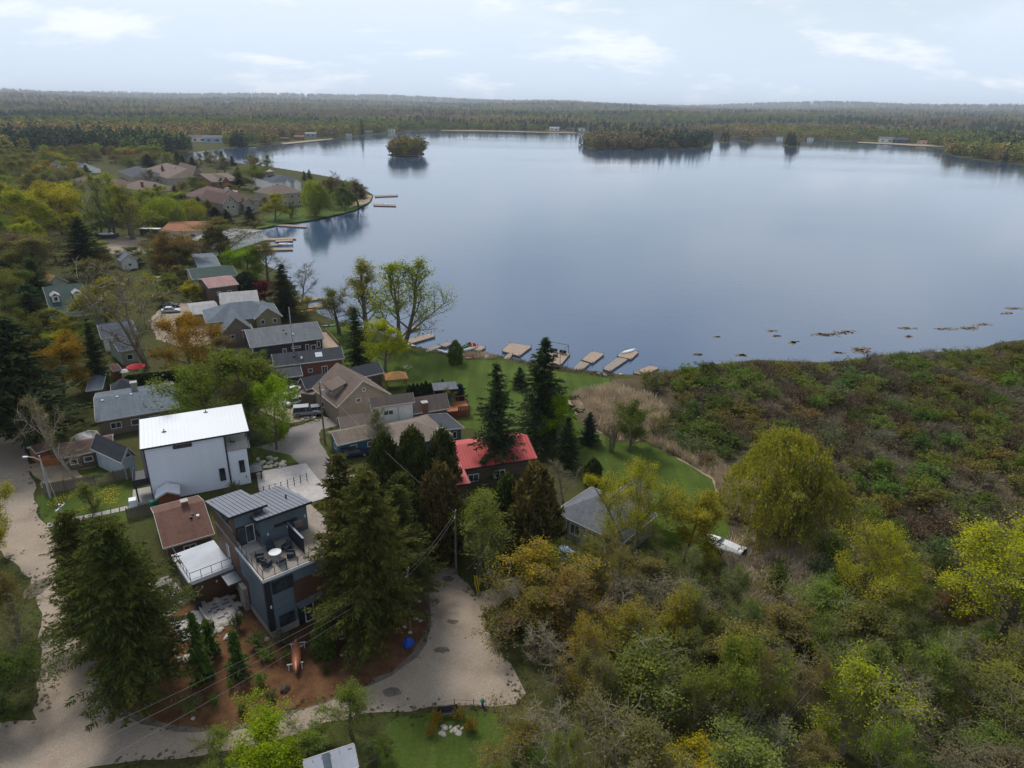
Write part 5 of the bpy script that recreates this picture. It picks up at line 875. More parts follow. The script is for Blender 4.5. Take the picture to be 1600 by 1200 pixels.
T(178, 372, 272, 62, 'poplar', 'yg', 'tall yellow tree beside the stone cabin', var=1); T(208, 374, 285, 56, 'poplar', 'yg', 'tall olive-yellow tree behind the boat yard', var=0); T(100, 372, 285, 70, 'broad', 'gold', 'golden tree in front of the stone cabin'); T(45, 385, 298, 80, 'broad', 'yg', 'yellow-green tree beside the golden one'); T(12, 360, 284, 70, 'broad', 'yg', 'yellow-green tree at picture edge')
T(262, 362, 308, 66, 'willow', 'yg', 'yellow willow above the long rust roof', var=1); T(300, 350, 312, 46, 'willow', 'yg', 'pale yellow willow beside brown-roofed mansion', var=0)
for x, by, ty, w_, kd, c_, lb in ((492, 338, 282, 40, 'willow', 'yg', 'yellow-green willow on the point lawn'), (402, 298, 258, 46, 'broad', 'moss', 'olive round tree before the white turret house'), (430, 345, 303, 46, 'broad', 'yg', 'yellow round tree on the lawn below the stone mansion'), (516, 325, 276, 30, 'bud', 'bronze', 'bronze tree on the point'), (535, 325, 267, 34, 'bare', 'grey', 'grey bare tree on the point'), (540, 334, 292, 32, 'broad', 'green', 'dark green tree low on the point'), (560, 322, 278, 42, 'bud', 'brown', 'brown tree at the tip of the point'),
                                (520, 310, 276, 14, 'spruce', 'dark', 'thin spruce among trees on the point'), (476, 282, 267, 10, 'spruce', 'dark', 'little spruce beside white turret house'), (484, 282, 265, 12, 'spruce', 'dark', 'taller spruce beside white turret house'), (375, 295, 262, 22, 'pine', 'dark', 'dark pine beside red-brick house'), (310, 304, 276, 34, 'broad', 'moss', 'olive tree on the round lawn'), (290, 308, 282, 32, 'bud', 'bronze', 'bronze tree beside hip-roofed bungalow'),
                                (340, 270, 242, 26, 'bare', 'grey', 'bare pale tree at the water behind mansions'), (352, 272, 245, 24, 'bud', 'bronze', 'bronze tree at the water behind mansions'), (278, 284, 262, 16, 'spruce', 'dark', 'spruce between two grey mansions'), (292, 285, 268, 12, 'spruce', 'dark', 'small spruce in front of widest mansion roof'), (257, 283, 258, 12, 'spruce', 'dark', 'slim spruce before the dark-roofed mansion'), (236, 290, 264, 22, 'bud', 'plum' if False else 'brown', 'plum-brown tree before the dark-roofed mansion'),
                                (138, 284, 258, 24, 'spruce', 'dark', 'wide dark spruce beside white-dormer house'), (116, 268, 243, 18, 'spruce', 'dark', 'dark spruce behind white-dormer house'), (455, 340, 312, 20, 'shrub', 'green', 'green bush on the point lawn'), (613, 243, 220, 18, 'bare', 'grey', 'bare grey tree on the cottage island'), (646, 244, 218, 27, 'broad', 'olive', 'round olive tree on the cottage island'), (659, 243, 219, 15, 'bud', 'brown', 'brown tree at the end of cottage island'), (566, 212, 186, 9, 'spruce', 'dark', 'tallest dark pine on the far narrow shore')):
    T(x, by, ty, w_, kd, c_, lb)
for x, by, ty, w_, lb in ((318, 1062, 958, 34, 'young spruce on the mulch beside the paved patio'), (330, 1022, 968, 26, 'half-hidden young spruce behind patio spruce'), (373, 1052, 985, 32, 'young spruce on the mulch below house corner')):
    T(x, by, ty, w_, 'young_spruce', 'green', lb, 'young spruces on the mulch bed')
T(508, 1024, 968, 40, 'cedar', 'green', 'round dark evergreen bush beside the basement door', var=2)
T(240, 800, 764, 1, 'shrub', 'green', 'x') if False else None
T(366, 775, 752, 26, 'shrub', 'pale', 'pale flowering bush against the white board wall'); T(592, 700, 638, 42, 'bud', 'pale', 'pale blossoming pear tree before the white two-storey house'); T(340, 985, 940, 20, 'shrub', 'green', 'shrub by the stone-clad entrance') if False else None
for x, by, ty, w_, c_, lb in ((418, 1030, 1008, 30, 'mid', 'lime-green low bush below house corner'), (400, 1010, 985, 36, 'sage', 'grey-green shrub beside house foundation'), (372, 985, 955, 24, 'green', 'leafy climber shrub by entrance'), (440, 1006, 985, 22, 'pale', 'pale ornamental grass clump by the house corner'), (446, 1032, 1015, 14, 'mid', 'small green clump beside orange canoe'), (410, 1072, 1050, 30, 'mid', 'green perennial patch between young spruce and canoe'), (300, 1110, 1085, 34, 'sage', 'grey-green patch in the mulch near bend'),
                              (335, 1100, 1085, 18, 'mid', 'small bright green clump low in the mulch'), (378, 1112, 1100, 18, 'mid', 'small bright clump nearest the road'), (510, 1052, 1042, 12, 'green', 'tiny dark clump beyond the canoe'), (362, 1076, 1060, 16, 'mid', 'small green clump below the second young spruce'), (424, 1092, 1078, 22, 'sage', 'blue-green clump beside mulch stump'), (420, 1112, 1100, 12, 'mid', 'tiny green clump near the wide road'), (570, 1030, 1008, 34, 'green', 'green shrub at foot of the broad conifer'), (660, 905, 872, 44, 'sage', 'pale leafy shrub overhanging the gravel bend')):
    T(x, by, ty, w_, 'shrub', c_, lb, 'plants of the mulch bed')
for x, by, ty, w_, c_, lb in ((550, 1150, 1072, 74, 'mid', 'fresh green sapling by the bottom road verge'), (340, 1196, 1150, 70, 'mid', 'loose green bush at the bottom road verge'), (478, 1176, 1138, 70, 'mid', 'leafy lime bush above the glass roof'), (415, 1215, 1142, 110, 'lime', 'broad lime-green hedge bush beside the glass roof'), (592, 1190, 1146, 60, 'green', 'dark green bush beside the glass roof corner')):
    T(x, by, ty, w_, 'broad' if w_ > 90 else 'bud', c_, lb, 'bushes along the bottom verge', name='verge_bush', cat='bush')
for x, by, ty, w_, lb in ((682, 1130, 1112, 22, 'orange flowering bush left of the black bench'), (718, 1124, 1106, 22, 'orange flowering bush behind the black bench'), (674, 1150, 1128, 20, 'orange flowering bush nearest the grass'), (735, 1142, 1122, 22, 'orange flowering bush beside the stone heap')):
    T(x, by, ty, w_, 'shrub', 'orange', lb, 'flowering bushes round the bench')
T(800, 1190, 1130, 120, 'bud', 'olive', 'olive budding bush tree beside the bottom lawn'); T(770, 990, 945, 46, 'shrub', 'olive', 'olive bush beside the wood shelter'); T(1060, 1260, 1175, 120, 'broad', 'gold', 'vivid yellow tree top at the bottom edge')
T(1320, 985, 822, 180, 'big_bud', 'gold', 'big bright yellow tree at the edge of marsh', var=1); T(1560, 1010, 828, 180, 'big_bud', 'gold', 'bright yellow open tree towards the marsh corner', var=0); T(1130, 1160, 1010, 130, 'broad', 'mid', 'fresh green tree in the middle of woodland', var=1); T(1210, 935, 880, 44, 'shrub', 'green', 'dark green round bush among dead reeds')
# planted hedges
for i in range(9):
    P = at(640 + 6.5 * i, 622 - 0.7 * i); plant(P, 2.6 + 0.5 * rnd.random(), 1.1, 'cedar', 'dark', 'narrow dark cedar of the clipped row behind white two-storey house', 'cedar hedge on the lawn edge', name='hedge_cedar')
for i in range(13):
    P = at(205 + 8.0 * i, 602 - 0.9 * i + 2); plant(P, 2.3, 2.4, 'cedar', 'dark', 'dark clipped hedge cedar behind the long grey bungalow', 'hedge behind the grey bungalow', name='hedge_cedar')

# ------------------------------------------------------------------ woods filled in between
def fill(px, spacing, kinds, hr, wr, label, group, n_max=400, seed=1, keep=0.0, avoid=(), world=False, poly_z=0.0):
    P = np.array(px) if world else W2(px); rg = random.Random(seed); lo, hi = P.min(0), P.max(0); got = []; tries = 0
    while len(got) < n_max and tries < 9000:
        tries += 1; q = np.array([rg.uniform(lo[0], hi[0]), rg.uniform(lo[1], hi[1])])
        if not in_poly(q[None], P)[0]: continue
        if any((q[0] - g[0]) ** 2 + (q[1] - g[1]) ** 2 < spacing ** 2 for g in got): continue
        if any((q[0] - t[0]) ** 2 + (q[1] - t[1]) ** 2 < (t[2] * 0.45 + keep) ** 2 for t in TREES[:len(TREES) if len(got) == 0 else base_n]): continue
        if shore_sd(q[None])[0] < 1.5: continue
        if not got: base_n = len(TREES)
        got.append(q)
    for q in got:
        kd, col, lab = kinds[min(len(kinds) - 1, int(rg.random() * len(kinds)))]; x, y = proj((q[0], q[1], 2.0))
        H = rg.uniform(*hr)
        if not (-120 < x < 1720 and proj((q[0], q[1], H))[1] < 1215): continue
        plant(q, H, rg.uniform(*wr), kd, col, lab or label, group, jitter=0.22)
    return len(got)
OL = [('wood', 'olive', 'olive budding tree in the damp woodland'), ('wood', 'grey', 'grey-green twiggy tree in the damp woodland'), ('wood', 'moss', 'mossy green tree in the damp woodland'), ('bud', 'olive', 'olive budding tree in the damp woodland'), ('bare', 'grey', 'bare grey tree in the damp woodland'), ('wood', 'bronze', 'bronze-budded tree in the damp woodland'), ('wood', 'mid', 'mossy green tree in the damp woodland'), ('bud', 'yg', 'yellow-budded tree in the damp woodland'), ('wood', 'olive', 'olive budding tree in the damp woodland'), ('wood', 'yg', 'yellow-budded tree in the damp woodland')]
fill([(812, 985), (850, 950), (960, 945), (1100, 950), (1165, 1000), (1235, 1010), (1300, 975), (1420, 960), (1640, 965), (1800, 1010), (1800, 1420), (1000, 1420), (880, 1250), (850, 1110)], 3.9, OL, (6.0, 9.5), (5.0, 8.0), None, 'damp woodland trees', 170, 3)
TW = [('twiggy', 'brown', 'low bare bush of the woodland edge'), ('shrub', 'olive', 'low olive bush of the woodland edge'), ('twiggy', 'olive', 'low bare bush of the woodland edge')]
fill([(800, 960), (870, 915), (1000, 905), (1140, 900), (1190, 960), (1300, 960), (1300, 1030), (1000, 1060), (850, 1080)], 2.6, TW, (1.8, 3.2), (2.4, 3.8), None, 'woodland edge bushes', 60, 4)
VG = [('bud', 'olive', 'small olive garden tree between village houses'), ('broad', 'moss', 'small green garden tree between village houses'), ('broad', 'yg', 'small yellow-green garden tree between village houses')]
POINT = [('broad', 'moss', 'garden tree among the houses of the point'), ('bud', 'olive', 'garden tree among the houses of the point'), ('broad', 'yg', 'garden tree among the houses of the point'), ('spruce', 'dark', 'garden spruce among the houses of the point')]
VL = [('bud', 'olive', 'olive budding tree of the village backwood'), ('broad', 'yg', 'yellow-green tree of the village backwood'), ('broad', 'moss', 'moss-green tree of the village backwood'), ('bud', 'bronze', 'bronze tree of the village backwood'), ('bud', 'brown', 'bronze tree of the village backwood'), ('poplar', 'gold', 'yellow-green tree of the village backwood')]
fill([(-150, 310), (60, 288), (118, 300), (130, 335), (240, 335), (240, 362), (130, 385), (120, 412), (60, 420), (-150, 440)], 9.5, VL, (10, 15), (9, 13), None, 'village backwood trees', 80, 5)
fill([(-200, 440), (20, 425), (66, 455), (66, 500), (70, 520), (40, 600), (-10, 620), (-200, 600)], 7.0, [('bud', 'olive', 'olive tree beside the dormer house'), ('broad', 'green', 'green tree beside the dormer house'), ('broad', 'moss', 'green tree beside the dormer house'), ('pine', 'dark', 'dark pine beside the dormer house')], (8, 12), (7, 10), None, 'trees beside the dormer house', 50, 6)
fill([(-200, 262), (60, 246), (250, 246), (240, 258), (200, 262), (150, 254), (128, 266), (130, 292), (60, 284), (-200, 305)], 11, VL[:4], (9, 14), (10, 15), None, 'village backwood trees', 130, 7)
fill([(200, 330), (235, 306), (330, 330), (345, 345), (420, 350), (400, 362), (330, 345), (240, 342)], 9, POINT, (6, 9), (7, 10), None, 'garden trees of the point', 22, 61)
fill([(190, 258), (300, 250), (420, 262), (420, 268), (330, 264), (262, 262), (205, 268)], 12, POINT, (8, 12), (9, 13), None, 'garden trees of the point', 26, 62)
fill([(378, 300), (420, 306), (420, 330), (385, 335), (300, 296), (330, 290)], 10, POINT, (6, 8), (6, 9), None, 'garden trees of the point', 8, 63)
fill([(484, 318), (520, 300), (575, 305), (560, 322), (500, 330)], 7, POINT, (6, 10), (6, 9), None, 'garden trees of the point', 14, 64)
fill([(300, 560), (330, 548), (385, 572), (420, 600), (400, 625), (340, 600)], 6, VG, (4, 6), (4, 7), None, 'village garden trees', 9, 65)
fill([(90, 520), (150, 530), (150, 575), (100, 580)], 6, VG, (4, 6), (4, 6), None, 'village garden trees', 8, 66)
fill([(235, 450), (290, 455), (300, 470), (245, 478)], 7, VG, (3, 5), (4, 6), None, 'village garden trees', 6, 67)
fill([(240, 395), (300, 392), (320, 400), (300, 415), (240, 420)], 8, VG, (5, 8), (5, 8), None, 'village garden trees', 8, 68)
fill([(120, 405), (160, 402), (176, 428), (140, 446), (120, 430)], 6, VL[:3], (6, 8), (6, 8), None, 'village backwood trees', 8, 8)
fill([(300, 440), (310, 420), (290, 400), (250, 398), (230, 430), (270, 450)], 7, VL[2:5], (6, 9), (6, 8), None, 'village backwood trees', 6, 9)
MS = [('shrub', 'moss', 'rounded moss-green shrub in the marsh'), ('shrub', 'sage', 'rounded grey-green willow shrub in the marsh'), ('shrub', 'moss', 'rounded moss-green shrub in the marsh'), ('shrub', 'green', 'rounded dark green shrub in the marsh'), ('shrub', 'moss', 'rounded moss-green shrub in the marsh'), ('twiggy', 'brown', 'bare brown twiggy shrub in the marsh'), ('twiggy', 'brown', 'bare brown twiggy shrub in the marsh'), ('twiggy', 'bronze', 'bare bronze twiggy shrub in the marsh'), ('shrub', 'olive', 'rounded moss-green shrub in the marsh')]
fill([(1010, 600), (1040, 592), (1100, 582), (1180, 574), (1280, 578), (1400, 563), (1530, 557), (1680, 540), (1760, 545), (1760, 900), (1640, 960), (1420, 950), (1300, 930), (1290, 860), (1290, 770), (1240, 700), (1150, 690), (1120, 740), (1070, 712), (1015, 690), (1040, 640)], 3.3, MS, (2.0, 3.6), (3.4, 6.0), None, 'marsh shrubs', 330, 10, keep=0.6)

# ------------------------------------------------------------------ masses nobody could count (scattered with geometry nodes)
def far_set():
    r = np.random.RandomState(5); out_ = []
    for i in range(5):        # round crowns
        k = 300; d = r.normal(0, 1, (k, 3)); d /= np.linalg.norm(d, axis=1)[:, None]; rr = r.uniform(0.55, 1, (k, 1)) ** 0.5; C = d * rr * np.array([3.9, 3.9, 4.6]) * (1 + 0.18 * np.sin(d[:, :1] * 5 + i) + 0.16 * np.sin(d[:, 2:] * 7 + 2 * i)) + np.array([0, 0, 6.6])
        out_.append(leaf_mesh('crown_mass', C, 1.15, 'far_foliage', 1.0, 0.6, r))
    for i in range(2):        # pointed crowns
        k = 260; t = r.beta(1, 1.7, k); a = r.uniform(0, 6.28, k); R_ = 2.7 * (1 - t) ** 0.8 * r.uniform(0.6, 1.1, k) + 0.15; C = np.stack([R_ * np.cos(a), R_ * np.sin(a), 1 + t * 12.5], 1)
        out_.append(leaf_mesh('crown_mass', C, 1.0, 'far_foliage', 1.5, 0.5, r, np.stack([np.cos(a), np.sin(a), -0.5 * np.ones(k)], 1)))
    for i in range(3):        # low domes of scrub
        k = 420; d = r.normal(0, 1, (k, 3)); d[:, 2] = np.abs(d[:, 2]); d /= np.linalg.norm(d, axis=1)[:, None]; C = d * np.sqrt(r.uniform(0.4, 1, (k, 1))) * np.array([1.4, 1.4, 1.7]) * (1 + 0.2 * np.sin(d[:, :1] * 6 + i))
        out_.append(leaf_mesh('scrub_mass', C, 0.2, 'far_foliage', 1.0, 0.4, r))
    return out_
SRC = bpy.data.collections.new('plant_sources')
for i, me in enumerate(far_set()):
    o = bpy.data.objects.new('plant_source_%02d' % i, me); SRC.objects.link(o)
def scatter(name, label, cat, P, S, Rz, Ix, Cc):
    me = bpy.data.meshes.new(name); me.vertices.add(len(P)); me.vertices.foreach_set('co', np.asarray(P, np.float32).ravel())
    for an, ty, dat, key in (('scl', 'FLOAT_VECTOR', S, 'vector'), ('rot', 'FLOAT_VECTOR', np.column_stack([np.zeros(len(P)), np.zeros(len(P)), Rz]), 'vector'), ('idx', 'INT', Ix, 'value'), ('col', 'FLOAT_COLOR', np.column_stack([Cc, np.ones(len(P))]), 'color')):
        at_ = me.attributes.new(an, ty, 'POINT'); at_.data.foreach_set(key, np.asarray(dat, np.int32 if ty == 'INT' else np.float32).ravel())
    o = link(name, me); tag(o, label, cat, kind='stuff')
    g = bpy.data.node_groups.new(name, 'GeometryNodeTree'); g.interface.new_socket('Geometry', in_out='INPUT', socket_type='NodeSocketGeometry'); g.interface.new_socket('Geometry', in_out='OUTPUT', socket_type='NodeSocketGeometry')
    gi = g.nodes.new('NodeGroupInput'); go = g.nodes.new('NodeGroupOutput'); ci = g.nodes.new('GeometryNodeCollectionInfo'); ci.inputs['Collection'].default_value = SRC; ci.inputs['Separate Children'].default_value = True; ci.inputs['Reset Children'].default_value = True
    ip = g.nodes.new('GeometryNodeInstanceOnPoints'); ip.inputs['Pick Instance'].default_value = True
    def na_(nm, ty):
        q = g.nodes.new('GeometryNodeInputNamedAttribute'); q.data_type = ty; q.inputs['Name'].default_value = nm; return next(s_ for s_ in q.outputs if s_.enabled)
    g.links.new(gi.outputs[0], ip.inputs['Points']); g.links.new(ci.outputs[0], ip.inputs['Instance']); g.links.new(na_('idx', 'INT'), ip.inputs['Instance Index'])
    g.links.new(na_('rot', 'FLOAT_VECTOR'), ip.inputs['Rotation']); g.links.new(na_('scl', 'FLOAT_VECTOR'), ip.inputs['Scale']); g.links.new(ip.outputs[0], go.inputs[0])
    md = o.modifiers.new('scatter', 'NODES'); md.node_group = g; return o
rs = np.random.RandomState(9)
FARC = np.array([(0.14, 0.18, 0.04), (0.19, 0.20, 0.045), (0.27, 0.25, 0.045), (0.29, 0.20, 0.075), (0.20, 0.165, 0.08), (0.045, 0.08, 0.04), (0.04, 0.066, 0.036)])
def forest(name, label, n_, r0, r1, amax, scale_far, seed, power=1.0):
    r = np.random.RandomState(seed); a = np.radians(r.uniform(-amax, amax, n_)); d = np.exp(r.uniform(0, 1, n_) ** power * math.log(r1 / r0)) * r0; P = np.stack([d * np.sin(a), d * np.cos(a)], 1); sd = shore_sd(P)
    ok = sd > 2 + d * 0.001
    for c_, rad_ in FAR_CLEAR: ok &= np.hypot(P[:, 0] - c_[0], P[:, 1] - c_[1]) > rad_
    for q in NEAR_CLEAR: ok &= ~in_poly(P, q)
    P, d, sd = P[ok], d[ok], sd[ok]; z = terrain(P)
    k1 = vnoise(P, 230, 11) * 0.75 + vnoise(P, 60, 12) * 0.25; k2 = vnoise(P, 380, 13); con = (k1 + r.normal(0, 0.07, len(P)) > 0.62)
    u = np.clip((k2 - 0.5) * 7.5 + 2.3 + r.normal(0, 0.8, len(P)), 0, 4.99).astype(int); C = FARC[u]; C[con] = FARC[5 + (r.rand(con.sum()) > 0.5)]; C *= r.uniform(0.75, 1.25, (len(P), 1))
    ix = np.where(con, 5 + r.randint(0, 2, len(P)), r.randint(0, 5, len(P))); s = (0.75 + 0.5 * r.rand(len(P))) * np.interp(d, [300, 1500, 4000, 12000], [1.25, 1.5, scale_far, scale_far * 2.2]); S = np.stack([s * r.uniform(0.9, 1.35, len(P)), s * r.uniform(0.9, 1.35, len(P)), s * np.where(d > 2600, 0.85, 1.0)], 1)
    return scatter(name, label, 'forest', np.column_stack([P, z - 0.4]), S, r.uniform(0, 6.28, len(P)), ix, C)
NEAR_CLEAR = [W2([(-300, 256), (60, 244), (250, 243), (310, 247), (370, 252), (470, 266), (600, 290), (620, 330), (480, 360), (700, 900), (-600, 900)])]
forest('lakeshore_forest', 'mixed spring forest of far shore and hills beyond the lake', 34000, 420, 3300, 47, 1.6, 21)
forest('hill_forest', 'hazy forest covering the far hills to the skyline', 22000, 3000, 16000, 47, 2.0, 22, 0.8)
for iq, nm in zip(range(5), ('wooded_island', 'tree_islet', 'tree_islet', 'tree_islet', 'cottage_island')):
    q = ISL[iq]; r = np.random.RandomState(60 + iq); lo, hi = q.min(0), q.max(0); nn = [150, 7, 8, 10, 0][iq]; P = []
    while len(P) < nn:
        c_ = np.array([r.uniform(lo[0], hi[0]), r.uniform(lo[1], hi[1])])
        if in_poly(c_[None], q)[0]: P.append(c_)
    if not P: continue
    P = np.array(P); con = r.rand(len(P)) > 0.62; C = FARC[r.choice([0, 1, 3, 4], len(P))] * r.uniform(0.65, 1.0, (len(P), 1)); C[con] = FARC[5]
    s = r.uniform(0.6, 1.1, len(P)) * (1.0 if iq == 0 else 0.62)
    scatter(nm + '_wood', ('dark mixed wood covering the largest island', 'trees on the islet nearest the wooded island', 'trees on the middle low islet', 'trees on the separate islet before the far beach')[iq], 'island wood', np.column_stack([P, terrain(P) - 0.3]), np.stack([s, s, s], 1), r.uniform(0, 6, len(P)), np.where(con, 5, r.randint(0, 5, len(P))), C)
# scrub that fills the marsh between the shrubs
mp_ = W2(MARSH); r = np.random.RandomState(33); P = []
lo, hi = mp_.min(0), mp_.max(0); Pm = np.stack([r.uniform(lo[0], min(hi[0], 190), 5200), r.uniform(lo[1], hi[1], 5200)], 1); Pm = Pm[in_poly(Pm, mp_)]
pj = np.array([proj((a, b_, 0)) for a, b_ in Pm]); Pm = Pm[(pj[:, 0] < 1760) & (pj[:, 1] < 1000) & (pj[:, 0] > 1020)]
near = np.array([min(((t[0] - a) ** 2 + (t[1] - b_) ** 2) - (t[2] * 0.7) ** 2 for t in TREES) for a, b_ in Pm]); Pm = Pm[near > 0]
MC = np.array([(0.10, 0.08, 0.045), (0.12, 0.095, 0.055), (0.08, 0.07, 0.04), (0.11, 0.12, 0.035), (0.10, 0.105, 0.04)]); kk = np.clip(vnoise(Pm, 9, 3) * 5 + r.normal(0, 1, len(Pm)), 0, 4.99).astype(int)
s = r.uniform(0.35, 0.85, len(Pm)); scatter('marsh_undergrowth', 'low brown undergrowth spread between the marsh shrubs', 'undergrowth', np.column_stack([Pm, np.zeros(len(Pm))]), np.stack([s, s, s * 0.75], 1), r.uniform(0, 6, len(Pm)), 7 + r.randint(0, 3, len(Pm)), MC[kk] * r.uniform(0.7, 1.2, (len(Pm), 1)))
# dead reeds
plain('reed_litter', (0.30, 0.235, 0.16), 0.95, 0.3, 0.3, fine=3); plain('reed_straw', (0.56, 0.45, 0.31), 0.95, 0.35, 0.4); plain('reed_brown', (0.20, 0.155, 0.10), 0.95, 0.35, 0.4)
def reeds(name, label, px, count, h, mat, seed, lean=0.5, wd=0.06, z0=0.0):
    r = np.random.RandomState(seed); q = W2(px, z0); lo, hi = q.min(0), q.max(0); P = np.stack([r.uniform(lo[0], hi[0], count * 4), r.uniform(lo[1], hi[1], count * 4)], 1); P = P[in_poly(P, q)]
    if mat == 'reed_straw' and z0 == 0 and count > 1000: sheet('reed_bed_floor', px, 0.045, 'reed_litter', 0.6, 1.5)
    P = P[vnoise(P, 2.2, seed) + r.normal(0, 0.2, len(P)) > 0.35][:count]; k = len(P); b0 = np.column_stack([P, np.full(k, z0)]); a = r.uniform(0, 6.28, k); hh = r.uniform(0.55, 1.15, k) * h
    tip = b0 + np.stack([np.cos(a) * lean * hh * r.rand(k), np.sin(a) * lean * hh * r.rand(k), hh], 1); a2 = r.uniform(0, 6.28, k); s_ = np.stack([np.cos(a2), np.sin(a2), np.zeros(k)], 1) * wd
    V = np.stack([b0 - s_, b0 + s_, tip + s_ * 0.3, tip - s_ * 0.3], 1).reshape(-1, 3); o = link(name, np_mesh(name, V, np.arange(4 * k).reshape(-1, 4), mat)); return tag(o, label, 'reeds', kind='stuff')
reeds('reeds', 'pale dead reed bed at the corner of the lakeside lawn', [(890, 626), (905, 614), (960, 606), (1020, 625), (1045, 650), (1020, 690), (962, 688), (907, 658)], 9000, 1.5, 'reed_straw', 1)
reeds('reeds', 'strip of dead reeds bordering the curved lawn', [(1010, 692), (1040, 680), (1090, 700), (1160, 760), (1150, 800), (1130, 790), (1114, 748), (1062, 716)], 6000, 1.4, 'reed_straw', 2)
reeds('reeds', 'flattened straw reeds behind the white boat', [(1128, 860), (1180, 835), (1250, 850), (1290, 890), (1260, 960), (1200, 985), (1150, 940)], 9000, 1.2, 'reed_straw', 3, 1.2)
reeds('reeds', 'brown reed fringe along the marsh water edge', [(1020, 590), (1100, 577), (1180, 568), (1280, 572), (1330, 569), (1400, 557), (1480, 554), (1530, 551), (1560, 540), (1700, 530), (1700, 556), (1560, 566), (1400, 582), (1280, 592), (1100, 592)], 15000, 1.3, 'reed_brown', 4)
reeds('reeds', 'brown dead stalks scattered through the open marsh', [(1040, 600), (1700, 560), (1700, 850), (1350, 830), (1250, 700), (1120, 690)], 26000, 1.1, 'reed_brown', 5)
reeds('reeds', 'thin reed strip between two shore docks', [(716, 556), (740, 552), (780, 557), (770, 562), (730, 561)], 700, 0.9, 'reed_straw', 6)
reeds('reeds', 'short stalks along the bank below the wide docks', [(790, 560), (960, 586), (960, 592), (850, 578)], 900, 0.6, 'reed_brown', 7)
# floating mats of dead lily on the lake
for i, (x, y, wx, wy) in enumerate(((1205, 517, 8, 2), (1212, 525, 8, 2), (1290, 523, 22, 3), (1320, 519, 16, 3), (1345, 547, 14, 5), (1240, 535, 8, 3), (1418, 513, 14, 2), (1478, 514, 18, 2), (1514, 513, 14, 3), (1535, 507, 14, 2), (1575, 490, 10, 2), (1122, 526, 5, 1), (1160, 555, 10, 2), (1310, 551, 10, 2), (1420, 526, 8, 2), (1585, 482, 14, 2), (1090, 554, 8, 2))):
    r = np.random.RandomState(200 + i); k = int(6 + wx * wy * 1.4); px = np.clip(r.normal(0, 0.5, (k, 2)), -1, 1) * np.array([wx, wy]) + np.array([x, y]); mbp = MB()
    for a, b_ in px:
        c = at(a, b_, WATER_Z); q = r.uniform(0.12, 0.45); t0 = r.uniform(0, 6); mbp.slab([(c[0] + q * math.cos(t0 + t) * r.uniform(0.6, 1.2), c[1] + q * math.sin(t0 + t), WATER_Z + 0.04) for t in (0, 1, 2.1, 3.1, 4.2, 5.3)], 0.06)
    o = mbp.build('lily_mat', 'reed_brown'); tag(o, 'floating brown patch of dead lily on the calm water', 'lily mat', 'lily mats off the marsh', 'stuff')

# low weeds along the edges of roads and beds
def edge_weeds(label, px, n_, seed, cols, spread=0.45, smin=0.04, smax=0.13):
    r = np.random.RandomState(seed); P = W2(px); seg = np.linalg.norm(np.diff(P, axis=0), axis=1); cum = np.concatenate([[0], np.cumsum(seg)]); t = r.uniform(0, cum[-1], n_); k = np.clip(np.searchsorted(cum, t) - 1, 0, len(seg) - 1)
    q = P[k] + (P[k + 1] - P[k]) * ((t - cum[k]) / seg[k])[:, None] + r.normal(0, spread, (n_, 2)); q = q[vnoise(q, 1.7, seed) + r.normal(0, .15, n_) > 0.42]; m_ = len(q); s = r.uniform(smin, smax, m_); cc = np.array(cols)[r.randint(0, len(cols), m_)]
    scatter('verge_weeds', label, 'weeds', np.column_stack([q, np.full(m_, 0.02)]), np.stack([s, s, s * r.uniform(.5, 1, m_)], 1), r.uniform(0, 6, m_), 7 + r.randint(0, 3, m_), cc * r.uniform(.6, 1.2, (m_, 1)))
GW = [(0.08, 0.10, 0.02), (0.10, 0.10, 0.03), (0.12, 0.09, 0.04)]; BW = [(0.12, 0.075, 0.04), (0.09, 0.08, 0.03), (0.15, 0.11, 0.06)]
edge_weeds('weeds along the lane side of garden lawn', [(25, 665), (52, 755), (58, 800), (75, 830), (106, 855), (110, 900), (130, 945)], 260, 41, GW)
edge_weeds('weeds along the far side of gravel lane', [(10, 870), (46, 905), (64, 960), (60, 1000), (64, 1050), (54, 1110), (0, 1135)], 420, 42, GW, .8)
edge_weeds('weeds and chips along the mulch bed edge', [(146, 985), (170, 1080), (196, 1114), (250, 1133), (330, 1142), (400, 1131), (470, 1105), (545, 1080), (610, 1050), (648, 1022), (670, 985), (668, 940)], 420, 43, BW, .35, .04, .12)
edge_weeds('weeds along the woodland side of the gravel road', [(768, 962), (778, 1000), (795, 1040), (818, 1082), (806, 1098)], 320, 44, GW, .6)
edge_weeds('weeds along the bottom road verge', [(806, 1100), (730, 1106), (640, 1112), (570, 1118), (480, 1142), (400, 1170), (310, 1186), (180, 1196)], 420, 45, GW, .5)
edge_weeds('weeds along the drive corner', [(690, 862), (716, 900), (745, 930), (790, 908), (850, 885)], 260, 46, GW, .5)
edge_weeds('weeds along the paved road', [(400, 702), (436, 690), (455, 668), (500, 656)], 160, 47, GW, .4)
edge_weeds('tufts along the lake bank', [(600, 524), (640, 541), (668, 547), (700, 553), (740, 552), (780, 557), (810, 564), (850, 572), (900, 579), (960, 587)], 300, 48, BW, .5, .08, .22)
r = np.random.RandomState(90); q = W2([(-60, 640), (60, 520), (240, 395), (420, 400), (560, 560), (640, 650), (560, 800), (430, 760), (180, 640), (20, 690)]); lo, hi = q.min(0), q.max(0); Pu = np.stack([r.uniform(lo[0], hi[0], 5000), r.uniform(lo[1], hi[1], 5000)], 1); Pu = Pu[in_poly(Pu, q)]; Pu = Pu[vnoise(Pu, 7, 4) > .5][:1500]
keep_ = np.ones(len(Pu), bool)
for nm in ('gravel_lane', 'paved_road', 'paver_driveway', 'parking_court', 'paved_court'): pass
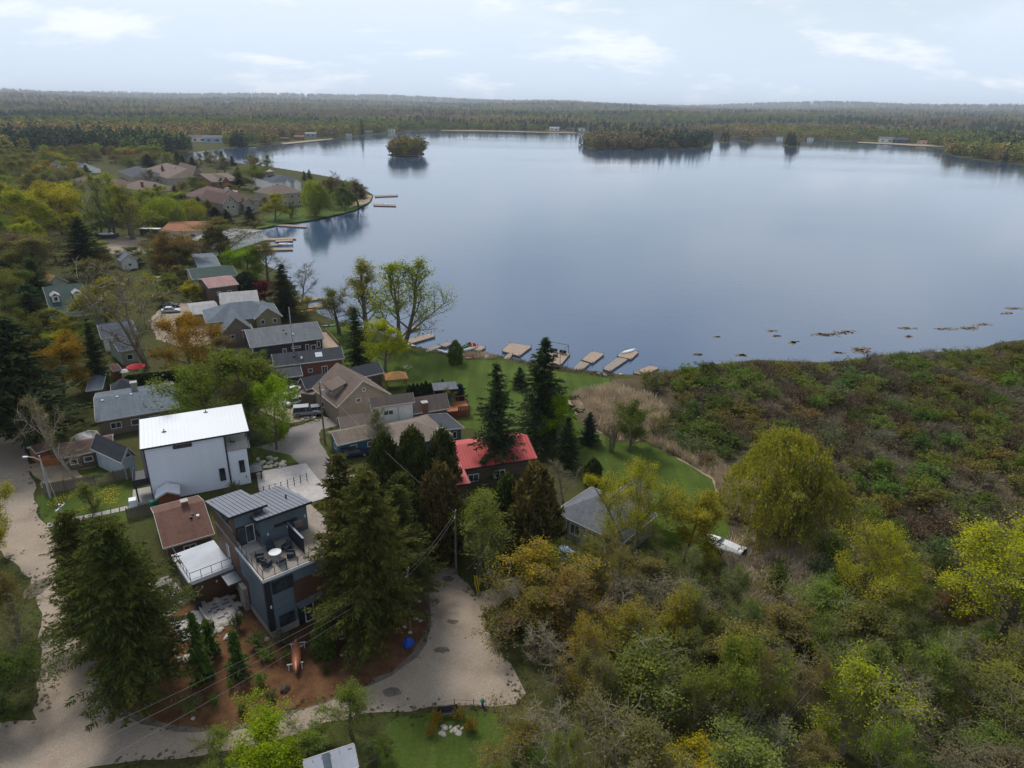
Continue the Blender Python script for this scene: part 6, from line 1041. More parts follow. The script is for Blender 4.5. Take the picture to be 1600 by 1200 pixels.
s = r.uniform(.12, .4, len(Pu)); SHEETS = [W2(x) for x in ([(-160, 560), (10, 636), (38, 700), (58, 800), (-60, 820), (-200, 700)], [(400, 700), (436, 690), (455, 668), (538, 648), (550, 656), (500, 672), (500, 690), (545, 742), (580, 780), (540, 790), (478, 738)], [(400, 738), (478, 724), (520, 775), (470, 790)], [(405, 640), (440, 600), (420, 585), (445, 570), (480, 600), (505, 640), (450, 662)], [(245, 530), (232, 500), (300, 470), (380, 545), (430, 560), (340, 545)])]
for Q_ in SHEETS: keep_ &= ~in_poly(Pu, Q_)
Pu, s = Pu[keep_], s[keep_]; cc = np.array(GW)[r.randint(0, 3, len(Pu))]; scatter('garden_undergrowth', 'low undergrowth and weeds between the village houses', 'undergrowth', np.column_stack([Pu, np.zeros(len(Pu))]), np.stack([s, s, s * .7], 1), r.uniform(0, 6, len(Pu)), 7 + r.randint(0, 3, len(Pu)), cc * r.uniform(.6, 1.2, (len(Pu), 1)))
# far beach and reed belt
plain('far_reed', (.26, .19, .11), .95, .2, .02)
for nm, px, mt in (('far_reed_belt', [(690, 203.2), (760, 203.6), (850, 206), (900, 207), (900, 208.2), (850, 207.4), (760, 205.2), (690, 204.6)], 'far_reed'), ('far_beach', [(1340, 221.6), (1400, 223.8), (1450, 226), (1492, 228.6), (1490, 230), (1440, 228.4), (1400, 226), (1340, 223)], 'sand_mat'), ('far_beach', [(440, 223.4), (500, 217.8), (520, 216.2), (522, 217.6), (480, 222), (442, 225.6)], 'sand_mat')):
    o = sheet(nm, px, 0.12, mt, 2, 15)
# ------------------------------------------------------------------ the air: thin even haze over the whole country
hm = bpy.data.materials.new('haze_air'); hm.use_nodes = True; MATS['haze_air'] = hm; hn = hm.node_tree.nodes; hn.clear(); ho = hn.new('ShaderNodeOutputMaterial'); hv = hn.new('ShaderNodeVolumePrincipled')
hv.inputs['Density'].default_value = 0.00007; hv.inputs['Color'].default_value = (0.80, 0.88, 1.0, 1); hv.inputs['Anisotropy'].default_value = 0.2; hm.node_tree.links.new(hv.outputs[0], ho.inputs['Volume'])
hz = MB().box(-27000, 27000, -27000, 27000, -5, 240).build('haze', 'haze_air', kind='stuff'); tag(hz, 'thin bluish haze over the lake and far hills', 'haze')
# ------------------------------------------------------------------ docks and boats
DZ = WATER_Z + 0.45
def dock(label, px, group='docks along the near shore', mat='wood_deck', z=DZ, plank=0.28, posts=True, loc0=None):
    q = [Vector(at(x, y, z)) for x, y in px]; o = root('dock', label, 'dock', tuple(q[0].xy) + (0,), 0, group); q = [v - Vector((q[0].x, q[0].y, 0)) for v in [Vector(p) for p in q]]
    a, b_, c, d = q; n_ = max(3, int(((b_ - a).length + (c - d).length) / 2 / plank)); mb = MB(); e = 0.5 / n_ * 0.12
    for i in range(n_):
        t0, t1 = i / n_ + e, (i + 1) / n_ - e; z_ = rnd.uniform(-.008, .008); mb.slab([tuple(a.lerp(b_, t0) + Vector((0, 0, z_))), tuple(a.lerp(b_, t1) + Vector((0, 0, z_))), tuple(d.lerp(c, t1) + Vector((0, 0, z_))), tuple(d.lerp(c, t0) + Vector((0, 0, z_)))], .05)
    mb.build('decking', mat, o, kind='stuff'); cen = (a + b_ + c + d) / 4; fr = MB(); u = Vector((0, 0, -.06)); inn = [v.lerp(cen, .03) + u for v in q]
    for i in range(4): fr.bar(inn[i] - Vector((0, 0, .14)), inn[(i + 1) % 4] - Vector((0, 0, .14)), .1, .26)
    fr.build('frame', 'wood_weathered', o); sh = [v.lerp(cen, .12) for v in q]; MB().slab([tuple(v + Vector((0, 0, -.2))) for v in sh], .35).build('float', 'rubber', o)
    if posts:
        for v in inn: MB().tube([(v.x, v.y, -2.6), (v.x, v.y, z + .35)], .07, 6).build('post', 'pole_wood', o)
    return o
for lb, px in (('wide plank dock left of the tallest spruce', [(797, 536), (831, 541), (811, 556), (784, 548)]), ('narrow gangway of the wide plank dock', [(794, 552), (801, 553), (795, 561), (787, 560)]), ('small plank dock carrying two red chairs', [(729, 537), (759, 542), (750, 548), (722, 543)]),
               ('old sloping plank dock left of the lone cedar', [(698, 534), (707, 537), (695, 542), (686, 539)]), ('crooked walkway from shore to the sloping dock', [(684, 539), (690, 541), (668, 550), (660, 548)]), ('dock reaching out under the big poplar', [(634, 531), (674, 521), (680, 525), (640, 537)]), ('short dock behind the poplar trunk', [(634, 514), (654, 507), (657, 511), (638, 518)]),
               ('square dock with metal canopy frame and dark chairs', [(851, 544), (891, 552), (876, 570), (846, 562)]), ('pale gangway below canopy-framed dock', [(852, 562), (862, 565), (857, 577), (847, 574)]), ('large square dock with bare deck', [(925, 549), (944, 553), (926, 567), (909, 562)]), ('grey gangway leading to bare square dock', [(907, 564), (921, 568), (910, 577), (893, 579)]),
               ('square dock carrying an upturned white boat', [(978, 546), (998, 550), (986, 561), (964, 556)]), ('long weathered gangway to the white boat dock', [(966, 558), (981, 561), (953, 580), (942, 576)]), ('low pale dock at the marsh corner', [(1016, 571), (1030, 575), (1006, 586), (989, 582)]),
               ('long white dock crossing the far side of cove', [(412, 351), (440, 350), (480, 353), (478, 355)]), ('first long dock of the cove from the point', [(402, 373), (462, 370.5), (463, 373), (402, 376)]), ('second cove dock, shorter and sand-coloured', [(430, 375.5), (457, 373.8), (458, 376), (431, 377.6)]), ('third cove dock beside the moored motorboat', [(396, 383), (440, 380.5), (441, 382.5), (396, 385.5)]), ('last cove dock nearest the village', [(400, 389), (457, 387), (458, 390), (400, 391.5)]),
               ('farther dock off the tip of the point', [(585, 305), (621, 304), (622, 306), (586, 307.5)]), ('nearer dock off the tip of the point', [(583, 318), (618, 319), (619, 322), (584, 321)]), ('dock under the dark bare shore tree', [(466, 469), (503, 463), (505, 466), (468, 472)]), ('second dock behind the olive shore tree', [(480, 477), (515, 474), (516, 478), (481, 481)])):
    dock(lb, px, mat='wood_weathered' if ('gangway' in lb and 'pale' not in lb) or 'old' in lb or 'farther' in lb or 'crooked' in lb else 'wood_deck', posts=lb.find('cove') < 0)
fr = MB(); c4 = [at(853, 546, DZ), at(888, 553, DZ), at(875, 567, DZ), at(849, 560, DZ)]
for p in c4: fr.tube([tuple(p), (p[0], p[1], 2.0)], .05, 5)
for i in range(4): a, b_ = c4[i], c4[(i + 1) % 4]; fr.bar((a[0], a[1], 2.0), (b_[0], b_[1], 2.0), .07)
cf = root('canopy_frame', 'bare metal canopy frame standing on the square dock', 'frame', (0, 0, 0)); fr.build('canopy_tubes', 'black_metal', cf)
def loft(L, W, H, n_=14, open_=True, flat=0.25, stern=0.0):
    """canoe or boat hull, bow to +x"""
    mb = MB(); secs = []
    for i in range(n_ + 1):
        t = -1 + 2 * i / n_; wv = max(0.02, (1 - abs(t) ** 2.4)); wv = max(wv, stern if t < 0 else 0.02); sheer = H * (0.78 + 0.32 * t * t); keel = H * 0.22 * abs(t) ** 4; x = t * L / 2; w_ = W / 2 * wv
        secs.append([(x, -w_, sheer), (x, -w_ * .92, keel + (sheer - keel) * .45), (x, -w_ * .5, keel + .02 * H), (x, 0, keel), (x, w_ * .5, keel + .02 * H), (x, w_ * .92, keel + (sheer - keel) * .45), (x, w_, sheer)])
    V = [p for s_ in secs for p in s_]; m_ = 7; Fs = []
    for i in range(n_):
        for j in range(m_ - 1): Fs.append((i * m_ + j, (i + 1) * m_ + j, (i + 1) * m_ + j + 1, i * m_ + j + 1))
    mb.add(V, Fs)
    if not open_:
        for i in range(n_): mb.f.append((i * m_, i * m_ + 6, (i + 1) * m_ + 6, (i + 1) * m_))
    return mb
canoe_hull = loft(4.9, 0.92, 0.42).mesh('hull', 'paint'); kayak_hull = loft(3.4, 0.75, 0.32, open_=False).mesh('hull', 'paint'); ck = MB().lathe([(.30, .26), (.32, .34), (.26, .35)], 12).mesh('cockpit', 'rubber')
gun = MB()
for s_ in (-1, 1): gun.tube([(t * 2.45, s_ * .46 * max(.02, 1 - abs(t) ** 2.4), .42 * (.78 + .32 * t * t) + .01) for t in np.linspace(-1, 1, 13)], .022, 4)
gun_m = gun.mesh('gunwale', 'wood_weathered'); thw = MB().box(-1.0, -.8, -.4, .4, .27, .30).box(.9, 1.1, -.38, .38, .27, .30).mesh('seat', 'wood_deck')
def canoe(label, P, hd, col, up=False, kay=False, z=None, sc_=1.0):
    z = P[2] if z is None else z; o = root('kayak' if kay else 'canoe', label, 'kayak' if kay else 'canoe', (P[0], P[1], z + (.42 * sc_ if up else 0)), hd, 'small boats on the bank'); o.rotation_euler = (math.pi if up else 0, 0, hd); o.scale = (sc_,) * 3
    link('hull', kayak_hull if kay else canoe_hull, o, True, color=col)
    if kay: link('cockpit', ck, o)
    else: link('gunwale', gun_m, o); link('seat', thw, o)
    return o
def dirpx(a, b_): A, B = at(*a), at(*b_); return math.atan2(B[1] - A[1], B[0] - A[0])
a, b_ = at(463, 1003, .6), at(463, 1048, .6); c_ = canoe('orange canoe lying upturned on two sawhorses in the mulch', ((a + b_) / 2), math.atan2(b_[1] - a[1], b_[0] - a[0]), (.42, .13, .055), True, z=.62, sc_=.92)
for i, p in enumerate((at(466, 1012), at(462, 1044))):
    hd = c_.rotation_euler[2] + math.pi / 2; o = root('sawhorse', ('white sawhorse under the upper end of the orange canoe', 'white sawhorse under the road end of the orange canoe')[i], 'sawhorse', (p[0], p[1], 0), hd, 'sawhorses under the canoe'); MB().box(-.75, .75, -.04, .04, .52, .61).build('beam', 'white_trim', o)
    for x in (-.6, .6):
        for y in (-.25, .25): MB().bar((x, y, .0), (x, y * .1, .54), .06).build('leg', 'white_trim', o)
canoe('pink and white kayak on the grass beside the lone cedar', at(739, 560), dirpx((725, 562), (752, 558)), (.62, .18, .24), kay=True, sc_=1.05); canoe('upturned aluminium canoe left of the lone cedar', at(694, 551), dirpx((688, 549), (702, 553)), (.4, .43, .45), True); canoe('upturned grey canoe below the red-chair dock', at(731, 547), dirpx((722, 549), (742, 544)), (.36, .40, .40), True)
canoe('green canoe beside the red-chair dock', at(725, 543), dirpx((719, 546), (731, 540)), (.03, .32, .16)); canoe('yellow kayak below the big poplar', at(633, 543), dirpx((626, 541), (641, 545)), (.65, .32, .02), kay=True); canoe('white kayak beside the yellow kayak', at(641, 540), dirpx((634, 538), (648, 542)), (.7, .68, .62), kay=True); canoe('teal kayak leaning at shore by dark house', at(514, 510), .3, (.05, .35, .33), kay=True)
canoe('upturned orange rowing boat under the dark spruce', at(481, 487), .6, (.5, .16, .05), True); canoe('pale canoe left among the marsh reeds', at(1050, 668, .3), 1.2, (.6, .6, .56), kay=True); canoe('faded green canoe pulled into lawn corner bushes', at(953, 612), .5, (.2, .28, .25), True)
bh = loft(5.4, 2.1, 1.0, open_=False, stern=.8).mesh('hull', 'paint')
def boat(label, P, hd, col, z=0, cover=(.75, .76, .78), sc_=1.0, ws=True):
    o = root('motorboat', label, 'boat', (P[0], P[1], z), hd, 'motorboats'); o.scale = (sc_,) * 3; link('hull', bh, o, True, color=col); MB().hexa([(-2.2, -.8, .83), (1.4, -.7, .83), (1.4, .7, .83), (-2.2, .8, .83)], [(-2.1, -.6, 1.1), (.9, -.45, 1.18), (.9, .45, 1.18), (-2.1, .6, 1.1)]).build('cover', 'matt_paint', o, color=cover); MB().box(-3.0, -2.7, -.2, .2, .2, 1.25).build('outboard', 'black_metal', o)
    if ws: MB().hexa([(.5, -.6, 1.1), (.6, -.6, 1.1), (.6, .6, 1.1), (.5, .6, 1.1)], [(.2, -.5, 1.5), (.26, -.5, 1.5), (.26, .5, 1.5), (.2, .5, 1.5)]).build('windscreen', 'glass', o)
    return o
p = at(982, 550, DZ); canoe('white rowing boat upturned on the square dock', p, dirpx((973, 552), (990, 547)), (.72, .73, .74), True, z=DZ, sc_=1.0)
boat('white motorboat resting in reeds beside golden tree', at(1128, 860), 2.4, (.75, .75, .74), .25); boat('motorboat moored at the third cove dock', at(447, 381.5), 0.1, (.7, .7, .7), WATER_Z - .25); boat('navy and white boat on a trailer in the boat yard', at(170, 373), .2, (.03, .04, .09), .6, (.7, .7, .7), 1.5); boat('white speedboat moored at the nearer point dock', at(606, 319.5), .1, (.7, .7, .68), WATER_Z - .2)
p = at(1188, 0.5 + 600) if False else None
# ------------------------------------------------------------------ chairs by the water
ch_s = MB().hexa([(-.3, -.35, .36), (.3, -.35, .36), (.3, .3, .22), (-.3, .3, .22)], [(-.3, -.35, .40), (.3, -.35, .40), (.3, .3, .26), (-.3, .3, .26)]).mesh('seat', 'matt_paint'); ch_b = MB().hexa([(-.32, .26, .24), (.32, .26, .24), (.32, .31, .24), (-.32, .31, .24)], [(-.38, .58, 1.0), (.38, .58, 1.0), (.38, .63, 1.0), (-.38, .63, 1.0)]).mesh('backrest', 'matt_paint'); ch_a = [MB().box(s_ * .36 - .07, s_ * .36 + .07, -.4, .42, .55, .59).mesh('armrest', 'matt_paint') for s_ in (-1, 1)]; ch_l = [MB().box(x - .04, x + .04, y - .04, y + .04, 0, .55).mesh('leg', 'matt_paint') for x in (-.36, .36) for y in (-.36, .38)]
def chair(label, P, hd, col, group):
    o = root('lake_chair', label, 'chair', (P[0], P[1], P[2]), hd, group)
    for nm, me in [('seat', ch_s), ('backrest', ch_b)] + [('armrest', m_) for m_ in ch_a] + [('leg', m_) for m_ in ch_l]: link(nm, me, o, color=col)
for x, y, lb in ((736, 540, 'red slatted chair on small dock, nearer the cedar'), (743, 541.5, 'red slatted chair on small dock, outer one')): chair(lb, at(x, y, DZ + .02), 2.6, (.55, .02, .02), 'red chairs')
for x, y, lb in ((862, 549, 'first'), (868, 550, 'second'), (877, 552, 'third'), (882, 553, 'last')): chair(lb + ' dark chair from the spruce on the canopy-framed dock', at(x, y, DZ + .02), 3.0, (.02, .02, .022), 'dark dock chairs')
o = root('dock_box', 'small black box table on the canopy-framed dock', 'table', tuple(at(868, 557, DZ + .02))); MB().box(-.45, .45, -.35, .35, 0, .4).build('box_body', 'black_metal', o); MB().box(-.5, .5, -.4, .4, .4, .46).build('box_lid', 'dark_trim', o)
# ------------------------------------------------------------------ vehicles
def car_proto(suv):
    L, W, H = (4.8, 1.95, 1.75) if suv else (4.6, 1.85, 1.42); c = MB(); hz_ = .92 if suv else .80
    prof = [(-L / 2, .35), (-L / 2 + .03, hz_ - .06), (-L / 2 + .2, hz_), (L / 2 - 1.15, hz_), (L / 2 - .25, hz_ - .14), (L / 2, hz_ - .32), (L / 2, .35)]
    k = len(prof); V = [(x, s_ * W / 2 * (1 if z < hz_ - .05 else .95), z) for s_ in (-1, 1) for x, z in prof]; c.add(V, [tuple(range(k - 1, -1, -1)) if False else tuple(range(k)), tuple(range(2 * k - 1, k - 1, -1))] + [(i, k + i, k + (i + 1) % k, (i + 1) % k) for i in range(k)])
    x0, x1 = (-L / 2 + .08, L / 2 - 1.35) if suv else (-L / 2 + .6, L / 2 - 1.25); t0, t1 = (x0 + .22, x1 - .75) if suv else (x0 + .65, x1 - .8); w_ = W / 2 * .93
    cab = MB().hexa([(x0, -w_, hz_), (x1, -w_, hz_), (x1, w_, hz_), (x0, w_, hz_)], [(t0, -w_ * .82, H - .08), (t1, -w_ * .82, H - .08), (t1, w_ * .82, H - .08), (t0, w_ * .82, H - .08)]); rf = MB().slab([(t0 - .08, -w_ * .85, H), (t1 + .08, -w_ * .85, H), (t1 + .08, w_ * .85, H), (t0 - .08, w_ * .85, H)], .09)
    for xp in (0.0,): rf.bar((xp - .1, -w_ * .93, hz_), (xp - .1, -w_ * .84, H - .06), .1); rf.bar((xp - .1, w_ * .93, hz_), (xp - .1, w_ * .84, H - .06), .1)
    wm_ = MB(); 
    wm_.add([(.33 * math.cos(t), y, .33 * math.sin(t)) for y in (-.11, .11) for t in np.linspace(0, 2 * math.pi, 12, endpoint=False)], [tuple(range(12)), tuple(range(23, 11, -1))] + [(i, 12 + i, 12 + (i + 1) % 12, (i + 1) % 12) for i in range(12)])
    hub = MB().add([(.19 * math.cos(t), y, .19 * math.sin(t)) for y in (-.12, .12) for t in np.linspace(0, 2 * math.pi, 10, endpoint=False)], [tuple(range(10)), tuple(range(19, 9, -1))] + [(i, 10 + i, 10 + (i + 1) % 10, (i + 1) % 10) for i in range(10)])
    lt = MB().box(-.03, .03, -.2, .2, -.07, .07)
    return dict(body=c.mesh('body', 'paint'), cab=cab.mesh('windows', 'glass'), roof=rf.mesh('roof', 'paint'), wheel=wm_.mesh('wheel', 'rubber'), rim=hub.mesh('rim', 'galvanised'), light=lt.mesh('headlight', 'white_trim'), L=L, W=W, hz=hz_)
CARS = {True: car_proto(True), False: car_proto(False)}
def car(label, px, hd, col, suv=False, group='parked cars'):
    P = at(*px); q = CARS[suv]; o = root('parked_car', label, 'car', (P[0], P[1], .05), math.radians(hd), group); link('body', q['body'], o, color=col); link('windows', q['cab'], o); link('roof', q['roof'], o, color=col)
    for x in (-q['L'] * .3, q['L'] * .31):
        for y in (-q['W'] / 2 + .1, q['W'] / 2 - .1): w_ = link('wheel', q['wheel'], o, loc=(x, y, .33)); link('rim', q['rim'], w_)
    for y in (-.62, .62): link('headlight', q['light'], o, loc=(q['L'] / 2 + .005, y, q['hz'] - .38))
WH, SI, BK, NV = (.75, .75, .75), (.35, .36, .38), (.02, .02, .022), (.02, .03, .06)
for lb, px, hd, c_, sv in (('navy jeep-like car parked against the blue cottage', (553, 712), 22, NV, True), ('white car nearest the wooden hut in the court', (457, 614), 60, WH, False), ('white car behind the bright green tree', (464, 630), 50, WH, False), ('silver estate parked by the tan gabled house', (480, 648), 15, SI, True), ('grey car beside the silver estate', (497, 645), 20, (.2, .2, .22), False), ('white car below the navy house', (412, 579), 40, WH, False), ('white van-like car under the huge dark pine', (33, 660), 70, WH, True),
                           ('silver car in the court by the craftsman house', (267, 488), 15, (.55, .57, .6), False), ('black car parked behind the silver one', (266, 480), 15, BK, False), ('dark pickup-sized car in the boat yard', (236, 382), 5, (.05, .06, .09), True), ('light blue car at the drive end under trees', (868, 873), 35, (.3, .42, .55), False), ('pale blue car under the woodland edge trees', (857, 886), 40, (.32, .42, .5), False), ('white car on the drive of the point', (330, 288), 10, WH, False), ('silver car half hidden by the cedar row', (590, 757), 40, SI, False), ('dark car parked outside the dormer house', (68, 500), 20, BK, False), ('white car behind the bare tree', (250, 440), 30, WH, False)):
    car(lb, px, hd, c_, sv)
o = root('box_trailer', 'dark blue box trailer in the boat yard', 'trailer', tuple(at(238, 370))); MB().box(-4, 4, -1.3, 1.3, .7, 3.3).build('box_body', 'wall_navy', o); MB().box(-4.02, 4.02, -1.32, 1.32, 3.3, 3.4).build('box_roof', 'white_trim', o)
for x in (-.6, .6):
    for y in (-1.15, 1.15): link('wheel', CARS[True]['wheel'], o, loc=(x, y, .35)).scale = (1.1, 1.6, 1.1)
# ------------------------------------------------------------------ poles and wires
def pole(label, P, H, name='utility_pole', arm=None, mat='pole_wood', tf=False):
    o = root(name, label, 'pole', (P[0], P[1], 0)); MB().tube([(0, 0, -.3), (0, 0, H)], [.16, .10], 8).build('post', mat, o)
    if name == 'utility_pole': MB().box(-.05, .05, -.9, .9, H - .55, H - .42).build('crossarm', mat, o); [MB().lathe([(.05, H - .42), (.06, H - .3), (.03, H - .22)], 6, (0, y)).build('insulator', 'white_trim', o) for y in (-.8, 0.35, .8)]
    if tf: MB().lathe([(.22, H - 2.2), (.25, H - 2.1), (.25, H - 1.3), (.1, H - 1.2)], 10, (.35, 0)).build('transformer', 'galvanised', o)
    return o
P = at(79, 778); Hs = height_to(P, 712); o = pole('tall grey street lamp at the corner of the garden lawn', P, Hs, 'street_lamp', mat='galvanised'); MB().tube([(0, 0, Hs - .7), (-.8, 0, Hs - .25), (-1.7, .0, Hs - .2)], .05, 6).build('arm', 'galvanised', o); MB().box(-2.2, -1.6, -.14, .14, Hs - .3, Hs - .15).build('lamp_head', 'white_trim', o)
P1 = at(641, 986); H1 = height_to(P1, 890); pole('utility pole on the mulch bed by the gravel bend', P1, H1); P2_ = at(711, 799, 8.5); pole('utility pole rising behind the roadside cedar', P2_, 8.5); P3 = at(508, 694); H3 = height_to(P3, 597); pole('utility pole beside the blue cottage', P3, H3, tf=True); P4 = at(112, 862); H4 = height_to(P4, 788); pole('pale utility pole behind the lane conifer', P4, H4, mat='galvanised')
P5 = at(212, 470); pole('utility pole behind the huge bare tree', P5, 9); P6 = at(463, 588); pole('slim mast beside the navy house', P6, height_to(P6, 480), 'antenna_mast', mat='galvanised')
wires = 0
def wire(label, A, B, sag):
    pts = [tuple(np.array(A) * (1 - t) + np.array(B) * t - np.array([0, 0, sag * 4 * t * (1 - t)])) for t in np.linspace(0, 1, 14)]; o = MB().tube(pts, .011, 4).build('overhead_wire', 'wire'); tag(o, label, 'wire', 'overhead wires')
Z1 = H1 - .25; E1 = at(-40, 1228, 7.5); E2 = at(-70, 1262, 7.2); E3 = at(10, 1268, 6.9)
wire('upper overhead wire crossing the mulch bed', (P1[0], P1[1], Z1), E1, .7); wire('middle overhead wire crossing the mulch bed', (P1[0], P1[1] - .5, Z1 - .1), E2, .9); wire('lowest overhead wire over the bottom road', (P1[0], P1[1], Z1 - .6), E3, .8)
wire('overhead wire from mulch bed pole to the roadside pole', (P1[0], P1[1], Z1), (P2_[0], P2_[1], 8.3), .4); wire('second wire from mulch bed pole to the roadside pole', (P1[0], P1[1], Z1 - .5), (P2_[0], P2_[1], 7.8), .5); wire('overhead wire from roadside pole towards blue cottage pole', (P2_[0], P2_[1], 8.3), (P3[0], P3[1], H3 - .2), .8); wire('wire from street lamp down to pale pole', (at(79, 778)[0], at(79, 778)[1], Hs - .3), (P4[0], P4[1], H4 - .2), .3)
o = root('guy_guard', 'pair of yellow guy-wire guards at the drive corner', 'post', tuple(at(746, 927))); MB().tube([(0, 0, 0), (-.35, .1, 2.3)], .05, 6).build('guard_post', 'paint', o, color=(.7, .5, .01)); MB().tube([(.2, .1, 0), (-.1, .2, 2.2)], .05, 6).build('guard_post', 'paint', o, color=(.7, .5, .01))
# ------------------------------------------------------------------ fences
def fence(label, pts, H, mat, bw=.16, gap=.02, group=None, posts=2.4):
    W = [at(*p)[:2] for p in pts]; o = root('board_fence', label, 'fence', (W[0][0], W[0][1], 0)); b0 = Vector((*W[0], 0)); k = 0
    pm = MB().box(-.06, .06, -.06, .06, 0, H + .12).mesh('fence_post', mat)
    for a, c in zip(W[:-1], W[1:]):
        a, c = Vector((*a, 0)) - b0, Vector((*c, 0)) - b0; d = c - a; L = d.length; hd = math.atan2(d.y, d.x); n_ = int(L / (bw + gap)); bm_ = [MB().box(0, bw, -.012, .012, .04, H + dz).mesh('fence_board', mat) for dz in (-.05, 0, .04)]
        for i in range(n_): q = a + d * i / n_; link('fence_board', bm_[rnd.randrange(3)], o, loc=tuple(q), rz=hd + rnd.uniform(-.02, .02))
        for i in range(int(L / posts) + 1): q = a + d * min(1, i * posts / L) + Vector((-d.y, d.x, 0)).normalized() * .08; link('fence_post', pm, o, loc=tuple(q), rz=hd)
    return o
fence('weathered grey board fence behind the dandelion lawn', [(71, 774), (150, 760), (206, 748)], 1.8, 'fence_wood'); fence('short brown board fence beside the maroon bungalow', [(200, 812), (238, 802)], 1.6, 'fence_wood'); fence('tan board fence at the verge by the pale pole', [(112, 832), (140, 826)], 1.3, 'wood_weathered')
o = root('wire_fence', 'thin dark wire fence along the paver driveway', 'fence', (0, 0, 0)); W = [at(404, 776), at(440, 766), at(480, 752)]; mbf = MB()
for a, c in zip(W[:-1], W[1:]):
    for z in (.4, .8, 1.2): mbf.tube([(a[0], a[1], z), (c[0], c[1], z)], .018, 4)
mbf.build('fence_wire', 'black_metal', o)
for i in range(9): t = i / 8 * 2; a, c = (W[0], W[1]) if t <= 1 else (W[1], W[2]); t = t if t <= 1 else t - 1; q = a + (c - a) * t; MB().box(q[0] - .04, q[0] + .04, q[1] - .04, q[1] + .04, 0, 1.35).build('fence_post', 'black_metal', o)
o = root('wire_fence', 'thin wire fence on posts round the bottom lawn', 'fence', (0, 0, 0)); W = [at(676, 1112), at(710, 1106), at(740, 1107), at(772, 1112)]; mbf = MB()
for a, c in zip(W[:-1], W[1:]):
    for z in (.5, .95): mbf.tube([(a[0], a[1], z), (c[0], c[1], z)], .012, 4)
mbf.build('fence_wire', 'black_metal', o)
for q in W: MB().box(q[0] - .03, q[0] + .03, q[1] - .03, q[1] + .03, 0, 1.1).build('fence_post', 'fence_wood', o)
# ------------------------------------------------------------------ stones
def rock_mesh(seed):
    r = np.random.RandomState(seed); b = bmesh.new(); bmesh.ops.create_icosphere(b, subdivisions=2, radius=1)
    for v in b.verts: v.co = v.co * (1 + .18 * math.sin(v.co.x * 3 + seed) + .15 * math.sin(v.co.y * 4.1 + 2 * seed) + r.normal(0, .05)); v.co.z = max(v.co.z * .72, -.3)
    me = bpy.data.meshes.new('boulder'); b.to_mesh(me); b.free(); me.materials.append(M['stone']); return me
RK = [rock_mesh(i) for i in range(5)]; plain('pale_stone', (.46, .41, .34), .95, .25, 1.2, fine=7, bump=.5)
for me in RK[2:]: me.materials[0] = M['pale_stone']
def rock(px, s, label, group): P = at(*px); o = link('boulder', RK[rnd.randrange(5)], loc=(P[0], P[1], s * .15), rz=rnd.uniform(0, 6)); o.scale = (s, s * rnd.uniform(.7, 1), s * rnd.uniform(.6, .9)); tag(o, label, 'rock', group)
for x, y, s in ((345, 978, .5), (353, 975, .5), (362, 969, .45), (337, 986, .45), (335, 990, .4), (343, 985, .45), (357, 996, .55), (328, 1026, .4), (294, 1030, .6), (530, 994, .6), (512, 970, .5), (366, 975, .4), (300, 1028, .5), (279, 1032, .4), (470, 1010, .25), (403, 1006, .4), (418, 1000, .35), (340, 1018, .3), (302, 1123, .22)): rock((x, y), s, 'pale boulder edging the patio and mulch bed', 'boulders of the mulch bed')
for x, y, s in ((645, 934, .35), (650, 937, .3), (649, 967, .3), (657, 970, .25), (641, 986 + 2, .25), (632, 980, .22), (655, 940, .25), (534, 1024, .2), (640, 930, .3)): rock((x, y), s, 'small white stone on the mulch near gravel bend', 'white stones by the bend')
for i in range(26): rock((402 + rnd.uniform(0, 42), 716 + rnd.uniform(0, 16)), rnd.uniform(.25, .55), 'rough block of the stone heap beside white house drive', 'stone heap by the drive')
for i in range(12): rock((688 + rnd.uniform(0, 36), 1134 + rnd.uniform(0, 16)), rnd.uniform(.15, .35), 'stone of the rockery beside the bench', 'rockery by the bottom lawn')
for i, (x, y) in enumerate(((935, 584), (943, 585), (946, 587), (970, 585))): rock((x, y), .4, 'white stone on the bank by the long gangway', 'bank stones')
for i in range(10): rock((472 + rnd.uniform(0, 45), 655 + rnd.uniform(-3, 3)), rnd.uniform(.25, .4), 'stone of the low wall beside parked cars', 'low stone wall')
for px in ((315, 945), (340, 940), (360, 935), (372, 945)): rock(px, .55, 'tan boulder against the brown garage wall', 'boulders by the garage')
# ------------------------------------------------------------------ umbrellas, huts, bins and other small things
def umbrella(label, px, W, H, mat):
    P = at(*px); o = root('patio_umbrella', label, 'umbrella', (P[0], P[1], 0)); MB().lathe([(W / 2, H - .55), (W / 2 * .98, H - .5), (W / 4, H - .15), (.05, H)], 8).build('canopy', mat, o); MB().tube([(0, 0, 0), (0, 0, H)], .04, 6).build('pole', 'galvanised', o); MB().lathe([(.3, 0), (.28, .08), (.05, .12)], 10).build('base', 'concrete', o)
umbrella('bright red patio umbrella behind the hedge', (215, 588), 3.6, 2.6, 'red_cloth'); umbrella('small white umbrella beside the red one', (197, 593), 1.8, 2.2, 'white_cloth')
o = root('lawn_gazebo', 'open gazebo with orange-brown hip roof on the lakeside lawn', 'gazebo', tuple(at(604, 612)), .3); roof_part(o, 0, 4.2, 0, 3.6, 2.3, 1.0, 'hip', 'roof_orange', 'wood_orange', hipk=.9)
for x in (.3, 3.9):
    for y in (.3, 3.3): MB().box(x - .07, x + .07, y - .07, y + .07, 0, 2.2).build('post', 'wood_red', o)
o = root('raised_deck', 'orange timber deck with railings beside brick wing', 'deck', tuple(at(681, 656)), .25); mbd = [MB().box(0, .27, 0, 4.2, 1.3, 1.36).mesh('deck_plank', 'wood_orange')]
for i in range(21): link('deck_plank', mbd[0], o, loc=(i * .29, 0, rnd.uniform(-.005, .005)))
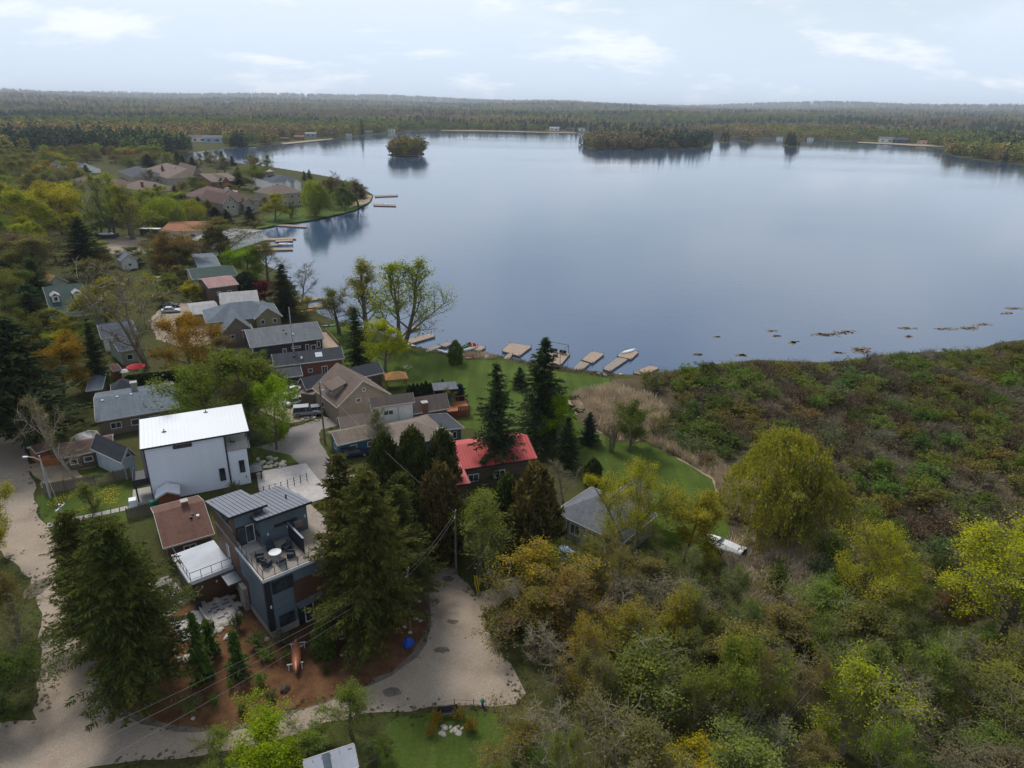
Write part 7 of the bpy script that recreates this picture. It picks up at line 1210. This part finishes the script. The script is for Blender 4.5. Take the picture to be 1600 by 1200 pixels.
for i in range(20): MB().box(i * .3, i * .3 + .26, -.04, -.005, .05, 2.2 if i > 12 else 1.3).build('skirt_board', 'wood_red', o)
for i in range(6): MB().box(i * 1.15, i * 1.15 + .1, 4.1, 4.2, 0, 2.3).build('post', 'wood_orange', o)
MB().box(0, 6, 4.12, 4.2, 2.25, 2.35).build('rail', 'wood_orange', o)
o = root('bar_hut', 'dark open bar hut with grey roof and turquoise counter cover on the deck', 'hut', tuple(at(680, 640)), .25); MB().box(0, 4, 1.6, 2.0, 1.37, 3.7).build('back_wall', 'wall_navy', o); MB().box(0, .2, .2, 1.6, 1.37, 3.7).build('side_wall', 'wall_navy', o); MB().box(3.8, 4, .2, 1.6, 1.37, 3.7).build('side_wall', 'wall_navy', o); roof_part(o, -.2, 4.2, -.2, 2.3, 3.75, .5, 'shed_n', 'roof_grey', 'dark_trim'); MB().box(.25, 3.75, .2, .7, 1.37, 2.2).build('counter', 'paint', o, color=(.02, .35, .55)); MB().box(0, 4, .3, 1.6, -.1, 1.28).build('base', 'wood_red', o)
house('pallet_hut', 'small wooden hut with tan roof beside parked cars', (468, 613), (489, 616), 2.4, None, .3, 'shed_n', 'fence_wood', 'roof_tan', D=3, cat='hut', oh=.12)
house('wood_shelter', 'little log shelter with rusty roof at the drive corner', (776, 974), (795, 985), 1.2, None, .6, 'gable_x', 'wood_red', 'roof_rust', D=2.4, cat='shelter', oh=.1)
house('red_shed', 'small red shed beside the low brown cottage', (56, 708), (80, 700), 2.0, None, .6, 'gable_x', 'wood_red', 'roof_plum', D=3, cat='shed', oh=.15)
def bin_(label, px, col, s=1.0, name='waste_bin'):
    P = at(*px); o = root(name, label, 'bin', (P[0], P[1], .03), rnd.uniform(0, 3)); o.scale = (s, s, s); MB().hexa([(-.25, -.28, .08), (.25, -.28, .08), (.25, .28, .08), (-.25, .28, .08)], [(-.3, -.35, 1.0), (.3, -.35, 1.0), (.3, .35, 1.0), (-.3, .35, 1.0)]).build('bin_body', 'matt_paint', o, color=col); MB().slab([(-.32, -.38, 1.03), (.32, -.38, 1.03), (.32, .4, 1.1), (-.32, .4, 1.1)], .05).build('lid', 'matt_paint', o, color=tuple(c * .8 for c in col))
    for x in (-.26, .26): w_ = link('wheel', CARS[False]['wheel'], o, loc=(x, .3, .1)); w_.scale = (.3, .5, .3); w_.rotation_euler = (0, 0, math.pi / 2)
bin_('blue bin beside the red shed', (50, 694), (.02, .06, .3)); bin_('second blue bin by the low brown cottage', (87, 725), (.02, .12, .25)); bin_('green bin at the corner of the maroon bungalow', (243, 796), (.01, .2, .13), 1.3); bin_('white box by the pale pole', (106, 826), (.6, .6, .6), .8)
o = root('wood_crate', 'orange timber crate beside the low brown cottage', 'crate', tuple(at(82, 724)), .3); MB().box(-1.2, 1.2, -.8, .8, .05, 1.1).build('crate_body', 'wood_orange', o); [MB().box(-1.23, 1.23, -.84, -.805, z, z + .16).build('slat', 'wood_orange', o) for z in (.15, .42, .69, .92)]
def lump(name, label, cat, px, s, mat, col, seed): 
    P = at(*px); me = rock_mesh(seed).copy(); me.materials[0] = M[mat]; o = link(name, me, color=col, loc=(P[0], P[1], s[2] * .25)); o.scale = s; tag(o, label, cat); return o
lump('tarp_bundle', 'bright blue tarp bundle on the mulch by the bend', 'tarp', (637, 1008), (.65, .65, .8), 'matt_paint', (.01, .07, .42), 7); lump('covered_pile', 'white sheet thrown over a heap behind birch', 'tarp', (136, 690), (2.2, 1.8, 1.6), 'matt_paint', (.62, .58, .54), 8); lump('tree_stump', 'dark weathered stump in the mulch', 'stump', (446, 1078), (.5, .4, .5), 'bark_brown', None, 9)
o = root('black_bench', 'black bench facing the road between orange bushes', 'bench', tuple(at(700, 1120)), .2); MB().box(-.9, .9, -.22, .22, .42, .48).build('seat', 'black_metal', o); MB().hexa([(-.9, .2, .5), (.9, .2, .5), (.9, .25, .5), (-.9, .25, .5)], [(-.9, .32, .95), (.9, .32, .95), (.9, .37, .95), (-.9, .37, .95)]).build('backrest', 'black_metal', o); [MB().box(x - .04, x + .04, -.2, .24, 0, .42).build('leg', 'black_metal', o) for x in (-.8, .8)]
o = root('hydrant', 'green and blue hydrant by the bottom lawn fence', 'hydrant', tuple(at(754, 1104))); MB().lathe([(.16, 0), (.16, .1), (.11, .12), (.11, .55)], 10).build('hydrant_body', 'matt_paint', o, color=(.02, .05, .2)); MB().lathe([(.17, .56), (.17, .75), (.1, .9), (.03, .95)], 10).build('hydrant_cap', 'matt_paint', o, color=(.01, .3, .15))
o = root('fire_ring', 'small ring of stones on the lakeside lawn', 'fire ring', tuple(at(637, 574))); [link('ring_stone', RK[i % 5], o, loc=(.7 * math.cos(i), .7 * math.sin(i), .05)) .__setattr__('scale', (.2, .2, .2)) for i in range(7)]
o = root('lawn_sail', 'small white pennant on a pole at the lawn edge', 'flag', tuple(at(756, 567))); MB().tube([(0, 0, 0), (0, 0, 1.8)], .03, 5).build('pole', 'galvanised', o); MB().add([(0.03, 0, 1.8), (1.0, 0, 1.75), (.5, 0, .9), (0.03, .03, 1.8), (1.0, .03, 1.75), (.5, .03, .9)], [(0, 1, 2), (5, 4, 3), (0, 3, 4, 1), (1, 4, 5, 2), (2, 5, 3, 0)]).build('pennant', 'white_cloth', o)
o = root('dish_antenna', 'white dish on the roof corner of white house wing', 'dish', tuple(at(552, 655, 2.9))); MB().lathe([(.1, .3), (.35, .42), (.5, .6)], 12).build('dish', 'white_trim', o); MB().tube([(0, 0, -.4), (0, 0, .3)], .04, 5).build('mast', 'galvanised', o)
# dandelions in the garden lawn
r = np.random.RandomState(77); q = W2([(60, 778), (120, 767), (205, 752), (210, 780), (150, 794), (74, 812)]); lo, hi = q.min(0), q.max(0); Pd = np.stack([r.uniform(lo[0], hi[0], 6000), r.uniform(lo[1], hi[1], 6000)], 1); Pd = Pd[in_poly(Pd, q)]; Pd = Pd[vnoise(Pd, 2.5, 8) > .62][:900]; plain('dandelion', (.6, .42, .01), .8, .1); C = np.column_stack([Pd, np.full(len(Pd), .10)]); tag(link('dandelions', leaf_mesh('dandelions', C, .11, 'dandelion', 1, 2, r)), 'yellow dandelions sprinkled over the garden lawn', 'flowers', kind='stuff')
